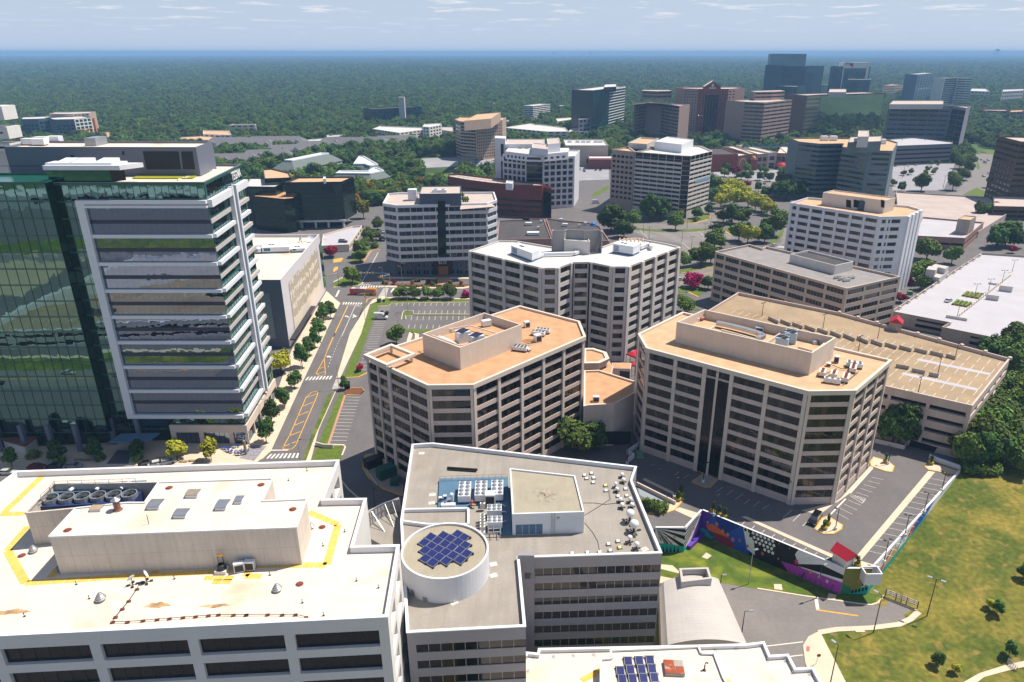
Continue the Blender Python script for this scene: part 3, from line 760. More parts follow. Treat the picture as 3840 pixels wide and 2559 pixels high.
c=P('m',632,690,RD);t=thing('pump','pink and tan pump set at the front edge of the blue deck','pump',c);MB().lathe(c,[(.3,0),(.3,.9),(.2,1.1),(0,1.1)],10).build('motor',mat('pink_paint','b05a66',.6,.1,1),t);MB().tube([c+V3((0,-.3,.3)),c+V3((.8,-.4,.3))],.2,8).build('casing',mat('tan_paint','c79a6a',.6,.1,1),t)
b=MB();rr0=[V3((p[0],p[1],RD))for p in Q('m 345 478 945 460',RD)]
for h_ in(.6,1.15):b.bar(rr0[0]+V3((0,0,h_)),rr0[1]+V3((0,0,h_)),.05)
for q in range(12):
 c=rr0[0]+(rr0[1]-rr0[0])*q/11;b.bar(c,c+V3((0,0,1.15)),.05)
tag(b.build('guard_rail',STEEL),'thin steel railing along the back of the blue plant deck','railing')
b=MB()
for(x0,y0,x1,y1)in((855,745,930,750),(860,850,930,830),(770,900,885,895),(770,930,885,925),(890,680,925,700)):
 a,c=P('m',x0,y0,RD+.6),P('m',x1,y1,RD+.6);b.tube([a-V3((0,0,.5)),a,c,c-V3((0,0,.5))],.14,7)
for x in(775,820,880):b.bar(P('m',x,880,RD+1),P('m',x,935,RD+1),.12);b.bar(P('m',x,935,RD+1),P('m',x,935,RD+1)-V3((0,0,1)),.12)
tag(b.build('pipe_rack',STEEL),'rack of steel pipes between the fan units and the white penthouse box','pipes')
def radome(x,y,yb,r,label):
 top=P('m',x,y,RG+1.6);base=P('m',x,yb,RG);c=V3((base[0],base[1],RG))
 t=thing('radome',label,'radome',c,0,'white radomes on the grey office roof');h_=max(.5,YZ('m',x,y,base[1])[2]-RG-r*.2)
 d=MB()
 prof=[(r*.62,-r*.75),(r*.92,-r*.3)]+[(r*math.cos(q*.2618),r*math.sin(q*.2618))for q in range(6)]+[(0,r)]
 d.lathe(c+V3((0,0,h_)),prof,18);d.build('dome',mat('dome_white','e6e6e6',.4,0),t,smooth=True)
 f=MB();f.tube([c,c+V3((0,0,h_-r*.7))],r*.22,8)
 for q in range(4):
  a=q*1.5708+.5;e=c+V3((math.cos(a)*r*1.35,math.sin(a)*r*1.35,.08));f.bar(c+V3((0,0,.08)),e,.1);f.bar(e,c+V3((0,0,h_*.55)),.07)
 f.build('stand',DMT,t)
 bb=MB();n_=6 if r>1 else 3
 for q in range(n_):
  a=q*6.28318/n_+.5;bb.box(c+V3((math.cos(a)*r*1.5,math.sin(a)*r*1.5,0)),(.75*r,.5*r,.16),a)
 bb.build('ballast',SIDING if r>1 else DMT,t)
rads=[(1947,418,452,.42,'furthest small white radome in the corner of the grey roof'),(1958,463,497,.46,'second small white radome from the far corner'),(1890,499,540,.38,'smallest white radome, left of the far pair'),(1901,543,578,.42,'small white radome just in front of the smallest one'),(1932,636,668,.46,'white radome left rear of the group of four'),(1946,683,722,.46,'white radome left front of the group of four'),(2018,632,672,.44,'white radome right rear of the group of four'),(2033,681,717,.46,'white radome right front of the group of four'),(2015,755,840,.86,'large white radome, the rear one of the big pair'),(2050,848,930,.90,'large white radome, the front one of the big pair'),(2013,969,1025,.46,'single white radome in front of the big pair'),(2075,1027,1080,.48,'white radome nearest the front right roof corner')]
for r_ in rads:radome(*r_)
def flatant(x,y,label,yellow=False,el=.9,s=1.0):
 c=P('m',x,y+16,RG);t=thing('flat_antenna',label,'antenna',c,.25 if yellow else.1,'flat panel antennas on the grey roof')
 o=c+V3((0,0,.75*s));dy,dz=.45*s*math.cos(.6),.45*s*math.sin(.6)
 b=MB();v=[o+V3((-.55*s,-dy,-dz)),o+V3((.55*s,-dy,-dz)),o+V3((.55*s,dy,dz)),o+V3((-.55*s,dy,dz))]
 b.face(v);b.face([p-V3((0,0,.08))for p in v][::-1])
 for i in range(4):b.face([v[(i+1)%4],v[i],v[i]-V3((0,0,.08)),v[(i+1)%4]-V3((0,0,.08))])
 b.build('panel',mat('yellow_panel','d8cf86',.5,.03,1)if yellow else mat('dome_white','e6e6e6',.4,0),t)
 f=MB()
 for u in(-.4,.4):
  f.bar(c+V3((u,-.4,0)),o+V3((u,0,-.1)),.07);f.bar(c+V3((u,.45,0)),o+V3((u,0,-.1)),.07)
 f.box(c,(1.2*s,.25,.12));f.box(c+V3((0,.5,0)),(1.2*s,.25,.12));f.build('stand',DMT,t)
fa_=[(1620,422,'small white flat antenna, left end of the far cluster'),(1680,405,'white flat antenna furthest back of the far cluster'),(1637,450,'white flat antenna, front left of the far cluster'),(1700,445,'white flat antenna, right end of the far cluster'),(1695,485,'white flat antenna at the front of the far cluster'),(1803,512,'pale yellow flat antenna beside the cable run'),(1807,557,'white flat antenna just in front of a pale yellow one'),(1980,542,'white rounded panel antenna left of the parapet, rear one'),(1990,602,'white rounded panel antenna left of the parapet, front one'),(1913,606,'small white flat antenna behind the four radomes'),(1510,1110,'white flat antenna at the left end of the front row'),(1645,1102,'white flat antenna, second along the front row'),(1752,1100,'white flat antenna, third along the front row'),(1845,1084,'white flat antenna, right end of the front row'),(1830,1028,'small white flat antenna behind the front row'),(1912,1002,'long white flat antenna next to the front single radome'),(1928,1058,'pale yellow flat antenna in the front group')]
for x,y,l in fa_:flatant(x,y,l,'yellow' in l.split(' flat')[0],s=.56)
b=MB()
for pts in([(1607,672),(1700,672),(1800,685),(1915,672)],[(1620,780),(1720,720),(1845,640),(1835,600),(1835,560)],[(1620,845),(1690,930),(1735,1010),(1750,1090)],[(1510,1130),(1640,1125),(1745,1120),(1840,1105)]):
 b.tube([P('m',x,y,RG+.05)for x,y in pts],.05,6)
tag(b.build('cable_run',BLACK),'black cables snaking over the weathered grey roof between the antennas','cables')
b=MB();b.bar(P('m',415,362,RG+.2),P('m',680,380,RG+.2),.45,h=.3);b.bar(P('m',415,378,RG+.2),P('m',670,395,RG+.2),.3,h=.2)
tag(b.build('roofing_rolls',BLACK),'bundle of black roofing rolls lying at the back of the grey roof','roofing rolls')
for i,(x,y)in enumerate(((190,236),(285,600),(278,672),(820,1210),(822,1308),(2148,1078),(475,1545))):
 c=P('m',x,y,RG);b=MB();b.box(c,(1.3,1.0,.03),.1*i);b.lathe(c,[(.05,.03),(.05,.45),(.1,.5),(0,.52)],8)
 tag(b.build('roof_anchor',mat('white_pad','d6d0c6',.8,.05,1)),('white patch with anchor post at the grey roof rear left corner','white patch with anchor post left of the blue deck, rear one','white patch with anchor post left of the blue deck, front one','white patch with anchor post right of the round penthouse, rear one','white patch with anchor post right of the round penthouse, front one','white patch with anchor post in the front right roof corner','white patch with anchor post in front of the round penthouse')[i],'roof anchor','anchor patches on the grey roof')
TZ0=15.0
ter=Q('q 1120 60 1405 -60 1425 180 1640 205 1425 355 1250 368 1130 300',TZ0)
b=MB().prism(ter,LOW,TZ0);b.build('terrace_wing',[GREYROOF],G.e)
arc=[P('q',x,y,TZ0)for x,y in((1128,215),(1165,175),(1215,138),(1280,105),(1345,85),(1412,75))]
t=thing('curved_screen','curved grey lattice screen with slanting steel braces between the two flat roofs','screen',arc[0])
g=MB();f=MB()
hs=TZ(('q',1345,85),('q',1345,-25),TZ0)-TZ0
for a,c in zip(arc,arc[1:]):
 g.face([a,c,c+V3((0,0,hs)),a+V3((0,0,hs))])
 for q in(0,.5):f.bar(a+(c-a)*q,a+(c-a)*q+V3((0,0,hs)),.16)
 for h_ in(0.1,hs*.5,hs):f.bar(a+V3((0,0,h_)),c+V3((0,0,h_)),.16)
g.build('screen_panel',PALEG,t);f.build('frame',GREYMETAL,t)
f=MB()
for i,(x,y)in((1,(1270,248)),(3,(1350,205)),(4,(1400,185))):f.bar(arc[i]+V3((0,0,hs*.95)),P('q',x,y,TZ0),.1);f.bar(arc[i]+V3((0,0,.2)),P('q',x,y,TZ0),.12)
f.build('brace',STEEL,t)
G.finish()
# low white roof at the bottom edge
ZL=2.0
lp=Q('r 55 1600 65 1332 400 1325 405 1308 505 1318 512 1277 1918 1248 2340 1236; s 60 1217 112 1337 272 1328 337 1450 490 1442 560 1568 640 1700',ZL)
lp=lp[::-1]
Lb=Bld('white_low_building','low white flat-roofed building with stepped right edge along the bottom of the view',[V3((lp[-1][0],55,0)),V3((lp[0][0]+6,55,0))]+lp,LOW,ZL,WHITE,G_DARK)
for i in range(len(Lb.p)):Lb.plain(i)
Lb.roof(CREAMROOF,.6,.4,WMT)
RL=ZL-.6;zr=ZL+1.6
b=MB();bp=ccw([p for p in Q('r 1060 1368 1160 1358 1145 1290 1915 1258 1940 1315 2055 1320 2135 1530 2250 1720 1060 1720',zr)])
for i in range(len(bp)):
 a,c=bp[i],bp[(i+1)%len(bp)];b.face([(a[0],a[1],RL),(c[0],c[1],RL),(c[0],c[1],zr),(a[0],a[1],zr)]);b.bar((a[0],a[1],zr),(c[0],c[1],zr),.35)
po=b.build('raised_roof',WMT,Lb.e);MB().poly(bp,zr-.3).build('raised_roof_top',CREAMROOF,po)
pads=MB()
PL_=[(890,1555,1015,1490),(1020,1490,1090,1430),(2115,1520,2210,1600)]
for x0,y0,x1,y1 in PL_:
 A,Bq=P('r',x0,y0,RL+.01),P('r',x1,y1,RL+.01);t_=(Bq-A).normalized();nn=V3((-t_[1],t_[0],0))*.6;pads.face([A-nn,Bq-nn,Bq+nn,A+nn])
pads.build('walkway_pad',YELLOWPAD,Lb.e)
sp0=None
zs=zr-.3
for i,(x,y)in enumerate(((1300,1385),(1398,1380),(1492,1375),(1232,1470),(1320,1462),(1418,1458),(1510,1452),(1250,1545),(1340,1540),(1435,1535),(1530,1530))):
 c=P('r',x,y,zs+.3);c[2]=zs
 if sp0 is None:
  sp0=solar(c,.0,'dark blue solar panel in the slanting rows on the low white roof',s=(1.35,1.65),tilt=.12,group='solar panels on the low white roof')
 else:dup(sp0,c,0)
c=P('r',1700,1460,zs);t=thing('roof_hatch','square rust-stained roof hatch in four quarters beside the solar panels','roof hatch',c,-.05)
MB().box(c,(3.4,3.0,.7)).build('curb',OLDCONC,t);b=MB();o=c+V3((0,0,.7))
for i,(u,v)in enumerate(((-1,-1),(1,-1),(1,1),(-1,1))):b.box(o+V3((u*.85,v*.76,0)),(1.62,1.45,.1),0,1 if i==2 else 0)
b.build('lid',[RUST,OLDCONC],t)
c=P('r',1968,1465,zs);t=thing('vent_pipe','dark red gooseneck vent pipe on the low white roof','vent pipe',c);MB().tube([c,c+V3((0,0,1.2)),c+V3((.1,.2,1.45)),c+V3((.4,.3,1.5)),c+V3((.6,.3,1.3))],.13,8).build('pipe',mat('dark_red','6a2a2c',.6,.1,1),t);MB().lathe(c,[(.35,0),(.3,.06),(.15,.1)],10).build('flange',DMT,t)
for i,(k,x,y)in enumerate((('r',467,1355),('r',648,1345),('r',822,1338),('r',1002,1330),('r',290,1490),('r',425,1472),('r',2068,1285),('r',2245,1278),('s',88,1380),('s',245,1388),('s',308,1492),('s',460,1505))):
 c=P(k,x,y,RL);b=MB();b.box(c,(.6,1.0,.03),(0,.1,.5,.9)[i%4]);b.lathe(c,[(.05,.03),(.05,.4),(.1,.45),(0,.47)],6)
 tag(b.build('roof_anchor',PALEG),'grey anchor plate with a short post on the low white roof','roof anchor','anchor plates on the low white roof')
c=P('r',212,1545,RL);t=thing('exhaust_fan','small grey mushroom exhaust fan on the low white roof front left','exhaust fan',c);MB().lathe(c,[(.2,0),(.2,.7)],10).build('pipe',STEEL,t);MB().box(c+V3((0,0,.7)),(.9,.6,.25)).build('hood',STEEL,t)
Lb.finish()
# vaulted entrance roof on the right of the grey office
vl=[P('r',1572,705,-2.5),P('r',1592,1262,-2.5)];vr=[P('r',2092,662,-2.5),P('r',2345,1242,-2.5)]
V=thing('vaulted_canopy','long low building with shallow vaulted white metal seam roof beside the grey office','building',((vl[0]+vr[1])/2)+V3((0,0,-4)))
VM=mat('seamed_vault_roof','b6b2ae',.5,.04,.3,grid=(60,.75,.02,.22),stain=(.3,.2,'bdb4a6'))
b=MB();N_=14
def vp(s_,q):
 a=vl[0]+(vl[1]-vl[0])*s_;c=vr[0]+(vr[1]-vr[0])*s_
 return a+(c-a)*q+V3((0,0,1.7*math.sin(math.pi*q)**.8-(.9 if q==0 else 0)))
for i in range(N_):
 b.face([vp(1,i/N_),vp(1,(i+1)/N_),vp(0,(i+1)/N_),vp(0,i/N_)])
b.build('roof',VM,V,smooth=True)
b=MB()
for e0,e1 in((vl[1],vl[0]),(vl[0],vr[0]),(vr[0],vr[1]),(vr[1],vl[1])):
 b.face([(e0[0],e0[1],LOW),(e1[0],e1[1],LOW),(e1[0],e1[1],-2.55),(e0[0],e0[1],-2.55)])
for s_ in(0,1):
 b.face([vp(s_,i/N_)for i in range(N_+1)])
b.build('wall',BEIGE2,V)
zb=.6
bx=ccw(Q('r 1768 690 2035 658 2003 560 1748 568',zb));b=MB();inn=offset(bx,.5)
for i in range(4):
 j=(i+1)%4
 b.face([(bx[i][0],bx[i][1],-2.2),(bx[j][0],bx[j][1],-2.2),(bx[j][0],bx[j][1],zb),(bx[i][0],bx[i][1],zb)]);b.face([(bx[i][0],bx[i][1],zb),(bx[j][0],bx[j][1],zb),(inn[j][0],inn[j][1],zb),(inn[i][0],inn[i][1],zb)])
 b.face([(inn[j][0],inn[j][1],-1.4),(inn[i][0],inn[i][1],-1.4),(inn[i][0],inn[i][1],zb),(inn[j][0],inn[j][1],zb)])
b.poly(inn,-1.4);b.build('roof_box',PALEG,V)
# middle distance
# glass tower on the left (with the white frame)
zt=74.0
fy=178.0
FA=V3((P('f',0,0,70)[0],fy,0))
def atY(k,x,y,wy=fy):return YZ(k,x,y,wy)
xR=-81.5
pR=P('S',905,620,zt);pBR=P('a',2112,1215,zt)
fr_l=atY('f',677,120);fr_r=V3((xR,fy,70))
rdir=(V3((pBR[0],pBR[1],0))-V3((xR,fy,0))).normalized()
pBack=V3((xR,fy,0))+rdir*((V3((pBR[0],pBR[1],0))-V3((xR,fy,0))).length+.3)
WY=175.2;wl0=V3((-155.5,WY,0));wl1=V3((YZ('k',950,750,WY)[0],WY,0))
xL=wl1[0]-2
T=Bld('glass_tower','tall green mirror-glass office tower with a white frame and lettering near its roof',[V3((xL,fy,0)),V3((xR,fy,0)),pBack,V3((pBack[0]-rdir[1]*50,pBack[1]+rdir[0]*50+6,0)),V3((xL-2,fy+52,0))],0,zt,SLATE,[G_TEGNA,G_TEGNA2],mull=mat('green_mullion','10302a',.4,0))
SPANG=mat('green_spandrel','1d5a4e',.2,.05,.3,spec=.7)
Lf=(xR-xL)
nfl=16
T.facade(0,[(.3,0)]+[(Lf-.6,1)]+[(.3,0)],[(.3,0)]+[(3.9,1),(.45,0)]*nfl+[(.2,0)],z0=4.5,z1=zt,depth=.12,panes=22,mw=.1,mi=1)
T.facade(1,[(.3,0),(10,1),(.3,0)],[(.3,0)]+[(3.9,1),(.45,0)]*nfl+[(.2,0)],z0=4.5,z1=zt,depth=.12,panes=14,mw=.1,mi=1)
T.wm=[SLATE,SPANG]
for i in(2,3,4):T.plain(i,mi=1)
T.roof(CREAMROOF,.5,.3,SLATE)
b=MB();lw=[wl0,wl1,wl1+V3((0,14,0)),wl0+V3((0,14,0))]
zw=YZ('u',300,580,WY)[2]
for i in range(1,4):
 a,c=lw[i],lw[(i+1)%4];MB().face([(a[0],a[1],5),(c[0],c[1],5),(c[0],c[1],zw),(a[0],a[1],zw)]).build('wing_side',G_GREENDK,T.e)
b.poly(lw,zw-.4)
for i in range(4):b.bar((lw[i][0],lw[i][1],zw),(lw[(i+1)%4][0],lw[(i+1)%4][1],zw),.35)
b.build('glass_wing',SPANG,T.e)
T.facade(0,[(.1,0),(30,1),(.1,0)],[(.25,0)]+[(3.85,1),(.4,0)]*16,z0=5,z1=zw,depth=.05,panes=14,ab=(wl0,wl1),mw=.09,mi=1)
b=MB()
for q in range(15):
 a=wl0+(wl1-wl0)*q/14;b.bar((a[0],a[1]-.03,5),(a[0],a[1]-.03,zw+(4 if q%2 else 0)),.05,h=.06)
for q in range(8):b.bar((wl0[0],WY-.25,zw+4),(wl1[0],WY-.25,zw+4),.1)
b.build('glass_fin',SPANG,T.e)
zb_,zt_=8.6,69.8
fL=V3((fr_l[0],fy,0));fR=V3((xR,fy,0));WF=WMT
NVS=mat('navy_spandrel','343648',.4,.04,.3)
def fbox(mb,a,b,z0,z1,out,thick=0):
 t_=(b-a).normalized();n_=V3((t_[1],-t_[0],0))
 p=[a,b,b+n_*out,a+n_*out];mb.prism([V3((q[0],q[1],0))for q in p],z0,z1,bottom=True)
def frame(a,b,z0,z1,name,left=2.0,top=1.9,strips=8,out=1.1):
 L_=(b-a).length;t_=(b-a)/L_;mb=MB()
 fbox(mb,a,a+t_*left,z0,z1,out);fbox(mb,a+t_*left,b,z1-top,z1,out);fbox(mb,a+t_*left,b,z0,z0+1.1,out)
 mb.build(name,WF,T.e)
 h=(z1-top-z0-1.1)/strips;n_=V3((t_[1],-t_[0],0))*.1;a1=a+t_*left;du=(L_-left)/20
 for q in range(strips*2):
  g=MB();za,zb2=z0+1.1+h*q/2+.05,z0+1.1+h*(q+1)/2-.05
  for k in range(20):p,r=a1+t_*du*k+n_,a1+t_*du*(k+.985)+n_;g.face([(p[0],p[1],za),(r[0],r[1],za),(r[0],r[1],zb2),(p[0],p[1],zb2)])
  g.build('window',G_TEGNA2,T.e)
 for q in range(1,strips):
  m2=MB();zz=z0+1.1+h*q;fbox(m2,a+t_*left,b,zz-.45,zz+.45,out*.75);m2.build('white_band',WF,T.e)
  m3=MB();fbox(m3,a+t_*left,b,zz-h/2-.5,zz-h/2+.5,.16);m3.build('spandrel_band',NVS,T.e)
 m3=MB();zz=z0+1.1+h*strips;fbox(m3,a+t_*left,b,zz-h/2-.5,zz-h/2+.5,.16);m3.build('spandrel_band',NVS,T.e)
 m2=MB();fbox(m2,a+t_*(left+.2),b,z1-top+.6,z1-top+1.0,out+.02);m2.build('frame_groove',GREYMETAL,T.e)
frame(fL,fR,zb_,zt_,'white_frame')
Ls=(pBack-fR).length
rsp=onface('f',2010,20,fR,pBack);split=(V3((rsp[0],rsp[1],0))-fR).length
m1=fR+rdir*split;m2_=fR+rdir*(split+1.9)
mb=MB();n_=V3((rdir[1],-rdir[0],0))
fbox(mb,fR,m1,zt_-1.9,zt_,1.1);fbox(mb,fR,m1,zb_,zb_+1.1,1.1);fbox(mb,m1-rdir*1.1,m1,zb_,zt_+.3,1.2)
fbox(mb,m1+rdir*1.9,m1+rdir*3.0,zb_-1.5,zt_+.3,1.3);fbox(mb,m1+rdir*3,pBack,zt_-1.9,zt_,1.3)
mb.build('white_frame',WF,T.e)
mb=MB();fbox(mb,m1,m1+rdir*1.9,zb_-1,zt_+.2,.7);mb.build('frame_channel',mat('slate_blue_channel','6d7f92',.4,.03,.3),T.e)
h=(zt_-1.9-zb_-1.1)/8
for q in range(1,8):
 zz=zb_+1.1+h*q
 mb=MB();fbox(mb,fR,m1-rdir*1.1,zz-.5,zz+.5,.85);mb.build('white_band',WF,T.e)
for q in range(8):
 zz=zb_+1.1+h*(q+.5);mb=MB();fbox(mb,fR,m1-rdir*1.1,zz-.55,zz+.55,.2);mb.build('spandrel_band',PALEG,T.e)
for q in range(16):
 zz=zb_+1.1+h*(q+1)/2
 if q<15:mb=MB();fbox(mb,m1+rdir*3,pBack,zz-.5,zz+.5,.9);mb.build('white_band',WF if q%2 else PALEG,T.e)
def lettering(txt,a,b,z0,hgt,m_,parent,out=.25,name='lettering',font_off=0,width=None):
 cu=bpy.data.curves.new(name,'FONT');cu.body=txt;cu.extrude=.06;cu.size=hgt*1.4;cu.offset=font_off
 o=bpy.data.objects.new(name,cu);COL.objects.link(o)
 dg=bpy.context.evaluated_depsgraph_get();me=bpy.data.meshes.new_from_object(o.evaluated_get(dg));bpy.data.objects.remove(o)
 ob=bpy.data.objects.new(name,me);COL.objects.link(ob);me.materials.clear();me.materials.append(m_)
 xs=[v.co[0]for v in me.vertices];ys=[v.co[1]for v in me.vertices]
 t_=V3((b[0]-a[0],b[1]-a[1],0));L_=t_.length;t_.normalize();n_=V3((t_[1],-t_[0],0))
 kx=(width or L_)/(max(xs)-min(xs));ky=hgt/(max(ys)-min(ys));x0,y0=min(xs),min(ys)
 off=V3((0,0,0));q=parent
 while q is not None:off+=q.location;q=q.parent
 for v in me.vertices:
  p=V3((a[0],a[1],0))+t_*((v.co[0]-x0)*kx)+n_*(out+v.co[2])+V3((0,0,z0+(v.co[1]-y0)*ky));v.co=p-off
 ob.parent=parent;me.update();return ob
LETTER=mat('white_letter','f0f0f0',.4,0)
la=onface('a',2018,1290,fR,pBack);lb=onface('a',2097,1250,fR,pBack)
lettering('TEGNA',la,lb,zt-2.9,2.3,LETTER,T.e,.3,font_off=.02)
zm=TZ(('a',1760,1300),('a',1720,1060),zt)
mp=Q('A1 65 903; a 1718 1060 1862 1008',zm);mp=[mp[0],mp[1],mp[2],mp[0]+mp[2]-mp[1]]
b=MB();mc=ccw(mp)
for i in range(4):
 a,c=mc[i],mc[(i+1)%4];b.face([(a[0],a[1],zt-.5),(c[0],c[1],zt-.5),(c[0],c[1],zm),(a[0],a[1],zm)])
pl=b.build('plant_storey',SLATE,T.e);MB().poly(offset(mc,.3),zm-.6).build('plant_roof',CREAMROOF,pl)
b=MB();inn=offset(mc,.3)
for i in range(4):
 j=(i+1)%4;b.face([(mc[i][0],mc[i][1],zm),(mc[j][0],mc[j][1],zm),(inn[j][0],inn[j][1],zm),(inn[i][0],inn[i][1],zm)]);b.face([(inn[j][0],inn[j][1],zm-.6),(inn[i][0],inn[i][1],zm-.6),(inn[i][0],inn[i][1],zm),(inn[j][0],inn[j][1],zm)])
b.build('plant_parapet',SLATE,pl)
def facerect(k,pts,a,b,m_,parent,name,out=.03):
 q=[onface(k,x,y,a,b)for x,y in pts];t_=(V3((b[0]-a[0],b[1]-a[1],0))).normalized();n_=V3((t_[1],-t_[0],0))*out
 return MB().face([p+n_ for p in q]).build(name,m_,parent)
LOUV=mat('dark_louvre','2e3036',.6,.05,.5,grid=(50,.35,.05,.4))
facerect('a',[(1285,1255),(1590,1255),(1568,1097),(1252,1095)],mp[0],mp[1],LOUV,pl,'louvre');facerect('a',[(1607,1255),(1715,1255),(1690,1097),(1588,1097)],mp[0],mp[1],LOUV,pl,'louvre')
facerect('a',[(622,1165),(655,1165),(650,1130),(618,1130)],mp[0],mp[1],LOUV,pl,'door');facerect('a',[(1072,1130),(1095,1130),(1090,1095),(1068,1095)],mp[0],mp[1],LOUV,pl,'door')
lbx=P('a',845,1053,zm-.6);b=MB();q4=Q('a 748 1052 848 1052 948 1032',zm-.6);q4=rect(*q4);b.prism(q4,zm-.6,zm+TZ(('a',848,1052),('a',840,1000),zm)-zm);b.build('lift_overrun',GREYMETAL,pl)
for i,(x,y)in enumerate(((268,1042),(370,1028),(360,1045),(488,1020))):
 c=P('a',x,y,zm-.6);t=thing('air_handler',('white air handler left on the grey plant storey','white air handler behind another on the plant storey','white air handler in the middle on the plant storey','white air handler right on the plant storey')[i],'air handler',c,0,'air handlers on the tower roof')
 MB().box(c+V3((0,0,.3)),(3.4,2.2,1.5)).build('casing',WMT,t);MB().box(c,(3,1.8,.3)).build('base',DMT,t)
zc_=YZ('A1',720,1245,fy+2)[2]
cp=[YZ('A1',718,1262,fy+.4),YZ('A1',2010,1265,fy+.4)];cp=[V3((p[0],p[1],0))for p in cp]
b=MB();b.prism([cp[0],cp[1],cp[1]+V3((3.2,5.2,0)),cp[0]+V3((0,5.2,0))],zc_-.5,zc_+.6,bottom=True);cn_=b.build('roof_canopy',WF,T.e)
b=MB();b.prism([cp[0]+V3((0,1.2,0)),cp[1]+V3((-2.5,1.2,0)),cp[1]+V3((-.5,5,0)),cp[0]+V3((0,5,0))],zc_+.6,zc_+1.05);b.build('canopy_upstand',WF,cn_)
b=MB()
for q in(.12,.3,.62):
 a=cp[0]+(cp[1]-cp[0])*q;b.face([(a[0],a[1]+1.5,zc_+1.08),(a[0]+4,a[1]+1.5,zc_+1.08),(a[0]+5,a[1]+4.8,zc_+1.9),(a[0]+1,a[1]+4.8,zc_+1.9)]);b.face([(a[0]+4,a[1]+1.5,zc_+1.08),(a[0]+5,a[1]+4.8,zc_+1.08),(a[0]+5,a[1]+4.8,zc_+1.9)])
b.build('sawtooth_roof_light',WF,cn_)
b=MB();b.face([(cp[0][0]+.4,fy+1,zt),(cp[1][0]-3,fy+1,zt),(cp[1][0]-3,fy+1,zc_-.5),(cp[0][0]+.4,fy+1,zc_-.5)]);b.build('pavilion_glass',G_TEGNA,T.e)
b=MB();b.face([(cp[1][0]-3,fy+1,zt),(cp[1][0]-1,fy+4,zt),(cp[1][0]-1,fy+4,zc_-.5),(cp[1][0]-3,fy+1,zc_-.5)]);b.build('pavilion_door',BLACK,T.e)
gr=Q('a 1160 1340 1690 1340 1735 1310 1215 1310',zt-.45)
b=MB();b.prism(gr,zt-.48,zt-.2);tag(b.build('roof_planting',mat('sedum','8b8f1c',.95,.2,1)),'strip of yellow-green sedum planted on the glass tower roof','planting')
rp=random.Random(3)
GRV=mat('white_stone','d8d2c8',.9,.1,1)
b=MB()
for i in range(26):
 u=rp.random();c=P('a',1560+u*330,1350-u*95+rp.uniform(-12,8),zt-.48);b.lathe(c,[(.7*rp.random()+.2,0),(.3,.3),(0,.4)],6)
tag(b.build('gravel_heap',GRV),'heaps of pale stone ballast along the glass tower roof corner','gravel',None,'stuff')
b0_=V3((P('k',1480,905,0)[0],fy-.6,0));b1_=V3((P('k',2200,850,0)[0],fy-.6,0))
zs_=YZ('k',1465,700,fy-.6)[2]
S=T
S.facade(0,[(1.3,0),(6,1),(1.2,0),(6.5,1),(1.2,0),(3.3,1),(.6,0)],[(.1,0),(3.6,1),(1.9,0)],z0=0,z1=zs_,depth=.5,panes=5,ab=(b0_,b1_),mi=2,gm=1)
re_=pBack+n_*.6
S.facade(1,bays(5,.8,8),[(.2,0),(3.4,1),(2.0,0)],z0=0,z1=zs_,depth=.4,panes=4,ab=(b1_,re_),mi=2,gm=1)
T.wm=[SLATE,SPANG,BEIGE2]
b=MB();b.prism([b0_+V3((0,.01,0)),b1_,re_,pBack,V3((xR,fy,0)),V3((b0_[0],fy,0))],zs_,zs_+.25);b.build('base_coping',BEIGE2,T.e)
b=MB();b.face([(b0_[0],fy-.6,0),(b0_[0],fy+3,0),(b0_[0],fy+3,zs_),(b0_[0],fy-.6,zs_)][::-1]);b.build('base_return',BEIGE2,T.e)
b=MB();b.face([(wl0[0]+1,fy-3,0),(b0_[0],fy+2.2,0),(b0_[0],fy+2.2,8.6),(wl0[0]+1,fy-3,8.6)]);b.build('lobby_glass',G_GREENDK,T.e)
b=MB()
for q in range(6):x=wl0[0]+6+q*7.5;b.box((x,fy-4.5 if x<wl1[0]-1 else fy-.5,0),(1.1,1.1,8.5))
b.build('column',SLATE,T.e)
c0,c1=P('k',955,845,4.2),P('k',1300,838,4.2)
b=MB();b.prism([c0,c1,c1+V3((1,4.5,0)),c0+V3((1,4.5,0))],4.1,4.5,bottom=True);b.build('entrance_canopy',BLUEGREY,T.e)
facerect('k',[(572,920),(607,920),(605,868),(570,868)],(wl0[0]+1,fy-3),(b0_[0],fy+2.2),mat('orange_door','d98a1f',.5,.05,1),T.e,'door',.06)
T.finish(100)
hp=[P('k',50,900,0),P('k',240,955,0),P('k',350,870,0)];hp=rect(*hp)
t=thing('garden_pavilion','small pavilion with a flat brown roof in the shade left of the glass tower','pavilion',hp[0])
b=MB();b.prism(hp,0,3.0);b.build('wall',PALE,t);b=MB();b.prism(offset(ccw(hp),-.5),3.0,3.35,bottom=True);b.build('roof',mat('brown_roof','7a5248',.9,.1,.5),t)
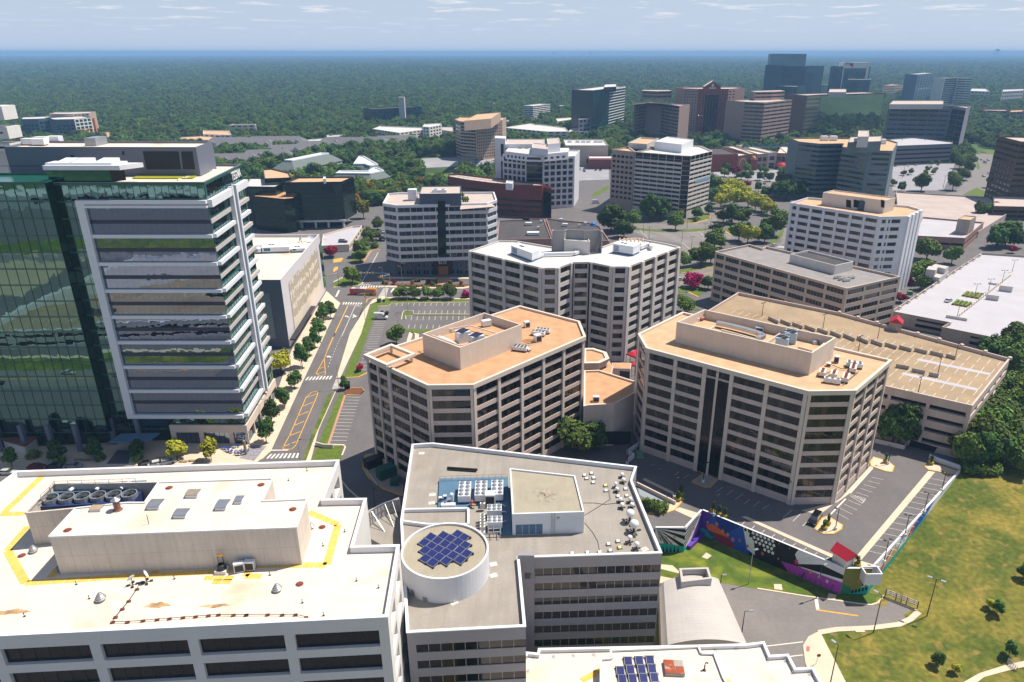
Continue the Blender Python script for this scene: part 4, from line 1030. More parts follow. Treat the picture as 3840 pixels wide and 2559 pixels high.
# beige office on the left of the pair
ZB=31.0
def beige(name,label,rp_,z,edges,roofm,plain):
 rp_=ccw(rp_);wpoly=offset(rp_,.55)
 B=Bld(name,label,wpoly,0,z,BEIGE,G_BROWN,mull=DMT)
 B.piermat=BEIGE2;rows=floors(9,1.2,2.15,.9,.6)
 for i,spec in edges.items():
  B.facade(i,spec[0],spec[1]if len(spec)>1 else rows,depth=.16,panes=6,pier=.3,mw=.08)
 for i in plain:B.plain(i)
 b=MB();k=len(rp_);inn=offset(rp_,.7)
 for i in range(k):
  j=(i+1)%k;o0,o1=rp_[i],rp_[j]
  b.face([(o0[0],o0[1],z-.6),(o1[0],o1[1],z-.6),(o1[0],o1[1],z+.55),(o0[0],o0[1],z+.55)])
  b.face([(o0[0],o0[1],z+.55),(o1[0],o1[1],z+.55),(inn[j][0],inn[j][1],z+.55),(inn[i][0],inn[i][1],z+.55)])
  b.face([(inn[j][0],inn[j][1],z-.1),(inn[i][0],inn[i][1],z-.1),(inn[i][0],inn[i][1],z+.55),(inn[j][0],inn[j][1],z+.55)])
  b.face([(o1[0],o1[1],z-.6),(o0[0],o0[1],z-.6),(B.p[i][0],B.p[i][1],z-.6),(B.p[j][0],B.p[j][1],z-.6)])
 b.build('cornice',BEIGE2,B.e);MB().poly(inn,z-.1).build('roof',roofm,B.e)
 return B
r1=Q('l 1085 200 1290 297 1645 460 2050 455; h 1165 1200 1110 1065 580 928',ZB+.5)
B1=beige('beige_office','nine storey beige precast office with an orange-tan gravel roof and square corner frame',r1,ZB,{0:(bays(2,.6,3.4),),1:(bays(2,.7,7.8),),2:(bays(1,.8,11.5),),3:(bays(5,.85,7.6),),4:(bays(1,.6,5.2),)},BEIGEROOF,(5,6))
def box_on(k,pts,z0,z1,m_,parent,name,cap=None,wall=.3,capd=.5,holes=None,open_top=False):
 """rectangular roof box from three top corners"""
 q=Q(k+' '+' '.join(str(v)for p in pts for v in p),z1);q=rect(*q)if len(q)==3 else q;q=ccw(q)
 b=MB();k_=len(q);inn=offset(q,wall)
 for i in range(k_):
  j=(i+1)%k_
  b.face([(q[i][0],q[i][1],z0),(q[j][0],q[j][1],z0),(q[j][0],q[j][1],z1),(q[i][0],q[i][1],z1)])
  b.face([(q[i][0],q[i][1],z1),(q[j][0],q[j][1],z1),(inn[j][0],inn[j][1],z1),(inn[i][0],inn[i][1],z1)])
  b.face([(inn[j][0],inn[j][1],z1-capd),(inn[i][0],inn[i][1],z1-capd),(inn[i][0],inn[i][1],z1),(inn[j][0],inn[j][1],z1)])
 o=b.build(name,m_,parent);MB().poly(inn,z1-capd).build(name+'_roof',cap or m_,o);return o,q
zq1=TZ(('l',1940,318),('l',1930,125),ZB)
PW=mat('pale_beige_panel','d6c8ba',.8,.05,.3,grid=(30,1.1,.02,.15),streak=(1.2,.15,.15))
o,q=box_on('l',[(1600,5),(1930,128),(2472,-75)],ZB-.1,zq1,PW,B1.e,'penthouse',BEIGEROOF,.35,2.4)
b=MB();ta=q[0];tb=q[1]
pc_=[P('l',x,y,zq1-2.4)for x,y in((1640,40),(1935,150),(2290,50),(2020,-30))]
for i in range(4):b.bar(pc_[i]+V3((0,0,1.2)),pc_[(i+1)%4]+V3((0,0,1.2)),.25)
b.build('inner_frame',PW,o)
for i,(x,y,l)in enumerate(((1955,20,'left'),(2075,55,'right'))):
 c=P('l',x,y-5,zq1-.6);c=V3((c[0],c[1],zq1-2.4));t=thing('cooling_tower','white and blue double cooling tower, %s of two in the left beige penthouse'%l,'cooling tower',c,.5,'cooling towers on the left beige roof')
 MB().box(c,(3.4,2.6,2.9)).build('casing',WMT,t);f=MB()
 for s_ in(-1,1):f.box(c+V3((s_*.8*math.cos(.5),s_*.8*math.sin(.5),2.9)),(1.45,2.3,.12),.5)
 f.build('louvre',mat('navy_louvre','1d2740',.5,.05,1,grid=(3,.2,.04,.3)),t)
c=P('l',1800,60,zq1-1.6);c[2]=zq1-2.4;t=thing('roof_duct','fat white duct with bends lying in the left beige penthouse','duct',c)
MB().tube([P('l',1745,38,zq1-1.7),P('l',1770,50,zq1-1.6),P('l',1830,72,zq1-1.6),P('l',1890,100,zq1-1.7)],[.5,.7,.6,.5],10).build('duct',WMT,t)
for i,(k,x,y,s_)in enumerate((('h',200,1080,'round white vent'),('h',290,1110,'white boxy fan unit'),('h',490,1125,'small round vent by the edge'))):
 c=P(k,x,y,zq1-2.4);t=thing('roof_fan',s_+' on the left beige penthouse roof','roof fan',c,.5)
 if i==1:MB().box(c+V3((0,0,.3)),(2.6,1.5,1.5)).build('casing',WMT,t);MB().box(c,(2.2,1.2,.3)).build('base',DMT,t)
 else:MB().lathe(c,[(.45,0),(.45,.5),(.75,.55),(.7,.8),(0,1.0)],12).build('cowl',SIDING,t);MB().box(c,(.9,.9,.3)).build('base',PALE,t)
fz=ZB+2.2
fq=Q('l 1080 188 1285 280 1545 178 1328 92',fz);b=MB();fq=ccw(fq);inn=offset(fq,.9)
for i in range(4):
 j=(i+1)%4
 b.face([(fq[i][0],fq[i][1],fz-.7),(fq[j][0],fq[j][1],fz-.7),(fq[j][0],fq[j][1],fz),(fq[i][0],fq[i][1],fz)]);b.face([(fq[i][0],fq[i][1],fz),(fq[j][0],fq[j][1],fz),(inn[j][0],inn[j][1],fz),(inn[i][0],inn[i][1],fz)])
 b.face([(inn[j][0],inn[j][1],fz-.7),(inn[i][0],inn[i][1],fz-.7),(inn[i][0],inn[i][1],fz),(inn[j][0],inn[j][1],fz)])
 b.face([(fq[j][0],fq[j][1],fz-.7),(fq[i][0],fq[i][1],fz-.7),(inn[i][0],inn[i][1],fz-.7),(inn[j][0],inn[j][1],fz-.7)])
 b.box((inn[i][0],inn[i][1],ZB-.1),(.6,.6,fz-.7-ZB+.1))
b.build('corner_frame',BEIGE2,B1.e)
UB='condensers on the left beige roof'
for i,(k,x,y,r_,n_u)in enumerate((('h',745,1160,-.35,4),('h',790,1138,-.35,4),('h',590,1290,-.3,4))):
 c=P(k,x,y,ZB+1);c[2]=ZB-.1
 fan_unit('condenser',('long white condenser with four fans, front one by the penthouse end','long white condenser with four fans, rear one by the penthouse end','white condenser with two rows of fans on the front left gravel roof')[i],'condenser',c,(3.8,1.3 if i<2 else 2.0,.9),r_,4,1 if i<2 else 2,.4,UB,legs=.4,ring=.15)
for i,(x,y,s_)in enumerate(((740,1225,(1.8,1.6,1.9)),(645,1100,(1.5,1.3,1.6)))):
 acbox(P('h',x,y+18,ZB-.1),.5,('bright white square unit beside the brown roof pipes','white square unit behind the penthouse end')[i],'air_handler',s_)
b=MB()
for y in(1235,1245,1258,1270):b.tube([P('h',600+y-1235,y,ZB+.4),P('h',650,y-10,ZB+.4),P('h',710,y-12,ZB+.4)],.08,6)
tag(b.build('roof_pipes',mat('brown_pipe','7a5a3c',.7,.1,1)),'tangle of brown pipes on the left orange-tan roof','pipes')
dish('h',655,1330,ZB-.1,'white dish on tripod on the left orange-tan roof',.6,-1.0,.4)
B1.finish()
# beige office on the right of the pair
r2=Q('h 1618 1175 1690 1302; j 450 1448 870 1442 1187 1172; i 140 1217',ZB+.5)
fw=[(.7,0),(6.5,1),(.9,0),(6.5,1),(1.0,0),(2.4,1,2),(.5,0),(2.7,1,2),(.9,0),(7.2,1),(.9,0),(7.5,1),(.8,0)]
B2=beige('beige_office','nine storey beige precast office with a pale tan roof above the mural parking terrace',r2,ZB,{0:(bays(1,.7,6.3),),1:(fw,),2:(bays(1,.8,9.9),),3:(bays(3,.8,6.6),)},TANROOF,(4,5))
a,c=B2.p[1],B2.p[2];tt=(c-a).normalized();nn=V3((tt[1],-tt[0],0));L_=(c-a).length;tot=sum(w[0]for w in fw)
u0=L_*sum(w[0]for w in fw[:5])/tot;u1=L_*sum(w[0]for w in fw[:8])/tot
b=MB();b.face([a+tt*u0+nn*.12+V3((0,0,.3)),a+tt*u1+nn*.12+V3((0,0,.3)),a+tt*u1+nn*.12+V3((0,0,ZB-3.2)),a+tt*u0+nn*.12+V3((0,0,ZB-3.2))]);b.build('glass_shaft',G_BRONZE,B2.e)
b=MB();um=L_*(sum(w[0]for w in fw[:6])+.25)/tot;b.bar(a+tt*um+nn*.3+V3((0,0,0)),a+tt*um+nn*.3+V3((0,0,ZB-1)),.5);b.build('shaft_pier',BEIGE2,B2.e)
lettering('8255',onface('n',1530,450,a,c),onface('n',1572,455,a,c),6.3,.6,DMT,B2.e,.36)
zq2=TZ(('j',450,1305),('j',480,1110),ZB)
o,q=box_on('i',[(88,1305),(1278,1578),(1486,1443)],ZB-.1,zq2,PW,B2.e,'penthouse',TANROOF,.4,2.6)
b=MB()
for pts in([(370,1375),(420,1335)],[(480,1370),(880,1480),(1015,1390)],[(1155,1520),(1300,1560),(1385,1490)]):
 pp_=[P('i',x,y,zq2-1.6)for x,y in pts]
 for s0,s1 in zip(pp_,pp_[1:]):b.bar(s0-V3((0,0,.5)),s1-V3((0,0,.5)),.3,h=1.0)
b.build('divider_wall',BEIGE2,o)
t=thing('roof_duct','long bent white duct inside the right beige penthouse','duct',P('i',640,1370,zq2-2.6))
pp_=[P('i',x,y,zq2-1.4)for x,y in((440,1315),(560,1340),(700,1375),(800,1405),(850,1430),(800,1455))]
b=MB()
for s0,s1 in zip(pp_,pp_[1:]):b.bar(s0,s1,1.3,h=1.0)
b.build('duct',STEEL,t)
for i,(x,y,l)in enumerate(((1015,1470,'front'),(1090,1420,'rear'))):
 c=P('i',x,y,zq2-.6);c[2]=zq2-2.6;t=thing('cooling_tower','blue-white cooling tower with black top, %s one in the right beige penthouse'%l,'cooling tower',c,-.45,'cooling towers on the right beige roof')
 MB().box(c,(3.0,2.6,3.0)).build('casing',mat('pale_blue_metal','a9bccd',.4,.05,.5),t);f=MB()
 for s_ in(-1,1):f.box(c+V3((s_*.72*math.cos(-.45),s_*.72*math.sin(-.45),3.0)),(1.25,2.2,.1),-.45)
 f.build('louvre',BLACK,t);f=MB();[f.bar(c+V3((q,.3,3.3)),c+V3((q+2.2,1.6,3.6)),.06)for q in(-1,-.6)];f.build('rail',WMT,t)
acbox(P('i',815,1385,zq2-2.6),-.4,'white square unit behind the long duct in the right beige penthouse','air_handler',(2.1,1.7,1.1))
acbox(P('i',600,1310,zq2-2.6),-.3,'white double fan unit at the back wall of the right beige penthouse','air_handler',(3.2,1.2,.9))
for i,(x,y)in enumerate(((270,1300),(1300,1500))):
 c=P('i',x,y,zq2-2.6);t=thing('exhaust_fan',('white and rust exhaust fan in the left corner of the right penthouse','rusty steel exhaust pipe in the right corner of the right penthouse')[i],'exhaust fan',c)
 MB().box(c,(.9,.9,.9),.3).build('casing',WMT,t);MB().tube([c+V3((.7,0,.5)),c+V3((1.9,.9,.7))],.42,10).build('pipe',RUST if not i else STEEL,t)
UC='condensers on the right beige roof'
cu=[(855,1195,3,2,'white condenser with two rows of three fans at the rear'),(845,1225,1,4,'rust-streaked long condenser just behind the pipes'),(575,1265,1,3,'rust-orange condenser at the left of the tan roof group'),(675,1280,1,3,'rust-orange condenser in the middle of the tan roof group'),(780,1310,1,4,'cream condenser with rusty fans at the right of the tan roof group'),(660,1335,3,1,'long cream condenser at the front of the tan roof group')]
for x,y,nx,ny,l in cu:
 c=P('j',x,y,ZB+1.2);c[2]=ZB-.1
 fan_unit('condenser',l,'condenser',c,(1.25*nx+(.3 if nx==1 else 0),.95*ny,1.0),-.38 if nx>1 else-.5,nx,ny,.38,UC,body=WMT if 'rust' not in l else SIDING,fan=RUST if 'rust' in l else STEEL,legs=.4,ring=.12)
acbox(P('j',690,1195,ZB-.1),-.4,'tall white unit nearest the penthouse wall on the tan roof','air_handler',(1.2,1.1,1.7));acbox(P('j',622,1228,ZB-.1),-.4,'small pale blue unit left of the condensers on the tan roof','air_handler',(1.1,.9,.8))
b=MB()
for pts in([(560,1330),(755,1385),(890,1270)],[(640,1210),(740,1250),(880,1245)],[(575,1300),(700,1250)]):
 b.tube([P('j',x,y,ZB+.3)for x,y in pts],.1,6)
tag(b.build('roof_pipes',mat('dull_pipe','6b645c',.7,.1,1)),'grey pipes linking the condensers on the tan roof corner','pipes')
B2.finish()
# low link building between the two beige offices
zl=TZ(('A3',500,1372),('A3',500,965),0)
lk=Q('A3 232 982 272 972 530 958 735 850 738 738 382 627 236 632',zl)
LK=Bld('link_building','low beige link building with a bare tan roof wedged between the two beige offices',lk,0,zl,BEIGE,G_DARK)
for i in range(len(LK.p)):LK.plain(i)
LK.roof(BEIGEROOF,.4,.4,BEIGE2)
b=MB();cA,cB=P('A3',352,1215,4),P('A3',545,1218,4)
b.prism([cA,cB,cB+V3((1.2,1.4,0)),cB+V3((1.2,7,0)),cA+V3((-1.2,7,0)),cA+V3((-1.2,1.4,0))],4.0,7.2,bottom=True);b.build('entrance_canopy',PALEG,LK.e)
b=MB()
for x in(390,515,612):p=P('A3',x,1350,0);b.box(p,(.5,.5,4.2))
b.build('column',PALEG,LK.e)
facerect('A3',[(395,1345),(690,1360),(690,1225),(395,1225)],LK.p[0],LK.p[2],SHADEIN,LK.e,'entrance',.05)
acbox(P('A3',352,930,zl-.4),0,'lone grey unit near the front edge of the tan link roof','air_handler',(1.8,1.2,1.5))
LK.finish()
zh=zl+1.2
hx=Q('A3 236 555 378 552 465 512 440 455 322 418 236 420',zh)
HX=Bld('rotunda','six-sided beige entrance rotunda with a tan flat roof behind the link building',hx,0,zh,BEIGE,G_DARK)
HX.facade(0,bays(1,.6,5),[(6,0),(2.0,1),(1.4,0)],panes=4);HX.facade(1,bays(1,.6,5),[(6,0),(2.0,1),(1.4,0)],panes=4);HX.facade(2,bays(1,.6,5),[(6,0),(2.0,1),(1.4,0)],panes=4)
for i in(3,4,5):HX.plain(i)
HX.roof(BEIGEROOF,.3,.6,BEIGE2,over=.5);HX.finish()
b=MB()
hs2=Q('A3 380 640 500 672 520 600 480 530 430 600',zl-2.0);t=thing('low_wing','small beige wing with tan roof curling round the rotunda','building',hs2[0]-V3((0,0,zl-2)))
MB().prism(hs2,0,zl-2.0).build('wall',[BEIGE],t);MB().poly(offset(ccw(hs2),.3),zl-1.95).build('roof',BEIGEROOF,t)
hs3=Q('A3 520 605 690 612 700 555 505 552',6);t=thing('low_wing','small beige wing with glazed front beside the red canopies','building',hs3[0]-V3((0,0,6)))
MB().prism(hs3,0,6).build('wall',BEIGE,t);MB().poly(offset(ccw(hs3),.3),6.05).build('roof',BEIGEROOF,t);facerect('A3',[(585,705),(682,712),(682,640),(585,632)],hs3[0],hs3[1],G_DARK,t,'window',.05)
for i,pts in enumerate((((650,462),(745,500),(752,420),(690,452)),((692,540),(740,545),(742,580),(700,575)))):
 q=[P('A3',x,y,5.2)for x,y in pts];t=thing('red_canopy',('large folded red canopy behind the right beige office','small red canopy in front of the folded one')[i],'canopy',(q[0][0],q[0][1],0))
 b=MB();cc_=sum(q,V3((0,0,0)))/4+V3((0,0,.8))
 for j in range(4):b.face([q[j],q[(j+1)%4],cc_]);b.face([q[(j+1)%4],q[j],q[j]-V3((0,0,.5)),q[(j+1)%4]-V3((0,0,.5))])
 b.build('roof',RED,t);b=MB();[b.bar((p[0],p[1],0),(p[0],p[1],5),.2)for p in q];b.build('post',RED,t)
 # tan parking garage on the right
zg=16.3
g0=Q('t 1100 768 1480 288; j 720 758; i 630 1048 445 1160',zg)
gF=isect(g0[0],P('t',235,572,zg),g0[3],g0[4])
GA=Bld('parking_garage','tan concrete parking garage with an empty sloping top deck and dark slots',[gF]+g0[:4],0,zg,BEIGE,SHADEIN,mull=BEIGE)
nb=max(3,round((g0[0]-gF).length/9.6))
GA.facade(0,bays(nb,.8,8.6),[(2.1,0)]+[(1.3,1),(2.0,0)]*4+[(.2,0)],depth=1.2,panes=1,pier=.15)
GA.facade(1,bays(6,.8,8),[(2.1,0)]+[(1.3,1),(2.0,0)]*4+[(.2,0)],depth=1.2,panes=1)
for i in(2,3,4):GA.plain(i)
GA.roof(DECK,1.0,.35,BEIGE)
dz=zg-1.0
def lines(name,pairs,m_,w=.13,dz=.012,parent=None,kind='structure'):
 b=MB()
 for a,c in pairs:
  d=c-a;L_=d.length
  if L_<.05:continue
  d/=L_;n_=V3((-d[1],d[0],0)).normalized()*w/2
  b.face([a-n_+V3((0,0,dz)),c-n_+V3((0,0,dz)),c+n_+V3((0,0,dz)),a+n_+V3((0,0,dz))])
 o=b.build(name,m_,parent)
 if parent is None:o['kind']=kind
 return o
def stalls(a0,a1,d,n,skip=()):
 """n+1 stall lines from the row a0-a1, each d long"""
 return[(a0+(a1-a0)*i/n,a0+(a1-a0)*i/n+d)for i in range(n+1)if i not in skip]
gd=(g0[1]-g0[0]).normalized();ge=(gF-g0[0]).normalized();gl=(gF-g0[0]).length;gw=(g0[1]-g0[0]).length
pr=[]
for v in(.03,.335,.36,.66,.69,.97-.0):
 s_=1 if v in(.03,.36,.69)else-1
 for i in range(int(gl/2.75)):
  p=g0[0]+ge*(2+i*2.75)+gd*gw*v;p[2]=dz;q=p+gd*s_*4.6;pr.append((p,q))
lines('stall_line',pr,WHITEPAINT,.12,parent=GA.e)
b=MB()
for k in(0,1):
 p=g0[0]+ge*2+gd*gw*(.345+.33*k);q=p+ge*gl*.22;b.face([V3((x[0],x[1],dz+.02))+gd*s_ for x,s_ in((p,-1),(q,-1),(q,1),(p,1))])
b.build('pale_repair_strip',DECKW,GA.e)
for k,rng in((0,(('j',1215,1225,1330,1245),('j',1355,1262,1470,1285),('j',1503,1297,1590,1315))),(1,[('j',1655,1135,1740,1158),('j',1515,1108,1628,1135),('j',1378,1082,1488,1110),('j',1245,1060,1352,1090),('j',1120,1035,1222,1068),('j',998,1008,1095,1045),('j',873,980,970,1022),('j',755,955,852,998),('j',640,930,732,970),('j',527,905,617,940),('j',415,880,505,915),('j',308,855,395,890),('j',203,830,290,865),('j',98,805,182,845)])):
 for kk,x0,y0,x1,y1 in rng:
  a,c=P(kk,x0,y0,dz+.5),P(kk,x1,y1,dz+.5);b=MB();dd=(c-a).normalized();nn=V3((-dd[1],dd[0],0))*.15
  a[2]=c[2]=0;b.prism([a-nn,c-nn,c+nn,a+nn],dz,dz+1.25)
  b.build('ramp_wall',OLDCONC,GA.e)
b=MB()
for q in range(9):
 a=g0[1]+(g0[2]-g0[1])*q/8;b.box((a[0],a[1],zg-.3),(.9,.9,.9))
for q in(0.18,.5):a=g0[0]+(gF-g0[0])*q;b.box((a[0],a[1],zg-.2),(1.1,.8,.6))
b.build('parapet_post',BEIGE2,GA.e)
GA.finish()
def hut(k,base,top,label,w,d,rot,z,hwall,hroof,wallm,rotroof=0):
 c=P(k,*base,z);t=thing('stair_hut',label,'hut',c,rot)
 MB().box(c,(w*.75,d*.75,hwall)).build('wall',wallm,t)
 b=MB();x,y=w/2,d/2;zz=c[2]+hwall;v=[c+V3((-x,-y,hwall)),c+V3((x,-y,hwall)),c+V3((x,y,hwall)),c+V3((-x,y,hwall))];r0,r1=c+V3((0,-y,hwall+hroof)),c+V3((0,y,hwall+hroof))
 b.face([v[0],r0,r1,v[3]][::-1]);b.face([v[1],v[2],r1,r0]);b.face([v[0],v[1],r0]);b.face([v[2],v[3],r1]);b.face(v[::-1]);b.build('roof',RED,t)
 s=MB();[s.bar(c+V3((sx_*x*.85,-y*.8,0)),c+V3((sx_*x*.85,-y*.8,hwall)),.2)for sx_ in(-1,1)];s.build('post',wallm,t);return t
hut('j',(1205,905),None,'hut with a pink-red gabled roof on the tan garage deck',4.4,4.6,-.5,dz,3.0,1.7,OLDCONC)
# white-decked garage far right
zw_=5.6
wg=Q('j 2210 1005 1620 885 1690 845 1175 745 1970 232 2340 275',zw_)
ex=wg[0]+(P('j',2340,870,zw_)-wg[0])*3.2
WG=Bld('parking_garage','long white-decked parking garage with a kinked front at the right',ccw([wg[0],ex,ex+V3((40,60,0)),wg[5]+V3((60,-14,0)),wg[4],wg[3],wg[2],wg[1]]),-2.0,zw_,OLDCONC,SHADEIN,mull=OLDCONC)
for i in range(len(WG.p)):
 a,c=WG.edge(i);L_=(c-a).length
 if L_>12 and(c-a)[0]>abs((c-a)[1]):WG.facade(i,[(.45,0),(.5,1),(.05,0)],[(3.2,0),(1.4,1),(1.2,0),(.9,1),(1.1,0)],depth=.9,panes=1)
 else:WG.plain(i)
WG.roof(DECKW,.9,.3,OLDCONC)
b=MB()
for x,y in((1252,712),(1328,660),(1402,612),(1472,568),(1540,522),(1600,482),(1668,435),(1730,400),(1788,360),(1845,322),(1900,288),(1952,255),(1685,850)):b.box(P('j',x,y+8,zw_-.4),(.9,.9,.95),.5)
b.build('parapet_post',BEIGE2,WG.e)
rw_=zw_-.9
for x0,y0,x1,y1,h_ in((1652,800,1838,832,1.2),(2000,640,2112,655,2.3),(2115,565,2232,580,2.6),(2025,505,2115,520,.9),(1905,590,1985,600,.8)):
 a,c=P('j',x0,y0,rw_),P('j',x1,y1,rw_);MB().bar(a+V3((0,0,h_/2)),c+V3((0,0,h_/2)),.3,h=h_).build('ramp_wall',PALE,WG.e)
a,c=P('j',1770,790,rw_),P('j',2230,430,rw_);b=MB()
for q in range(24):
 p0_,p1_=a+(c-a)*q/24,a+(c-a)*(q+.6)/24;b.bar(p0_+V3((0,0,.55)),p1_+V3((0,0,.55)),.25,h=1.1)
b.build('slotted_wall',BEIGE2,WG.e)
WG.finish()
hb=Q('j 1500 370 1560 385 1680 345 1540 335',10);t=thing('stair_tower','pale grey stair tower of stepped boxes against the white garage','stair tower',(hb[0][0],hb[0][1],0))
MB().prism(Q('j 1483 375 1565 385 1590 352 1505 348',10.5),-1,10.5).build('shaft',PALEG,t);MB().prism(Q('j 1540 440 1600 452 1680 395 1620 372',7.5),-1,7.5).build('lower_shaft',PALEG,t)
b=MB();b.prism(Q('j 1530 345 1650 372 1680 352 1560 330',10.2),-1,10.2);b.build('rear_shaft',PALEG,t)
for i,y in enumerate((600,680)):
 pts=Q('j 1830 578 1975 600 1945 640 1790 612' if not i else 'j 1745 650 1890 680 1840 712 1700 688',rw_)
 t=thing('roof_garden',('rear bed of the small rooftop garden on the white garage','front bed of the small rooftop garden on the white garage')[i],'garden bed',pts[0],0,'garden beds on the white garage')
 MB().prism(pts,rw_,rw_+.25).build('bed',MULCH,t);c4=[p+V3((0,0,.25))for p in pts]
 for q in range(4):
  u0,u1=q/4+.04,q/4+.19;A=[c4[0]+(c4[1]-c4[0])*u0,c4[0]+(c4[1]-c4[0])*u1,c4[3]+(c4[2]-c4[3])*u1,c4[3]+(c4[2]-c4[3])*u0]
  b=MB();b.prism([V3((p[0],p[1],0))for p in A],rw_+.25,rw_+.75);b.build('crop_row',mat('crop_green','5f7a2c',.95,.3,1.5),t)
  # white office with three wings
zc3=35.5
c3=Q('h 135 452 780 602 915 602 1045 552 1200 550 1400 590 1532 590 1988 417 1880 390 1600 338 1500 345 1310 415 860 415 540 362 400 362',zc3)
C3=Bld('white_winged_office','ten storey white office with folded wings, brown glazing and a white roof in the centre',c3,0,zc3,PALE,G_BROWN,mull=DMT);C3.piermat=PALE
rows3=floors(10,1.6,1.9,.6,.5)
C3.facade(0,bays(4,.85,4.5,.9),rows3,depth=.14,panes=4,pier=.45,mw=.06)
C3.facade(1,bays(1,.8,3.3),rows3,depth=.14,panes=2,pier=.3,mw=.06);C3.facade(2,bays(1,.8,4.6),rows3,depth=.14,panes=3,pier=.45,mw=.06)
C3.facade(3,[(.8,0),(4,1),(.8,0)],rows3,depth=.3,panes=4,mw=.06);C3.facade(4,bays(1,.9,5.4),rows3,depth=.14,panes=4,pier=.45,mw=.06)
C3.facade(5,bays(1,.8,3.3),rows3,depth=.14,panes=2,pier=.3,mw=.06);C3.facade(6,bays(4,1.0,4.4,1.0),rows3,depth=.14,panes=3,pier=.6,mw=.06)
for i in range(7,15):C3.plain(i)
C3.roof(WHITEROOF,.4,.35,PALE)
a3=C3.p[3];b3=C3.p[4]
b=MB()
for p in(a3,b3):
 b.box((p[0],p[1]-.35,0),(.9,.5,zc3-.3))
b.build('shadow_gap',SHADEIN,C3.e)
rz3=zc3-.4
ztw=TZ(('h',975,465),('h',980,350),rz3)
o,q=box_on('h',[(975,352),(1200,368),(1175,320)],rz3,ztw,PALE,C3.e,'lift_house',WHITEROOF)
zs3=TZ(('h',870,460),('h',862,275),rz3)
b=MB()
scr=[P('h',x,y,zs3)for x,y in((864,280),(872,272),(975,272),(1000,262),(1135,268),(1145,272),(1285,268),(1306,285))]
for a,c in zip(scr,scr[1:]):
 b.face([(a[0],a[1],rz3),(c[0],c[1],rz3),(c[0],c[1],zs3),(a[0],a[1],zs3)])
 b.bar(a,c,.3)
l2=P('h',890,460,rz3);r2_=P('h',1300,470,rz3)
for a,c in((scr[0],V3((l2[0]-.6,l2[1]+2,0))),(scr[-1],V3((r2_[0]+.3,r2_[1]+2,0)))):
 b.face([(a[0],a[1],rz3),(c[0],c[1],rz3),(c[0],c[1],zs3),(a[0],a[1],zs3)])
 b.bar((a[0],a[1],zs3),(c[0],c[1],zs3),.35)
b.build('screen_wall',mat('grey_screen','9c9a9a',.7,.06,.4,grid=(1.2,1.0,.04,.2)),C3.e)
b=MB()
for q in range(6):p=scr[-1]+(V3((r2_[0]+.3,r2_[1]+2,zs3))-scr[-1])*q/5;b.bar((p[0],p[1],zs3-.5),(p[0]-2.2,p[1]-.4,rz3),.12)
b.build('screen_brace',GREYMETAL,C3.e)
def rtu(k,pts,z0,label,h,duct=None,group=None):
 """large boxy rooftop unit from three top corners"""
 z1=z0+h;q=Q(k+' '+' '.join(str(v)for p in pts for v in p),z1);q=ccw(rect(*q));c=sum(q,V3((0,0,0)))/4
 t=thing('rooftop_unit',label,'air handler',(c[0],c[1],z0),0,group)
 b=MB().prism([V3((p[0],p[1],0))for p in q],z0+.7,z1,bottom=True);b.build('casing',WMT,t)
 b=MB();inn=offset(q,.25)
 for i in range(4):b.bar((inn[i][0],inn[i][1],z0+.35),(inn[(i+1)%4][0],inn[(i+1)%4][1],z0+.35),.5,h=.7)
 b.build('base_frame',BLUEGREY,t)
 t_=(q[1]-q[0]);L_=t_.length;t_/=L_;n_=V3((t_[1],-t_[0],0))*.02;b=MB()
 for v in range(5):
  za=z0+1+v*(h-1.4)/5;s0=q[0]+t_*L_*.06+n_;s1=q[0]+t_*L_*.3+n_;b.face([(s0[0],s0[1],za),(s1[0],s1[1],za),(s1[0],s1[1],za+.3),(s0[0],s0[1],za+.3)])
 b.build('louvre',BLUEGREY,t);b=MB();f0=(q[0]+q[3])/2+t_*L_*.3
 for s_ in(0,1.3):b.lathe((f0[0]+s_*t_[0],f0[1]+s_*t_[1],z1),[(.6,0),(.6,.12),(.5,.12),(.5,.02),(0,.02)],12)
 b.build('fan',DMT,t);return t
rtu('h',[(505,400),(690,468),(755,440)],rz3,'big white rooftop unit on the left wing of the white winged office',3.4,group='rooftop units of the winged office')
rtu('h',[(1400,385),(1580,412),(1640,385)],rz3,'big white rooftop unit on the right wing of the white winged office',3.6,group='rooftop units of the winged office')
t=thing('roof_duct','fat white duct curving in front of the lift house on the white roof','duct',P('h',900,490,rz3));b=MB()
dp_=[P('h',x,y,rz3+1.0)for x,y in((720,505),(790,478),(900,475),(1060,470),(1095,460),(1080,452),(1060,452))]
for a,c in zip(dp_,dp_[1:]):b.bar(a,c,1.2,h=1.0)
b.build('duct',WMT,t)
t=thing('roof_duct','white duct rising to the right of the right wing rooftop unit','duct',P('h',1690,420,rz3));b=MB()
dp_=[P('h',x,y,rz3+1.2)for x,y in((1640,420),(1690,400),(1730,390),(1735,420))]
for a,c in zip(dp_,dp_[1:]):b.bar(a,c,1.1,h=1.2)
b.build('duct',WMT,t)
c=P('h',1560,370,rz3+1.2);c[2]=rz3;t=thing('pipe_rack','rack of tan insulated pipes behind the right wing rooftop unit','pipes',c);b=MB()
for q in range(7):b.tube([c+V3((-5+q*1.5,-2.2,2)),c+V3((-4+q*1.5,2.4,2))],.28,7)
b.build('pipe',mat('tan_pipe','b98d5e',.8,.1,.8),t);b=MB();[b.bar(c+V3((q,0,0)),c+V3((q,0,2)),.2)for q in(-5,0,5)];b.build('frame',STEEL,t)
C3.finish(100)
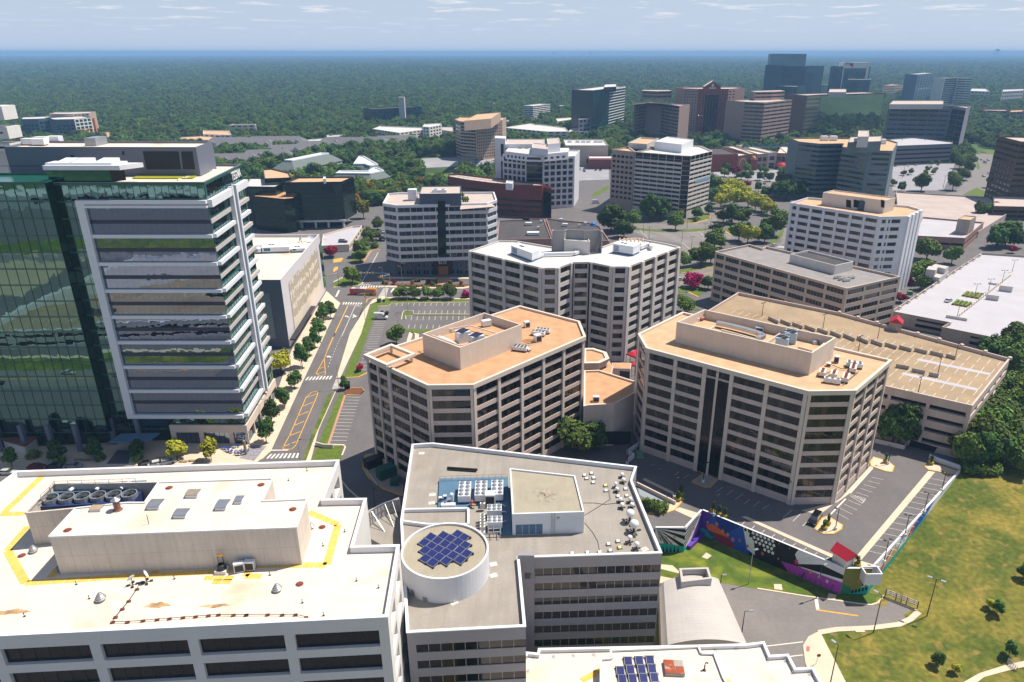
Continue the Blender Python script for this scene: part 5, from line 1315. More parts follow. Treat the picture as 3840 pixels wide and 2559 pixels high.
# white banded office with a number over its door
z82=36.0
o82=Q('g 1253 266 1372 285 2165 265 2252 237 2228 168 1400 172 1300 182',z82)
O82=Bld('banded_office','white banded office with a dark central glass strip and number 8270 over the door',o82,8,z82,mat('blue_white_panel','c9cbd2',.6,.03,.3),G_BLUE)
rb=[(1.75,0),(2.25,1)]*7+[(1.3,0)]
O82.facade(0,[(.2,0),(5,1),(.4,0)],rb,depth=.25,panes=3,band=.25);O82.facade(1,bays(7,.35,6,.5),rb,depth=.25,panes=2,band=.25);O82.facade(2,[(.2,0),(5,1),(.3,0)],rb,depth=.25,panes=3,band=.25)
O82.facade(3,bays(3,.4,6),rb,depth=.25,panes=2,band=.25)
for i in(4,5,6):O82.plain(i)
O82.roof(PINKROOF,.8,.5,WMT)
fa,fb=O82.p[1],O82.p[2]
facerect('g',[(1738,725),(1812,725),(1800,245),(1735,245)],fa,fb,G_GREENDK,O82.e,'glass_strip',.35)
zph=TZ(('g',1575,275),('g',1572,180),z82)
o,q=box_on('g',[(1572,182),(1938,178),(1940,110)],z82-.8,zph,mat('blue_slate_wall','4a5566',.6,.04,.4),O82.e,'penthouse',PINKROOF)
for i,x in enumerate((1718,1785)):
 c=P('g',x,168,zph-.5);t=thing('roof_fan',('left','right')[i]+' white fan unit on the penthouse of the 8270 office','roof fan',c,0,'fan units on the 8270 penthouse');MB().box(c,(3.4,2.4,1.3)).build('casing',WMT,t);MB().lathe(c+V3((0,0,1.3)),[(.9,0),(.9,.3),(.7,.3),(0,.05)],12).build('fan',STEEL,t)
c=P('g',1518,238,z82-.8);MB().box(c,(4.2,4,5.5)).build('lift_house',WMT,O82.e)
MB().prism(Q('g 1930 300 2245 275 2190 240 1940 245',z82+.3),z82-.8,z82-.7).build('terrace_floor',PINKROOF,O82.e)
for i,(x,y)in enumerate(((1955,215),(1960,252),(1978,252),(1997,252))):
 c=P('g',x,y,z82-.8);b=MB();b.lathe(c,[(.35,0),(.5,.8)],8);b.lathe(c,[(.8,.8),(.9,1.6),(.3,2.6),(0,2.9)],8,1)
 tag(b.build('planter',[DMT,mat('planter_green','556b2a',.95,.3,2)]),('single potted shrub at the rear of the 8270 roof terrace','left potted shrub of three on the 8270 roof terrace','middle potted shrub of three on the 8270 roof terrace','right potted shrub of three on the 8270 roof terrace')[i],'planter','potted shrubs on the roof terrace')
pd=[P('v',775,225,8),P('v',895,292,8),P('v',2010,275,8)]
pdp=[V3((p[0],p[1],0))for p in pd];back=V3((0,24,0))
SLB=mat('slate_podium','5a6070',.6,.04,.3,grid=(3,4,.02,.12))
ppoly=ccw([pdp[0],pdp[1],pdp[2]+V3((10,0,0)),pdp[2]+V3((10,20,0)),pdp[0]+V3((2,18,0))])
b=MB()
for i in range(len(ppoly)):
 a,c=ppoly[i],ppoly[(i+1)%len(ppoly)]
 if abs((a-pdp[1]).length)<.1:O82.facade(0,bays(11,1.6,2.6),[(.3,0),(2.2,1),(1.6,0),(1.5,1),(2.6,0)],z0=0,z1=8,depth=.25,panes=2,ab=(a,c),mi=1)
 else:b.face([(a[0],a[1],0),(c[0],c[1],0),(c[0],c[1],8),(a[0],a[1],8)])
b.poly(ppoly,7.6);b.build('podium',SLB,O82.e);O82.wm=[O82.wm,SLB]
pf=[pdp[1],pdp[2]]
po=facerect('v',[(1462,550),(1750,548),(1745,268),(1462,270)],pf[0],pf[1],mat('portal_black','1c2028',.5,.03,1),O82.e,'entrance_portal',.5)
facerect('v',[(1545,550),(1690,550),(1690,388),(1545,388)],pf[0],pf[1],mat('copper_entrance','a5683a',.5,.1,1),O82.e,'entrance_door',.56)
la,lb=onface('v',1550,350,*pf),onface('v',1665,350,*pf);lettering('8270',la,lb,la[2]-.2,1.8,LETTER,O82.e,.6)
la,lb=onface('v',1002,362,*pf),onface('v',1068,362,*pf);lettering('FFX',la,lb,la[2],.9,LETTER,O82.e,.1)
O82.finish(100)
# further buildings
def far(name,label,pts,z,wall,gl,facs,roofm=PINKROOF,z0=0,ph=.8,group=None,cap=100,mull=None,back=None,cat='building',pp=None,depth=.25,cop=None,fin=True):
 q=Q(pts,z)if isinstance(pts,str)else pts
 if back=='para':q=q+[q[0]+q[2]-q[1]]
 elif back:
  a,c=q[0],q[-1];n_=V3((-(c-a)[1],(c-a)[0],0)).normalized()*back;q=q+[c+n_,a+n_]
 B=Bld(name,label,q,z0,z,wall,gl,cat,group,mull)
 for i in range(len(B.p)):
  f=facs.get(i)
  if f is None:B.plain(i)
  else:
   cols,rows=f[0],f[1];kw=f[2]if len(f)>2 else{}
   B.facade(i,cols,rows,**{**dict(depth=depth,mw=0,panes=2),**kw})
 B.roof(roofm,ph,.4,cop)
 if fin:B.finish(cap)
 return B
RIB=[(.3,0),(40,1),(.3,0)]
def rib(n):return[(.3,0)]+[(40/n-.3,1),(.3,0)]*n
STRW=mat('striped_white','cfc8c0',.7,.04,.3);DKBR=mat('dark_brown_glass_wall','1c1210',.15,.05,.3,spec=.8)
S1=far('striped_office','office tower with white and dark brown bands, a glass corner and a blue banner','c 1598 868 2012 902 2086 905 2275 862',41,STRW,G_BRONZE,{0:(rib(6),[(3.2,0)]+[(1.5,0),(1.5,1)]*12+[(.1,0),(2.6,1),(.2,0)],dict(panes=4)),2:(rib(5),[(3.2,0)]+[(1.5,0),(1.5,1)]*12+[(.1,0),(2.6,1),(.2,0)],dict(panes=4)),1:([(.1,0),(6,1),(.1,0)],[(.1,0)]+[(3,1),(.2,0)]*13)},WHITEROOF,back=30,fin=False)
facerect('c',[(2120,1140),(2250,1105),(2250,1080),(2125,1115)],S1.p[2],S1.p[3],mat('blue_banner','7fa9c4',.6,.05,1),S1.e,'banner',.15)
o,q=box_on('c',[(1768,775),(2005,803),(2108,757)],40.2,46,WMT,S1.e,'penthouse',WHITEROOF);S1.finish()
far('striped_office','beige annexe with small brown windows joined to the left of the striped tower','c 1390 848 1590 868',41,mat('beige_annexe','a8978c',.8,.05,.3),G_BRONZE,{0:(bays(5,.5,1.1),floors(9,1.7,1.6,6,3))},TANROOF,back=32)
far('banded_block','cream plant block standing behind the striped office roof','c 1535 790 1700 800 1800 750',44,PALE,G_DARK,{},TANROOF,z0=20,back='para')
GW=mat('bright_white_stucco','d6d6dc',.6,.03,.2)
rg=floors(8,1.25,2.45,.8,1.2)
Gd=far('white_grid_office','bright white office with rows of square dark windows round a curved black glass bay','c 432 892 640 914 785 918 1066 906',36,GW,G_DARK,{0:(bays(5,.9,2.1),rg,dict(panes=1)),1:([(.1,0),(8,1),(.1,0)],[(.2,0)]+[(4,1),(.15,0)]*8+[(1.4,0)],dict(panes=4)),2:(bays(5,.95,2.3),rg,dict(panes=1))},WHITEROOF,back=34,fin=False)
up=Q('c 455 862 640 885 775 888 1006 868',40.3);n_=V3((-(up[3]-up[0])[1],(up[3]-up[0])[0],0)).normalized()*22;up+=[up[3]+n_,up[0]+n_];up=ccw(up)
for i in range(len(up)):
 a,c=up[i],up[(i+1)%len(up)]
 if i==1:Gd.facade(0,[(.3,0),(6,1),(.3,0)],[(1.2,0),(1.4,1),(2,0)],z0=35.2,z1=40.3,ab=(a,c),panes=1)
 elif i<3:Gd.facade(0,bays(4 if i else 5,1.3,1.4),[(1.2,0),(1.4,1),(2,0)],z0=35.2,z1=40.3,ab=(a,c),panes=1)
 else:Gd.w.face([(a[0],a[1],35.2),(c[0],c[1],35.2),(c[0],c[1],40.3),(a[0],a[1],40.3)])
MB().poly(up,40.25).build('upper_roof',WHITEROOF,Gd.e)
for pts,z1,nm in(([(690,830),(830,845),(830,800)],44.5,'lift_house'),([(455,800),(800,800),(800,755)],43,'plant_screen'),([(830,800),(940,790),(925,742)],46,'stair_head')):
 box_on('c',pts,40.2,z1,GW,Gd.e,nm,PINKROOF)
tw=Q('c 362 745 455 750',47);tw=[V3((p[0],p[1],0))for p in tw];tw+=[tw[1]+V3((0,14,0)),tw[0]+V3((0,14,0))]
b=MB().prism(tw,0,47);o=b.build('tower',GW,Gd.e)
for zz0,zz1 in((34.5,43),(3,31)):
 MB().face([(tw[0][0]+2,tw[0][1]-.05,zz0),(tw[1][0]-1.4,tw[1][1]-.05,zz0),(tw[1][0]-1.4,tw[1][1]-.05,zz1),(tw[0][0]+2,tw[0][1]-.05,zz1)]).build('tower_window',G_DARK,o)
for i,x in enumerate((590,645,700,760)):
 c=P('c',x,838,40.3);t=thing('condenser',('leftmost','second','third','rightmost')[i]+' small unit in the row on the white grid office terrace roof','condenser',c,0,'units on the white grid office');MB().box(c,(2.6,1.8,1.4)).build('casing',GREYMETAL,t)
Gd.finish()
Br=far('brown_office','long red-brown metal clad office with a curved end and roof railing','x 530 832 760 872 1000 903 1300 925 1566 935 1600 915 1240 872 960 842 640 803 548 808',21.5,BROWN,G_DARK,{2:(RIB,[(2,0)]+[(1.4,1),(1.7,0)]*3+[(6,0)]),3:(RIB,[(2,0)]+[(1.4,1),(1.7,0)]*3+[(6,0)]),1:(RIB,[(13,0),(1.6,1),(4.5,0)]),0:(RIB,[(13,0),(1.6,1),(4.5,0)])},PINKROOF,fin=False)
b=MB();rr0=[V3((p[0],p[1],21.6))for p in Br.p[:5]]+[]
for a,c in zip([V3((p[0],p[1],21.6))for p in(Br.p[9],Br.p[0],Br.p[1],Br.p[2],Br.p[3])],[V3((p[0],p[1],21.6))for p in(Br.p[0],Br.p[1],Br.p[2],Br.p[3],Br.p[4])]):
 b.bar(a+V3((0,0,1.4)),c+V3((0,0,1.4)),.14)
 for q in range(4):p=a+(c-a)*q/4;b.bar(p,p+V3((0,0,1.4)),.14)
b.build('roof_railing',DMT,Br.e);box_on('x',[(1165,905),(1240,912),(1250,880)],20.7,25,WMT,Br.e,'penthouse',WHITEROOF);Br.finish()
far('brown_office','narrow brown stair wing with a tan roof at the end of the long brown office','c 782 1172 862 1190 845 1168',20,BROWN,G_DARK,{0:([(.3,0),(5,1),(.3,0)],[(.5,0),(16,1),(3,0)])},TANROOF,back='para')
LB1=far('low_shop','low building with a dark flat roof behind the 8270 office','h 385 352 862 345 795 168 400 185',6.5,BRICKPINK,G_DARK,{},DARKROOF,ph=.5)
LB2=far('low_shop','low building with a dark roof and a blue tarpaulin right of the plain dark roof','h 868 330 1370 365 1285 235 1195 205 812 165',6.5,BRICKPINK,G_DARK,{},DARKROOF,ph=.5)
for i,(x,y,w,l)in enumerate(((660,225,4,'white unit at the rear of the dark flat roof'),(700,310,7,'long white and grey unit on the dark flat roof'),(640,180,4,'black unit at the top of the dark flat roof'),(770,205,1.5,'small white vent on the dark flat roof right'),(945,190,2.2,'white vent at the rear left of the tarpaulin roof'),(980,235,3.2,'grey fan unit in the middle of the tarpaulin roof'),(1160,222,1.8,'white vent at the rear right of the tarpaulin roof'),(745,260,1.3,'tiny vent in the centre of the dark flat roof'),(1105,240,1,'thin grey stack on the tarpaulin roof'))):
 c=P('h',x,y,6);t=thing('rooftop_unit',l,'air handler',c,0,'units on the low dark roofs');MB().box(c+V3((0,0,.3)),(w,w*.45+.5,1.5)).build('casing',WMT if 'black' not in l else BLACK,t);MB().box(c,(w*.9,w*.3+.4,.3)).build('base',DMT,t)
b=MB();c=P('h',1228,228,6);b.lathe(c,[(2,0),(1.5,1.6),(0,2.4)],8);tag(b.build('tarpaulin',mat('bright_blue','1f74c8',.5,.05,1)),'bright blue tarpaulin tent on the low dark roof','tarpaulin')
Bm=far('beige_midrise','six storey beige office with a grey roof and boxy penthouse behind the tan garage','i 425 692 1582 1016 2052 910 872 645 838 662 725 628',22.2,mat('beige_midrise_wall','bfae9e',.85,.05,.3,streak=(1.5,.1,.12)),G_DARK,{0:([(.7,0),(3.3,1),(.8,0)]+[(5.6,1),(.8,0)]*7,floors(6,1.65,1.85,0,.8),dict(panes=5,depth=.4,mw=.06)),1:(bays(3,.8,7.5),floors(6,1.65,1.85,0,.8),dict(panes=5,depth=.4,mw=.06))},mat('grey_gravel_roof','8c8887',.95,.12,.3,stain=(.1,.3,'7a7674')),fin=False)
o,q=box_on('i',[(1085,710),(1480,812),(1640,775)],21.4,TZ(('i',1470,895),('i',1485,815),21.4),PALE,Bm.e,'penthouse',DARKROOF,.35,.8)
for i,(x,y)in enumerate(((1500,905),(1540,918),(1580,930),(1620,908))):
 c=P('i',x,y,22.4);c[2]=21.4;fan_unit('condenser',('left','second','front','rear white')[i]+' condenser of the group beside the grey roof penthouse','condenser',c,(3,.9,.9),.35,4,1,.3,'condensers on the grey roof',body=SIDING,legs=.3,ring=.1)
Bm.finish()
rw10=floors(10,1.75,1.6,.6,1.2)
Wt=far('white_tower','ten storey white office with brown windows and a tan roof at right of centre','i 1088 262 1880 386 2115 382 2235 322 2125 290 1240 216',36.5,GW,G_BROWN,{0:([(1,0),(1.6,1),(1.1,0)]+[(3.9,1),(.9,0)]*6,rw10,dict(panes=4,pier=.35)),1:([(.6,0),(1.4,1),(.8,0),(.6,1),(.5,0),(3,1),(2.2,0)],rw10,dict(panes=1)),2:(bays(3,2.6,1.7),rw10,dict(panes=1,pier=.8))},TANROOF,fin=False)
zq=TZ(('i',1950,350),('i',1915,235),35.7)
o,q=box_on('i',[(1372,170),(1920,240),(2010,215)],35.7,zq,mat('cream_wall','cfc6bc',.8,.04,.4),Wt.e,'penthouse',TANROOF)
fa,fb=q[0],q[1]
for x0,x1 in((1575,1618),(1640,1685),(1880,1912)):facerect('i',[(x0,300),(x1,306),(x1,240),(x0,232)],fa,fb,SHADEIN,o,'arched_opening',.04)
c=P('i',1795,325,35.7);t=thing('cooling_tower','dark teal cooling tower box in front of the white tower penthouse','cooling tower',c,-.12);MB().box(c,(13,4.5,4.2),0).build('casing',mat('teal_casing','2c4a54',.5,.1,.6,grid=(3,9,.06,.3)),t);MB().box(c+V3((0,0,4.2)),(12.6,4,.25)).build('top',DMT,t)
Wt.finish(100)
GB=mat('grey_green_band','68767a',.7,.05,.3)
T2=far('grey_twin_office','grey banded office folded in two halves with a tan roof, in shade','d 1160 896 1345 915 1552 912 1540 942 1770 972 1985 978 2028 902',40.5,GB,G_BLUE,{0:(rib(3),floors(11,1.9,1.6,.5,1.4)),1:(rib(3),floors(11,1.9,1.6,.5,1.4)),3:(rib(3),floors(11,1.9,1.6,.5,1.4)),4:([(2,0),(8,1),(1,0)],floors(11,1.9,1.6,.5,1.4))},TANROOF,back=28,fin=False)
box_on('d',[(1590,900),(1885,890),(1890,842)],39.7,47,GB,T2.e,'penthouse',PINKROOF);box_on('d',[(1678,850),(1775,850),(1775,795)],45,52,PALE,T2.e,'lift_house',PINKROOF)
for i,(x,y)in enumerate(((1380,885),(1460,885),(1885,915),(1755,945),(1830,950))):
 c=P('d',x,y,39.7);t=thing('rooftop_unit',('left white','right white','far right pale','front left','front right')[i]+' unit on the grey twin office roof','air handler',c,0,'units on the grey twin office');MB().box(c+V3((0,0,.3)),(5,4,3.2 if i<3 else 2)).build('casing',WMT,t);MB().box(c,(4.5,3.5,.3)).build('base',DMT,t)
T2.finish()
far('parking_deck','flat pink-grey parking deck with a sunken ramp behind the white tower','S 3375 860 3670 870 3790 795 3700 740 3360 720',4,DECKG,SHADEIN,{0:(RIB,[(1,0),(1.3,1),(2,0)])},DECKG,cat='parking deck')
PD2=far('parking_deck','white parking deck with a brown stair tower beside the white tower','S 3420 885 3620 895 3690 835 3460 815',7,BRICKPINK,SHADEIN,{0:(rib(4),[(2.6,0),(1.3,1),(3.1,0)]),1:(RIB,[(2.6,0),(1.3,1),(3.1,0)])},DECKW,cat='parking deck',fin=False)
box_on('S',[(3592,822),(3640,826),(3662,812)],0,15,OLDCONC,PD2.e,'stair_tower',TANROOF);PD2.finish()
Rt=far('brown_terraced_tower','dark brown terraced tower cut off by the right edge of the view',[P('A2',440,800,0),P('A2',440,800,0)+V3((60,-14,0)),P('A2',440,800,0)+V3((75,20,0)),P('A2',440,800,0)+V3((6,36,0))],46,mat('dark_brown_precast','5a4638',.8,.1,.3),G_BRONZE,{0:(rib(8),floors(11,2.0,1.6,.5,2)),3:(rib(6),floors(11,2.0,1.6,.5,2)),1:(rib(4),floors(11,2,1.6,.5,2))},PINKROOF)
far('brown_podium','dark brown low podium at the foot of the terraced tower',[P('A2',440,800,0)+V3(v)for v in((-34,-40,0),(60,-52,0),(64,-14,0),(-10,0,0))],9,mat('dark_brown_precast','5a4638'),SHADEIN,{0:(rib(6),[(2,0),(1.4,1),(1.6,0),(1.4,1),(2.6,0)])},PINKROOF,cat='building')
zb1=26.9
q1=P('g',355,940,zb1);q2=P('g',695,540,zb1);nL=(P('g',195,940,zb1)-q1).normalized()
BW=far('blank_white_building','windowless white building with a slatted panel on its street side',[q1+nL*46,q1,q2,q2+nL*46],zb1,mat('off_white_stucco','cdc8cc',.8,.03,.25,grid=(9,30,.02,.06)),G_GREENDK,{},CREAMROOF,ph=1.2,fin=False)
BW.wm=[BW.wm,SLATE];a,c=BW.p[0],BW.p[1]
for fi,f in enumerate(BW.w.f):
 if abs(BW.w.v[f[0]][0]-a[0])<.01 and abs(BW.w.v[f[1]][0]-c[0])<.01:BW.w.m[fi]=1
sd0,sd1=BW.p[1],BW.p[2]
facerect('g',[(480,1385),(712,1040),(668,672),(425,970)],sd0,sd1,mat('panel_cream','d8cdbd',.8,.03,.3),BW.e,'slatted_panel',.18)
b=MB();rs=random.Random(2);t_=(sd1-sd0).normalized();n_=V3((t_[1],-t_[0],0))
A,B_=onface('g',455,1150,sd0,sd1),onface('g',695,850,sd0,sd1)
La,Lb_=(V3((A[0],A[1],0))-sd0).length,(V3((B_[0],B_[1],0))-sd0).length
for i in range(44):
 u=La+(Lb_-La)*i/43
 for seg in range(3):
  z0_=7.5+seg*5.2+rs.uniform(0,1.5);z1_=z0_+rs.uniform(2.6,4.6);p=sd0+t_*u+n_*.24;b.bar((p[0],p[1],z0_),(p[0],p[1],z1_),.13)
b.build('slat',mat('gold_slat','c2b498',.6,.1,1),BW.e)
facerect('g',[(690,628),(708,600),(752,985),(738,1010)],sd0,sd1,G_GREENDK,BW.e,'glass_end',.2)
facerect('S',[(980,1100),(1010,1100),(1035,1270),(1005,1270)],BW.p[0],BW.p[1],GREYMETAL,BW.e,'grey_panel',.1)
b=MB();b.prism([sd0+n_*.3,sd0+t_*38+n_*.3,sd0+t_*38+n_*2.2,sd0+n_*2.2],3.2,3.7,bottom=True);b.build('ledge',DMT,BW.e)
rtz=zb1-1.2
for pts,h,l in(([(190,655),(430,648),(425,600)],2.6,'long pale green rooftop unit on the windowless white building'),([(455,665),(570,660),(565,628)],1.8,'grey fan unit right of the long green one on the white roof'),([(140,665),(182,665),(182,618)],2.2,'small cream unit left of the long green one')):
 rtu('g',pts,rtz,l,h,group='units on the windowless building')
for i,x in enumerate((540,628)):dish('g',x,605,rtz,('left','right')[i]+' white satellite dish at the back of the windowless white roof',1.5,-1.2 if i else 3.6,.5,m_=WMT,h=1.6)
BW.finish()
zd=29
Gn=far('green_glass_office','tall dark green mirror glass office with a tan flat roof','y 540 538 1102 532 1218 480',zd,mat('dark_green_frame','06100d',.3,.02,.3),G_GREENDK,{0:([(.1,0),(30,1),(.1,0)],[(.1,0)]+[(2.8,1),(.12,0)]*8+[(1.2,0)],dict(panes=26,depth=.05,mw=.08)),1:([(.1,0),(20,1),(.1,0)],[(.1,0)]+[(2.6,1),(.35,0)]*8+[(1.2,0)],dict(panes=8,depth=.05,mw=.08))},TANROOF,z0=5,back='para',fin=False)
b=MB();b.poly(offset(Gn.p,1.5),5,flip=True);b.prism(offset(Gn.p,6),0,5);b.build('recessed_base',SHADEIN,Gn.e);b=MB()
for u in(.2,.45,.68,.95):p=Gn.p[0]+(Gn.p[1]-Gn.p[0])*u;b.box((p[0],p[1]+1.5,0),(1.2,1.2,5.2))
b.build('column',WMT,Gn.e);b=MB();c0,c1=Gn.p[0],Gn.p[1];t_=(c1-c0).normalized();n_=V3((t_[1],-t_[0],0));b.prism([c0,c1,c1+n_*1.5,c0+n_*1.5],4.2,5.4,bottom=True);b.build('base_band',PALE,Gn.e)
box_on('y',[(920,502),(945,502),(945,478)],zd-.8,zd+2.2,WMT,Gn.e,'roof_hatch');Gn.finish()
far('green_glass_office','dark green glass office with a grey upper roof right beside the white framed tower','y 150 578 448 582 518 552 400 490 200 490',25.5,mat('dark_green_frame','06100d'),G_GREENDK,{0:([(.1,0),(30,1),(.1,0)],[(17,0),(3.4,1),(.1,0),(3.4,1),(1.2,0)],dict(panes=16,depth=.05,mw=.08)),1:([(.1,0),(8,1),(.1,0)],[(17,0),(3.4,1),(.1,0),(3.4,1),(1.2,0)],dict(panes=4,depth=.05,mw=.08))},WHITEROOF)
far('green_glass_office','lower dark green glass block with an orange-tan terrace roof','y 225 672 535 702 628 692 716 612 528 572 300 600',21,mat('dark_green_frame','06100d'),G_GREENDK,{i:([(.1,0),(30,1),(.1,0)],[(.1,0)]+[(2.7,1),(.25,0)]*7+[(.4,0)],dict(panes=p_,depth=.05,mw=.08))for i,p_ in((0,16),(1,4),(2,8))},BEIGEROOF)
far('green_glass_office','dark green glass wing with a cream parapet behind the orange-tan terrace','y 345 500 500 495 610 490 585 440 420 400 330 405',29,mat('dark_green_frame','06100d'),G_GREENDK,{0:([(.1,0),(12,1),(.1,0)],[(20,0),(4,1),(4,1),(1,0)],dict(panes=4,depth=.05)),1:([(.1,0),(12,1),(.1,0)],[(20,0),(4,1),(4,1),(1,0)],dict(panes=4,depth=.05))},TANROOF)
pdk=far('parking_deck','white parking deck with a sloping concrete side wall in front of the green offices','g 715 640 955 628 985 590 1070 462 985 468 730 540',4,BEIGE2,SHADEIN,{1:(bays(3,2,3),[(1.2,0),(1.6,1),(1.2,0)]),2:(bays(4,2,3),[(1.2,0),(1.6,1),(1.2,0)])},DECKW,cat='parking deck')
def mansard(label,q,ze,zr,inset,group,name='apartment_block',roofm=SHINGLEG,gables=0):
 """white siding block with a steep roof round a flat white-edged top"""
 q=ccw(q);A=Bld(name,label,q,0,ze,SIDING,G_DARK,group=group)
 for i in range(len(q)):
  a,c=A.edge(i);L_=(c-a).length;mid=(a+c)/2;n_=V3(((c-a)[1],-(c-a)[0],0))
  if n_.dot(-mid)>0 and L_>8:A.facade(i,bays(max(2,int(L_/5.2)),2.6,2.4),floors(4,1.2,1.5,.2,.3)if ze>7 else floors(2,1.2,1.4,.2,.3),depth=.5,panes=2,mw=0)
  else:A.plain(i)
 b=MB();o_=offset(q,-.7);inn=offset(q,inset)
 for i in range(len(q)):
  j=(i+1)%len(q);b.face([(o_[i][0],o_[i][1],ze),(o_[j][0],o_[j][1],ze),(inn[j][0],inn[j][1],zr),(inn[i][0],inn[i][1],zr)])
 b.poly(o_,ze-.01,flip=True);r_=b.build('roof',roofm,A.e)
 b=MB();i2=offset(q,inset+.6)
 for i in range(len(q)):
  j=(i+1)%len(q);b.bar((inn[i][0],inn[i][1],zr+.4),(inn[j][0],inn[j][1],zr+.4),.9,h=1.0)
 b.poly(i2,zr-.1);b.build('white_parapet',WMT,r_);A.finish(60);return A
ap=[P('y',640,425,10.3),P('y',1105,322,10.3)];nv=V3((-(ap[1]-ap[0])[1],(ap[1]-ap[0])[0],0)).normalized()*24
MA=mansard('long cream apartment block with a green-grey mansard roof and one white gable',[ap[0],ap[1],ap[1]+nv,ap[0]+nv],10.3,17,8,'apartment blocks')
ctr_=ap[0]+(ap[1]-ap[0])*.42;tt=(ap[1]-ap[0]).normalized();nn=V3((tt[1],-tt[0],0));b=MB()
for o_ in(nn*.4,):b.face([ctr_-tt*3+o_+V3((0,0,-10.3)),ctr_+tt*3+o_+V3((0,0,-10.3)),ctr_+tt*3+o_,ctr_+o_+V3((0,0,3)),ctr_-tt*3+o_])
b.face([ctr_-tt*3+nn*.4,ctr_+nn*.4+V3((0,0,3)),ctr_-nn*6+V3((0,0,3)),ctr_-tt*3-nn*6]);b.face([ctr_+tt*3+nn*.4,ctr_+tt*3-nn*6,ctr_-nn*6+V3((0,0,3)),ctr_+nn*.4+V3((0,0,3))]);b.build('gable',SIDING,MA.e)
e0,e1,e2=P('y',1228,522,8),P('y',1400,520,8),P('y',1575,482,8)
mansard('cream apartment block with a green-grey roof cut by the dark green office',[e0+V3((-20,3,0)),e1,e2,e2+V3((-18,26,0)),e1+V3((-10,22,0)),e0+V3((-20,24,0))],8,12.5,4,'apartment blocks')
f0,f1=P('y',1175,420,8),P('y',1300,420,8)
mansard('cream apartment wing with a white-edged roof running away from the street',[f0,f1,e2+V3((-22,20,0)),e2+V3((-12,34,0)),P('y',1350,325,8),P('y',1240,330,8)],8,12.5,4,'apartment blocks')
def townhouse(k,x,y,w,d,h,rot,label,n_d=1):
 c=P(k,x,y,0);FOOT.append([c+V3(v)for v in((-w/2,-d/2-3,0),(w/2,-d/2-3,0),(w/2,d/2,0),(-w/2,d/2,0))]);t=thing('townhouse',label,'house',c,rot,'grey-roofed townhouses');b=MB().box(c,(w,d,h));b.build('wall',SIDING,t)
 b=MB();x_,y_,r_=w/2+.6,d/2+.6,d*.3;z_=h
 v=[c+V3(p)for p in((-x_,-y_,z_),(x_,-y_,z_),(x_,y_,z_),(-x_,y_,z_))];r0,r1=c+V3((-x_*.72,0,z_+r_)),c+V3((x_*.72,0,z_+r_))
 b.face([v[0],v[1],r1,r0]);b.face([v[2],v[3],r0,r1]);b.face([v[1],v[2],r1]);b.face([v[3],v[0],r0]);b.build('roof',SHINGLE,t)
 for i in range(n_d):
  u=(i+.5)/n_d*w-w/2;b=MB();g=c+V3((u,-d/2-.9,0));b.box(g+V3((0,1,0)),(5.2,2.4,h+.8))
  b.face([g+V3((-2.6,-.21,h+.8)),g+V3((2.6,-.21,h+.8)),g+V3((0,-.21,h+3.2))]);b.build('bay_wall',SIDING,t)
  b=MB();b.face([g+V3((-3,-.6,h+.6)),g+V3((0,-.6,h+3.4)),g+V3((0,6,h+3.4)),g+V3((-3,6,h+.6))]);b.face([g+V3((3,-.6,h+.6)),g+V3((3,6,h+.6)),g+V3((0,6,h+3.4)),g+V3((0,-.6,h+3.4))]);b.build('bay_roof',SHINGLE,t)
  for s_ in(-1.2,1.2):
   for z0_ in(1.2,4.4,7.4):
    if z0_+1.6<h+.6:b=MB();b.face([g+V3((s_-.6,-.23,z0_)),g+V3((s_+.6,-.23,z0_)),g+V3((s_+.6,-.23,z0_+1.6)),g+V3((s_-.6,-.23,z0_+1.6))]);b.build('window',G_DARK,t)
 return t
ths=[(60,395,46,18,8.5,.15,2,'front left grey-roofed townhouse row beside the tower lettering'),(380,350,48,18,8.5,.25,2,'grey-roofed townhouse row in the middle of the left cluster'),(600,300,50,18,9,.3,2,'grey-roofed townhouse row at the right of the left cluster'),(180,245,62,20,9,.12,2,'long grey-roofed townhouse row at the rear left'),(460,215,70,20,9,.1,2,'long grey-roofed townhouse row at the rear right of the left cluster'),(20,225,50,20,9,.1,1,'grey-roofed townhouse row hidden behind the rear left one'),(860,250,46,18,8,.2,1,'left grey-roofed townhouse row of the distant trio behind the apartments'),(1080,215,44,18,8,-.1,1,'grey-roofed townhouse row left of centre among the trees'),(1300,215,70,20,8,-.1,2,'long grey-roofed townhouse row among the trees'),(1480,205,40,18,8,-.2,1,'grey-roofed townhouse row right of the long one in the trees'),(1640,190,56,18,8,.25,1,'rightmost grey-roofed townhouse row in the trees'),(1010,262,30,16,7,.3,1,'small grey-roofed townhouse row close behind the long apartment block')]
for x,y,w,d,h,r_,nd,l in ths:townhouse('y',x,y,w,d,h,r_,l,nd+2)
BT=mat('beige_grid_wall','b39c8c',.8,.05,.3)
Bt=far('beige_tower','beige office tower with a round glazed corner and a grid of small windows','c 15 585 60 600 195 608 430 588',38,BT,G_BLUE,{0:(rib(2),floors(11,1.6,1.6,1,1.5)),1:(rib(6),floors(11,1.6,1.6,1,1.5)),2:(bays(14,1.2,1.0),floors(12,1.4,1.5,.6,1.2),dict(panes=1))},TANROOF,back=34,fin=False)
box_on('c',[(95,595),(330,575),(415,520)],37.2,46,BT,Bt.e,'penthouse',TANROOF);Bt.finish(100)
far('white_blue_tower','white banded office with a dark blue glass corner in the middle distance','c 615 462 700 465 850 448',TZ(('c',700,612),('c',700,462),0),WHITE,G_BLUE,{0:(rib(2),floors(9,1.4,1.8,.5,1)),1:(rib(5),floors(9,1.5,1.5,.5,1))},WHITEROOF,back='para')
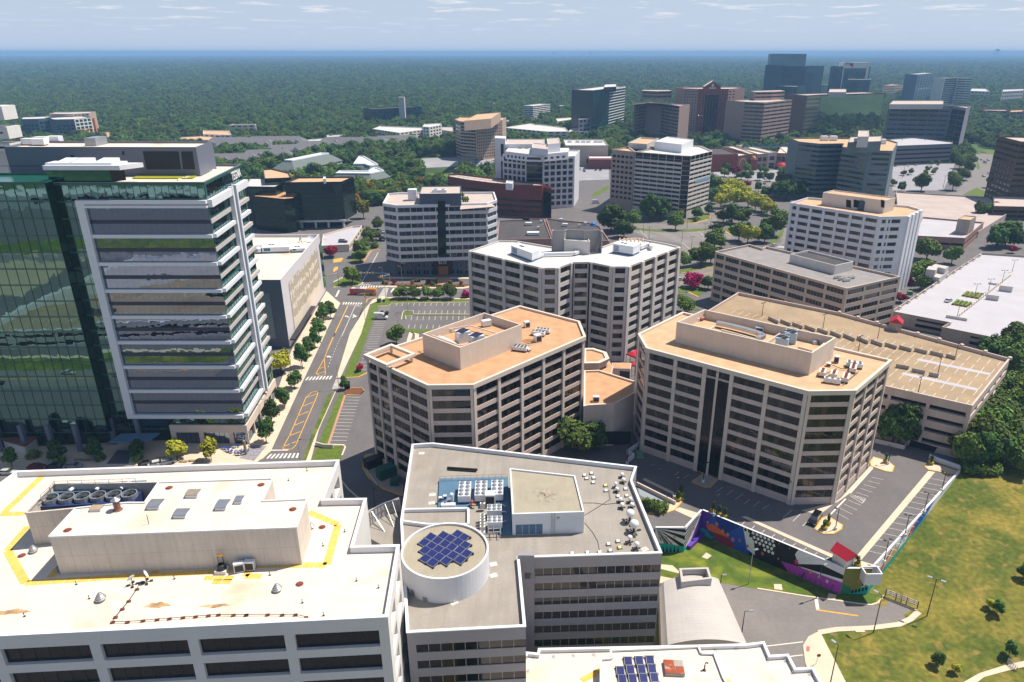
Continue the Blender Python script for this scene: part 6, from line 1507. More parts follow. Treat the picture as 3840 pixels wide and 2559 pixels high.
Dt=far('dark_teal_tower','slim dark teal glass tower with fine white floor edges on the right side','c 1228 328 1370 312 1508 292',58,mat('dark_teal_wall','0a1a22',.25,.03,.3,spec=.7),G_TEALFAR,{0:(rib(4),floors(15,.5,3,1,2)),1:(rib(5),floors(15,.9,2.5,1,2),dict(band=.5))},WHITEROOF,back=30,mull=WHITE,fin=False)
box_on('c',[(1320,300),(1430,295),(1430,270)],57,63,mat('dark_teal_wall','0a1a22'),Dt.e,'penthouse',WHITEROOF);Dt.finish()
BP=mat('brownish_pink_band','a48a82',.8,.06,.3)
def stepped(label,lower,upper,z1,z2,nf,mir=False):
 B=far('pink_stepped_tower',label,lower,z1,BP,G_BROWN,{0:(rib(4),floors(nf,1.9,1.5,.5,1)),1:(rib(4),floors(nf,1.9,1.5,.5,1))},PINKROOF,back=30,fin=False)
 up_=ccw((lambda q:q+[q[2]+V3((0,18,0)),q[0]+V3((0,18,0))])(Q(upper,z2)))
 for i in range(len(up_)):
  a,c=up_[i],up_[(i+1)%len(up_)]
  if i<2:B.facade(0,rib(3),floors(2,1.9,1.6,.5,1),z0=z1-.8,z1=z2,ab=(a,c),panes=2,mw=0)
  else:B.w.face([(a[0],a[1],z1-.8),(c[0],c[1],z1-.8),(c[0],c[1],z2),(a[0],a[1],z2)])
 MB().poly(up_,z2).build('upper_roof',PINKROOF,B.e);B.finish();return B
stepped('left pinkish-brown stepped office tower beside the arched hotel','c 1585 448 1750 430 1985 465','c 1665 330 1790 335 1915 332',47,57,12)
stepped('right pinkish-brown stepped office tower with bright striped sides','d 682 545 862 552 1102 528','d 778 458 930 455 1038 450',51,60,12)
Ht=far('pink_hotel','tall pinkish hotel with a red brick centre and a pointed gable with a pale crest','d 150 428 278 432 545 432 688 424',61,mat('pink_stone_wall','a5857c',.8,.05,.3),G_BROWN,{0:(bays(5,1.5,1.5),floors(16,1.9,1.6,2,2.4),dict(panes=1)),1:(bays(9,2.4,1.1),floors(16,2.0,1.4,1,2),dict(panes=1,mi=1)),2:([(.8,0)]+[(1.5,1),(1.5,0)]*2+[(7,0)],floors(16,1.9,1.6,2,2.4),dict(panes=1))},PINKROOF,back=30,fin=False)
Ht.wm=[Ht.wm,BRICKRED];a,c=Ht.p[1],Ht.p[2];t_=(c-a).normalized();n_=V3((t_[1],-t_[0],0));L_=(c-a).length
b=MB()
for u in(.29,.38,.47,.56,.65):
 p=a+t_*L_*u+n_*.3;b.face([p-t_*1.3+V3((0,0,2)),p+t_*1.3+V3((0,0,2)),p+t_*1.3+V3((0,0,54)),p-t_*1.3+V3((0,0,54))])
b.build('tall_window',G_DARK,Ht.e)
p=a+t_*L_*.46;b=MB();w_=L_*.27;ga=[p-t_*w_,p+t_*w_];b.prism([ga[0]+n_*.8,ga[1]+n_*.8,ga[1]-n_*8,ga[0]-n_*8],58,64);gp_=[ga[0]+n_*.8+V3((0,0,64)),ga[1]+n_*.8+V3((0,0,64)),p+n_*.8+V3((0,0,70.5))]
b.face(gp_);b.face([q-n_*8.8 for q in gp_][::-1]);o=b.build('gable',BRICKRED,Ht.e)
b=MB();b.face([gp_[0],gp_[2],gp_[2]-n_*8.8,gp_[0]-n_*8.8][::-1]);b.face([gp_[1],gp_[1]-n_*8.8,gp_[2]-n_*8.8,gp_[2]][::-1]);b.build('gable_roof',BEIGE2,o)
b=MB();c0=p+n_*.9+V3((0,0,64.6));b.face([c0+t_*math.cos(q*.524)*1.7+V3((0,0,math.sin(q*.524)*1.9+.6))for q in range(12)]);b.face([c0-t_*4.4+V3((0,0,-3.3)),c0+t_*4.4+V3((0,0,-3.3)),c0+t_*4.0+V3((0,0,-1.9)),c0-t_*4.0+V3((0,0,-1.9))]);b.build('crest',mat('pale_crest','d8cfc6',.6,.03,1),o)
Ht.finish(100)
TW=mat('teal_glass_wall','0f4450',.25,.05,.2,spec=.7);zct=TZ(('d',850,500),('d',870,212),0)
Ct=far('teal_glass_tower','tallest teal glass tower with a high screen top, on the skyline','d 868 222 1040 208 1220 232',zct,TW,G_TEALFAR,{0:(rib(4),floors(24,.4,3.2,1,2)),1:(rib(4),floors(24,.4,3.2,1,2))},WHITEROOF,back=45,fin=False,mull=TW)
a,c=YZ('d',908,210,Ct.p[0][1]+8),YZ('d',1218,205,Ct.p[2][1]+8);zt2=YZ('d',1060,124,(a[1]+c[1])/2)[2];b=MB();b.prism([V3((a[0],a[1],0)),V3((c[0],c[1],0)),V3((c[0],c[1]+20,0)),V3((a[0],a[1]+20,0))],zct-1,zt2);b.build('screen_top',mat('pale_teal_glass','2c5a68',.2,.05,.2,spec=.8),Ct.e)
lettering('Capital One',onface('d',1085,162,a,c),onface('d',1140,162,a,c),YZ('d',1100,165,a[1])[2],3.2,DMT,Ct.e,.4);Ct.finish()
zt3=TZ(('d',1050,760),('d',1145,412),0)
far('teal_glass_block','lower teal glass block with a white edge beside the tallest tower','d 960 405 1120 412 1145 412',zt3,TW,G_TEALFAR,{0:(rib(3),floors(14,.5,2.8,1,1))},WHITEROOF,back=26,mull=TW)
far('teal_glass_block','narrow teal glass block with white vertical ribs left of the mirrored office','d 1135 512 1240 515',TZ(('d',1150,755),('d',1170,512),0),TW,G_TEALFAR,{0:(bays(3,.9,5),floors(8,.9,3.6,1,2))},WHITEROOF,back=26,mull=WHITE)
y1=1500.0
pc=[YZ('d',1440,235,y1),YZ('d',1790,232,y1-30)];zco=pc[0][2]
Co=far('capital_tower','dark blue glass tower with a white frame and a logo along its top',[V3((p[0],p[1],0))for p in pc],zco,TW,G_TEALFAR,{0:(rib(6),floors(18,.4,3.4,1,2))},WHITEROOF,back=40,mull=TW,fin=False)
a,c=Co.p[0],Co.p[1];fr_=[onface('d',x,y,a,c)for x,y in((1552,235),(1778,235),(1778,200),(1552,200))]
b=MB();zq0,zq1_=fr_[0][2],fr_[2][2];A_,B_=V3((fr_[0][0],fr_[0][1]-.6,0)),V3((fr_[1][0],fr_[1][1]-.6,0));b.prism([A_,B_,B_+V3((0,25,0)),A_+V3((0,25,0))],zq0-3,zq1_,bottom=True)
for q in(A_,B_-V3((4,0,0))):b.prism([q,q+V3((4,0,0)),q+V3((4,3,0)),q+V3((0,3,0))],zq0-48,zq0-3)
b.build('white_frame',WHITE,Co.e)
lettering('Capital One',onface('d',1565,225,a,c),onface('d',1622,225,a,c),zq0+2.5,6,mat('navy_letter','1a2340',.5,0),Co.e,1.2)
b=MB();s0=onface('d',1600,214,a,c);s1=onface('d',1638,206,a,c);b.face([s0+V3((0,-1.3,0)),s1+V3((0,-1.3,-9)),s1+V3((0,-1.3,0)),s0+V3((6,-1.3,3))]);b.build('logo_swoosh',RED,Co.e);Co.finish()
w_=[YZ('d',1592,350,y1-80),YZ('d',1792,345,y1-95)]
far('capital_block','dark glass block with a gleaming white roof screen in front of the white-framed tower',[V3((p[0],p[1],0))for p in w_],w_[0][2],TW,G_TEALFAR,{0:(rib(3),floors(14,.4,3.4,1,5))},WHITEROOF,back=30,mull=TW,cop=WHITE)
far('white_grid_block','white framed grid building low between the two skyline towers','d 1232 392 1420 398',32,WHITE,G_BLUE,{0:(bays(12,.8,1.4),floors(6,.8,3.4,1,1),dict(panes=1))},WHITEROOF,back=24)
zmr=TZ(('e',1060,850),('e',1120,468),0)
Mr=far('mirrored_office','broad mirror-glass office reflecting the brick mall, brown banded left end','e 440 490 562 482 1122 468',zmr,mat('mirror_edge','6a5a54',.5,.05,.3),G_MIRRORFAR,{0:(rib(1),floors(11,1.9,1.5,.5,1)),1:([(.1,0),(60,1),(.1,0)],[(.1,0),(42,1),(1,0)],dict(panes=24))},PINKROOF,back=34,fin=False)
box_on('e',[(625,460),(780,460),(780,432)],zmr-1,zmr+5,PALEG,Mr.e,'penthouse',PINKROOF);Mr.finish()
GT=mat('lilac_grey_precast','8b8798',.8,.05,.3)
Gt=far('grey_precast_tower','big lilac-grey precast office with slit windows, right of the mirrored one','z 78 36 640 44 762 62',48,GT,G_DARK,{0:(bays(6,.5,5.5,1.5),floors(8,3.2,1.6,2,4.5),dict(panes=3)),1:(rib(2),[(1,0)]+[(4,1),(.4,0)]*8+[(2,0)])},PINKROOF,back=36,fin=False)
box_on('z',[(85,28),(560,28),(560,-4)],47,52,PALEG,Gt.e,'penthouse',PINKROOF);Gt.finish()
far('parking_garage','grey parking garage with a white deck at the foot of the lilac-grey office','z 135 398 645 378 640 360',19,mat('grey_garage_wall','6a6c70',.8,.06,.3),SHADEIN,{0:(rib(1),[(1.5,0)]+[(1.5,1),(2.4,0)]*4+[(.8,0)])},DECKW,back=45,cat='parking garage')
zm_=14.5
ml=[P('A4',x,y,zm_)for x,y in((270,140),(660,135),(820,110),(940,108),(1105,100),(1230,95),(1380,102),(1525,105))]
cols_=[BRICKRED,mat('brown_brick','6a4a3c',.85,.06,.4),mat('tan_stone','8d7a6c',.85,.05,.4),mat('tan_stone2','a8968a',.85,.05,.4),mat('pale_stone','c2b8ae',.8,.04,.4),BRICKPINK,mat('dark_red_brick','6f3330',.85,.06,.4)]
labs=['red brick blank mall block beside the striped tower','brown mall block with a big arch','narrow tan mall block with a small red turret','tan stone mall shopfront with two square windows','pale stone mall entrance with a tall window','pink stone mall shopfront with a red umbrella canopy','dark red brick mall shopfront at the right']
for i in range(7):
 a,c=ml[i],ml[i+1];n_=V3((-(c-a)[1],(c-a)[0],0)).normalized()*(46 if i==0 else 60)
 B=Bld('mall_building',labs[i],[a,c,c+n_,a+n_],0,zm_+(2.0,0,.5,0,1.2,.4,0)[i]*.8-.5,cols_[i],G_DARK,group='mall shopfronts')
 if i>=3:B.facade(0,bays(2 if i!=4 else 1,1.2,3.4),[(.3,0),(4.2,1),(2.2,0),(3.4,1),(3,0)],depth=.4,panes=3)
 elif i==1:
  B.plain(0);L_=(c-a).length;t_=(c-a)/L_;b=MB();pts=[a+t_*L_*.12+V3((0,0,-zm_)),a+t_*L_*.82+V3((0,0,-zm_))]+[a+t_*L_*(.47+.35*math.cos(q*.3927))+V3((0,0,-zm_+6+5.5*math.sin(q*.3927)))for q in range(9)];b.face([p-n_*.003 for p in pts]);b.build('arch',cols_[3],B.e)
  b=MB();pts=[a+t_*L_*.18+V3((0,0,-zm_)),a+t_*L_*.76+V3((0,0,-zm_))]+[a+t_*L_*(.47+.29*math.cos(q*.3927))+V3((0,0,-zm_+6+4.6*math.sin(q*.3927)))for q in range(9)];b.face([p-n_*.008 for p in pts]);b.build('arch_infill',cols_[1],B.e)
 else:B.plain(0)
 for k in(1,2,3):B.plain(k)
 B.roof(DARKROOF if i==0 else CREAMROOF,.5,.5,cols_[i])
 if i==2:
  p=(a+c)/2;b=MB();b.box((p[0],p[1]-3,0),(6,6,10));b.build('turret',BRICKRED,B.e);b=MB();b.lathe((p[0],p[1]-3,10),[(2.4,0),(2.2,1.2),(1.5,2.4),(0,3)],12);b.build('turret_dome',mat('copper_dome','c98a5a',.4,.05,1),B.e)
 if i==5:
  p=(a+c)/2;b=MB();b.lathe((p[0],p[1]-4,3),[(6,0),(4.5,2),(2,3),(0,3.3)],14);b.build('red_awning',RED,B.e)
 B.finish(20)
for i,x in enumerate((300,470,640,800,960,1100,1240)):
 y=940-(x-300)*.006;c=P('d',560+x*.43,945-i*2,zm_-.3);t=thing('skylight',('leftmost','second','third','fourth','fifth','sixth','rightmost')[i]+' grey pitched skylight in the row on the mall roof','skylight',c,-.2,'skylights on the mall roof')
 b=MB();w,d=8,11;v=[c+V3(p)for p in((-w/2,-d/2,.3),(w/2,-d/2,.3),(w/2,d/2,.3),(-w/2,d/2,.3))];r0,r1=c+V3((0,-d*.3,3)),c+V3((0,d*.3,3));b.face([v[0],v[1],r0]);b.face([v[1],v[2],r1,r0]);b.face([v[2],v[3],r1]);b.face([v[3],v[0],r0,r1]);b.build('glazing',G_TEALFAR,t);MB().box(c,(w,d,.3)).build('curb',CREAMROOF,t)
Nd=far('department_store','cream department store with a white roof and glazed entrance canopy','c 985 812 1360 812',20,mat('cream_store','b9ad9f',.8,.04,.3),G_DARK,{0:([(10,0),(8,1),(2,0)],[(3,0),(4,1),(12,0)])},WHITEROOF,back=52,fin=False)
a,c=Nd.p[0],Nd.p[1];t_=(c-a).normalized();b=MB();p0_,p1_=a+t_*22+V3((0,-14,0)),c+V3((8,-14,0));b.prism([p0_,p1_,p1_+V3((0,16,0)),p0_+V3((0,16,0))],0,8);b.build('brick_wing',BRICKRED,Nd.e);b=MB();b.prism([p0_+V3((0,-3,0)),p1_+V3((0,-3,0)),p1_+V3((0,6,0)),p0_+V3((0,6,0))],10,10.6,bottom=True);b.build('canopy',WMT,Nd.e)
for i,x in enumerate((1020,1090,1140,1185,1250,1290)):p=P('c',x,785,19.3);MB().box(p,(4,3,2)).build('roof_unit',WMT,Nd.e)
Nd.finish()
misc=[('apartment_block','long white-roofed apartment block in front of the woods, left of the teal tower','c 440 655 820 690 1010 690 980 655 680 618',14,SIDING,WHITEROOF,4),('low_block','low white-roofed block just left of the dark teal tower','c 1010 690 1210 690 1190 665 1040 660',10,SIDING,WHITEROOF,2),('parking_garage','white parking garage with a sloping green bank beside it, middle distance','c 915 600 1058 578 1055 565 900 575',12,WHITE,CREAMROOF,3),('grey_office','small grey office against the left flank of the dark teal tower','c 1098 585 1215 575 1210 560 1100 565',24,SLATE,PINKROOF,4),('apartment_block','long cream and red apartment block with many white roofs, left middle distance','b 1165 900 1400 935 1625 905 1590 888 1230 875',14,SIDING,WHITEROOF,4),('white_office','small white banded office behind the beige tower, left','b 1600 880 1660 885 1770 865 1760 850 1620 858',20,WHITE,WHITEROOF,5),('low_block','grey low hall with a curved front left of the beige tower','b 1740 905 1875 925 1870 880 1760 880',12,SLATE,PINKROOF,1),('parking_garage','white-decked parking garage at the edge of the woods, far left','b -100 868 135 865 140 858 -60 860',16,BEIGE2,WHITEROOF,4),('low_block','white flat-roofed workshop behind the townhouses','y 740 140 1020 128 1010 100 760 118',7,SIDING,WHITEROOF,1),('low_block','tan workshop with a white upper storey behind the townhouses','y 955 90 1150 85 1130 68 960 72',9,PALE,WHITEROOF,1),('low_block','tan-roofed low hall behind the glass tower plant storey','a 1550 990 1830 1000 2060 985 1850 955 1600 968',10,SLATE,TANROOF,1),('low_block','white low hall with clerestory windows behind the glass tower','a 1780 945 2030 955 2010 915 1785 912',12,WHITE,TANROOF,2),('low_block','small red-brown hall just right of the coloured construction block','a 880 975 965 975 960 925 885 925',9,BRICKPINK,TANROOF,1),('low_block','low tan hall half hidden by the trees right of the construction block','a 960 975 1100 965 1060 935 1010 940',7,BRICKPINK,TANROOF,1),('white_block','low white block beyond the woods near the beige tower','c 430 605 528 598 525 588 435 592',10,WHITE,WHITEROOF,3),('white_block','distant pale office block right of the banded blue tower','e 1870 450 2040 455 2000 430 1885 428',22,PALE,WHITEROOF,3),('white_block','distant pale banded office at the right edge of the view','e 2150 455 2340 445 2335 432 2160 438',30,PALE,WHITEROOF,4),('brick_block','low red brick block half hidden in the right-hand woods','e 1970 620 2200 625 2180 612 1990 612',14,BRICKRED,PINKROOF,2),('brick_block','tan brick block at the right edge among the woods','e 2215 635 2340 630 2330 615 2230 618',18,BRICKPINK,TANROOF,3),('tan_block','distant tan office behind the mirrored one','e 1105 405 1215 400 1280 395 1180 390',30,BT,TANROOF,5),('white_block','faint white slab far out in the woods, centre left','b 600 868 760 892 745 872 640 855',8,SIDING,WHITEROOF,1)]
for nm,lb,pts,z,w_,r_,nf in misc:
 q=ccw(Q(pts,z));fc={}
 for i in range(len(q)):
  a,c=q[i],q[(i+1)%len(q)]
  if V3(((c-a)[1],-(c-a)[0],0)).dot(-(a+c)/2)>0 and nf>1:fc[i]=(bays(min(9,max(2,int((c-a).length/7))),2,3),floors(nf,1.6,1.5,.4,.6))
 far(nm,lb,q,z,w_,G_DARK,fc,r_,cap=30)
bt=Q('e 1410 305 1580 290',62);far('slim_blue_tower','slim blue-grey apartment tower right of the skyline pair',bt,62,mat('blue_grey_wall','56697a',.6,.05,.3),G_TEALFAR,{0:(bays(7,.8,2),floors(16,1.2,2.4,1,3),dict(panes=1))},WHITEROOF,back=24,cap=90)
far('banded_blue_tower','white banded tower with a teal glass side, furthest right of the skyline','e 1645 340 1760 335 1890 338',58,WHITE,G_TEALFAR,{0:([(.2,0),(9,1),(.2,0)],[(1,0)]+[(3,1),(.3,0)]*15),1:(rib(3),floors(13,1.8,1.6,.5,1))},WHITEROOF,back=28)
Cn=far('construction_block','unfinished apartment block with blue-grey cladding and orange panels, far left','a 185 815 330 812 450 805',27,mat('blue_grey_clad','4f6274',.6,.06,.3),G_TEALFAR,{0:(bays(4,.8,3.4),floors(5,.8,3.2,.5,6)),1:(bays(3,1,4),floors(5,.8,3.2,.5,3))},WHITEROOF,back=40)
Cn2=far('construction_block','white framed wing with orange balconies on the block under construction','a 480 818 650 815 800 800',27,mat('blue_grey_clad','4f6274'),G_TEALFAR,{0:(bays(4,.8,3.4),floors(5,.8,3.2,.5,6)),1:(bays(4,1.2,4),floors(6,1.2,3.0,.5,1),dict(mi=1))},WHITEROOF,back=40,fin=False)
Cn2.wm=[Cn2.wm,WHITE];a,c=Cn2.p[1],Cn2.p[2];t_=(c-a).normalized();n_=V3((t_[1],-t_[0],0));ORP=mat('orange_panel','c9772f',.6,.05,.5)
for u in(.3,.75):
 for z0_ in(1,6):p=a+t_*(c-a).length*u+n_*.5;b=MB();[b.bar(p+t_*s_+V3((0,0,z0_)),p+t_*s_+V3((0,0,z0_+8)),.8)for s_ in(-3,3)];b.bar(p-t_*3+V3((0,0,z0_+8)),p+t_*3+V3((0,0,z0_+8)),.8);b.build('orange_frame',ORP,Cn2.e)
p=c+t_*3;b=MB();b.bar((p[0],p[1],0),(p[0],p[1],26),2.4);b.build('orange_column',ORP,Cn2.e);Cn2.finish()
yk=Cn2.p[0][1]+45;far('construction_block','beige core block rising behind the coloured construction block',[YZ('a',x,768,yk+d)*1 for x,d in((430,0),(640,0),(780,12))],YZ('a',500,768,yk)[2],BT,G_DARK,{1:(bays(4,1.5,3),floors(6,2.5,2,18,2))},WHITEROOF,back=30)
t=thing('cube_tower','white tower of stacked picture-frame cubes cut off by the left edge','building',P('A1',-100,900,0));y_=330.0
for x0,yt,x1,yb,dx in((-150,222,80,455,-40),(-150,570,160,770,0),(-150,850,195,985,20)):
 a=YZ('A1',x0,yb,y_);c=YZ('A1',x1,yb,y_);zt_2=YZ('A1',x1,yt,y_)[2];w_=2.2;b=MB()
 b.prism([a,c,c+V3((0,9,0)),a+V3((0,9,0))],c[2],c[2]+w_,bottom=True);b.prism([a,c,c+V3((0,9,0)),a+V3((0,9,0))],zt_2-w_,zt_2,bottom=True);b.prism([c-V3((w_,0,0)),c,c+V3((0,9,0)),c+V3((-w_,9,0))],c[2]+w_,zt_2-w_);b.build('cube_frame',WHITE,t)
 b=MB();b.face([(a[0],y_+5,c[2]+w_),(c[0]-w_,y_+5,c[2]+w_),(c[0]-w_,y_+5,zt_2-w_),(a[0],y_+5,zt_2-w_)]);b.build('window',G_BROWN,t)
c=YZ('A1',60,990,y_);a=YZ('A1',-150,990,y_);b=MB();b.prism([V3((a[0],y_+2,0)),V3((c[0],y_+2,0)),V3((c[0],y_+14,0)),V3((a[0],y_+14,0))],0,c[2]+2);b.build('core',PALE,t)
zdt=25
q=Q('b 1160 728 1590 706',zdt);n_=V3((-(q[1]-q[0])[1],(q[1]-q[0])[0],0)).normalized()*30
Dk=far('black_glass_office','wide black glass office with a grey tower fin in front of the woods',q+[q[1]+n_,q[0]+n_],zdt,mat('black_teal_wall','06131c',.25,.03,.3,spec=.6),G_TEALFAR,{0:(rib(8),floors(6,.4,3.4,.5,1))},DARKROOF,mull=mat('black_teal_wall','06131c'),fin=False)
p=P('b',1395,720,zdt);b=MB();b.prism([p,p+V3((8.5,0,0)),p+V3((8.5,9,0)),p+V3((0,9,0))],0,zdt+16);b.build('tower_fin',PALEG,Dk.e);Dk.finish()
sky_specks=[('S',2078,213,14,'left dark slab of the faint skyline on the horizon'),('S',2214,212,16,'rightmost tallest slab of the faint skyline on the horizon'),('S',2190,213,9,'wide slab left of the tallest one on the faint skyline'),('S',2145,213,6,'low pale slab in the middle of the faint skyline'),('S',2105,213,5,'low pale slab just right of the left dark slab'),('S',2505,212,7,'lonely far tower left of the hotel on the horizon'),('S',2440,212,4,'small far block on the horizon left of the lonely tower'),('S',3738,195,9,'far cathedral-like tower on the right horizon'),('S',898,216,5,'far pale tower on the left horizon')]
FARB=mat('far_block','8a92a4',.8,.05,.01)
for k,x,y,hp,l in sky_specks:
 d=15000.0;p=YZ(k,x,y,d);hh=hp*d/F;w_={14:9,16:9}.get(hp,6)*d/F
 if x>3700:b=MB();b.box((p[0],d,0),(w_,w_,p[2]+hh));b.box((p[0]+w_*1.2,d,0),(w_*.7,w_,p[2]+hh*.7));b.box((p[0]-w_*1.2,d,0),(w_*1.6,w_,p[2]+hh*.25))
 else:b=MB();b.box((p[0],d,0),(w_,w_,p[2]+hh))
 tag(b.build('far_tower',FARB),l,'tower','faint far towers')
wt=[(450,228,8),(555,225,6),(690,230,7),(800,226,4),(480,270,3),(1395,258,3),(1300,310,30),(2495,244,3),(2610,286,25),(2660,281,22),(3040,280,26)]
lw_=['pale speck of a building near the left horizon','second pale speck along the left horizon','brightest pale speck along the left horizon','fourth pale speck on the left horizon','white dome speck in the left blue woods','white water tower speck in the middle of the blue woods','pale building site clearing in the woods left of centre','white water tower speck left of the hotel','long pale building with scaffold in the far woods, left of the two','long pale building in the far woods, right of the two','pale far buildings just right of the tallest teal tower']
for(x,y,w_),l in zip(wt,lw_):
 p=P('S',x,y+3,0);s=p[1]/F;b=MB()
 if 'dome' in l or 'water' in l:b.lathe((p[0],p[1],0),[(s*1,0),(s*1,s*3),(s*4,s*5),(s*4,s*8),(0,s*10)],10)
 else:
  for q in range(4):b.box((p[0]+(q-1.5)*w_*s*.55,p[1]+q*8,0),(w_*s*.5,30,s*(4+3*(q%2))))
 tag(b.build('far_building',WHITE),l,'building','pale specks in the far woods')
ov=[('overpass','curved concrete overpass in the woods behind the banded blue corner office','c 300 445 520 440',8),('overpass','long pale overpass left of the dark teal tower','c 860 462 1215 470',9)]
for nm,l,pts,z in ov:
 a,c=Q(pts,z);t=thing(nm,l,'bridge',a-V3((0,0,z)));b=MB();b.bar(a,c,14,h=1.6);b.build('deck',PALE,t);b=MB();[b.box(((a+(c-a)*q/6)[0],(a+(c-a)*q/6)[1],0),(3,3,z-.8))for q in range(7)];b.build('pier',PALE,t)
 # ground, streets, lots
mA,mB_,mC,mD,mE,mF=Q('n 370 905 635 905 780 750 2030 1265 2270 1265; o 1780 285',0)
HL=[mA,mB_,mC,mD,mE,mF]+[V3(p)for p in((150,186,0),(420,262,0),(420,-300,0),(-15,-300,0),(-15,118,0),(8,132,0))]
big=[V3(p)for p in((-30000,-3000,0),(30000,-3000,0),(30000,20400,0),(-30000,20400,0))]
sheet('ground',big,FORESTFLOOR,0,holes=(HL,))
core=[V3(p)for p in((-420,-250,0),(-15,-250,0),(-15,118,0),(8,132,0))]+[mA,mB_,mC,mD,mE,mF]+[V3(p)for p in((125,176,0),(155,205,0),(215,250,0),(330,330,0),(480,520,0),(480,700,0),(300,780,0),(110,780,0),(30,640,0),(-30,690,0),(-60,560,0),(-110,520,0),(-300,470,0),(-420,330,0))]
sheet('asphalt',core,ASPHALT,.02)
lg=MB();cell={}
def inpoly(x,y,p):
 r=False
 for i in range(len(p)):
  a,b=p[i],p[i-1]
  if(a[1]>y)!=(b[1]>y)and x<(b[0]-a[0])*(y-a[1])/(b[1]-a[1])+a[0]:r=not r
 return r
xs_=[-22+4*i for i in range(46)]+[170+20*i for i in range(14)];ys_=[-300,-200,-100,-40,0]+[20+4*i for i in range(64)]
HL2=[V3((x,y,0))for x,y in((-24,150),(24,152),(43,152),(72,128),(74.5,126),(113,164.5),(150,190),(440,268),(440,-310),(-24,-310))]
for i in range(len(xs_)-1):
 for j in range(len(ys_)-1):
  x0,x1,y0,y1_=xs_[i],xs_[i+1],ys_[j],ys_[j+1]
  if not inpoly((x0+x1)/2,(y0+y1_)/2,HL2):continue
  lg.face([(x,y,lowz(x,y))for x,y in((x0,y0),(x1,y0),(x1,y1_),(x0,y1_))])
struct('field_grass',lg,DRYGRASS)
def LQ(s,dz=0.0):
 out=[]
 for part in s.split(';'):
  tk=part.split()
  for i in range(1,len(tk),2):p=PL(tk[0],float(tk[i]),float(tk[i+1]));out.append(p+V3((0,0,dz)))
 return out
sheet('lawn',LQ('n 380 1000 640 1000 790 940 1500 1180 2280 1470; s 1085 800 1060 870 1000 890 900 880 400 810 0 748; r 2120 700 2030 655 1580 620 1590 540',.02),GRASS)
sheet('service_road',LQ('r 2100 700; s 0 750 400 815 900 885 1000 895 1060 875 1110 815 1400 930 1330 1010 1240 1060 1000 1095 700 1105 540 1130 450 1170 400 1250 420 1400 450 1600 -400 1600',.03),ASPHALT2)
sheet('lot_floor',LQ('r 2060 690; s 20 755 60 1220 -500 1230; r 1560 1260 1560 700',.025),ASPHALT2)
def strip(name,pts,w,m,h=.14):
 """raised kerb band along surveyed points"""
 b=MB();half=w/2;n=len(pts);L_,R_=[],[]
 for i,p in enumerate(pts):
  d=(pts[min(i+1,n-1)]-pts[max(i-1,0)]);d[2]=0;d.normalize();q=V3((-d[1],d[0],0))*half;L_.append(p+q);R_.append(p-q)
 up=V3((0,0,h))
 for i in range(n-1):
  b.face([R_[i]+up,R_[i+1]+up,L_[i+1]+up,L_[i]+up]);b.face([R_[i],R_[i+1],R_[i+1]+up,R_[i]+up]);b.face([L_[i+1],L_[i],L_[i]+up,L_[i+1]+up])
 b.face([R_[0],R_[0]+up,L_[0]+up,L_[0]]);b.face([R_[-1],L_[-1],L_[-1]+up,R_[-1]+up]);return struct(name,b,m)
strip('kerb',LQ('s 0 748 400 812 900 882 1000 892 1060 872 1110 812'),.35,KERB);strip('pavement_edge',LQ('s 1415 955 1340 1020 1240 1065 1000 1095 700 1108 540 1135'),1.2,CONC)
slab('pavement',LQ('s 540 1125 560 1150 780 1580 480 1580 420 1400 400 1250 450 1170'),CONC,LOW,LOW+.15)
sheet('path',LQ('s 1790 1580 1950 1490 2190 1415 2400 1370 2400 1425 2210 1465 1990 1525 1890 1600',.06),CONC)
sheet('pavement',LQ('r 1590 535 1690 545 1750 600 1745 615 1585 575',.05),CONC);sheet('pavement',LQ('r 1585 640 1745 670 1745 690 1575 700',.05),CONC)
WL=[]
QN=[0]
def q4(k,pts,m,name='road_marking',dz=.05,low=False):
 QN[0]+=1;return sheet(name,[(PL(k,x,y)if low else P(k,x,y,0))+V3((0,0,dz+.0011*(QN[0]%37)))for x,y in pts],m)
q4('s',[(500,838),(530,838),(545,932),(515,932)],WHITEPAINT,low=True);q4('s',[(517,930),(885,983),(885,993),(517,940)],ORANGE,low=True)
for y0,y1_ in((1250,1215),(1340,1330)):q4('s',[(80 if y0<1300 else 290,y0),(400,y1_-3),(400,y1_+5),(80 if y0<1300 else 290,y0+8)],WHITEPAINT,low=True)
q4('s',[(430,1258),(460,1262),(457,1305),(428,1302)],mat('tactile_pink','b06a62',.8,.05,2),'tactile_paving',.2-.02,True)
for i,(k,pts)in enumerate((('n',((775,1150),(815,1110),(862,1138),(822,1168))),('n',((1408,1388),(1475,1388),(1485,1440),(1412,1432))),('n',((1890,1465),(1960,1485),(1945,1525),(1875,1505))),('s',((845,1100),(930,1105),(945,1132),(865,1132))))):
 b=MB();pts=[PL(k,x,y)for x,y in pts];b.prism([V3((p[0],p[1],0))for p in pts],pts[0][2],pts[0][2]+.12)
 tag(b.build('utility_slab',CONC),('pale concrete slab on the lawn behind the vaulted roof','pale concrete slab on the lawn by the road kerb','concrete slab in the shade of the mural','kerbside concrete slab with a red cover')[i],'slab','concrete slabs on the lawn')
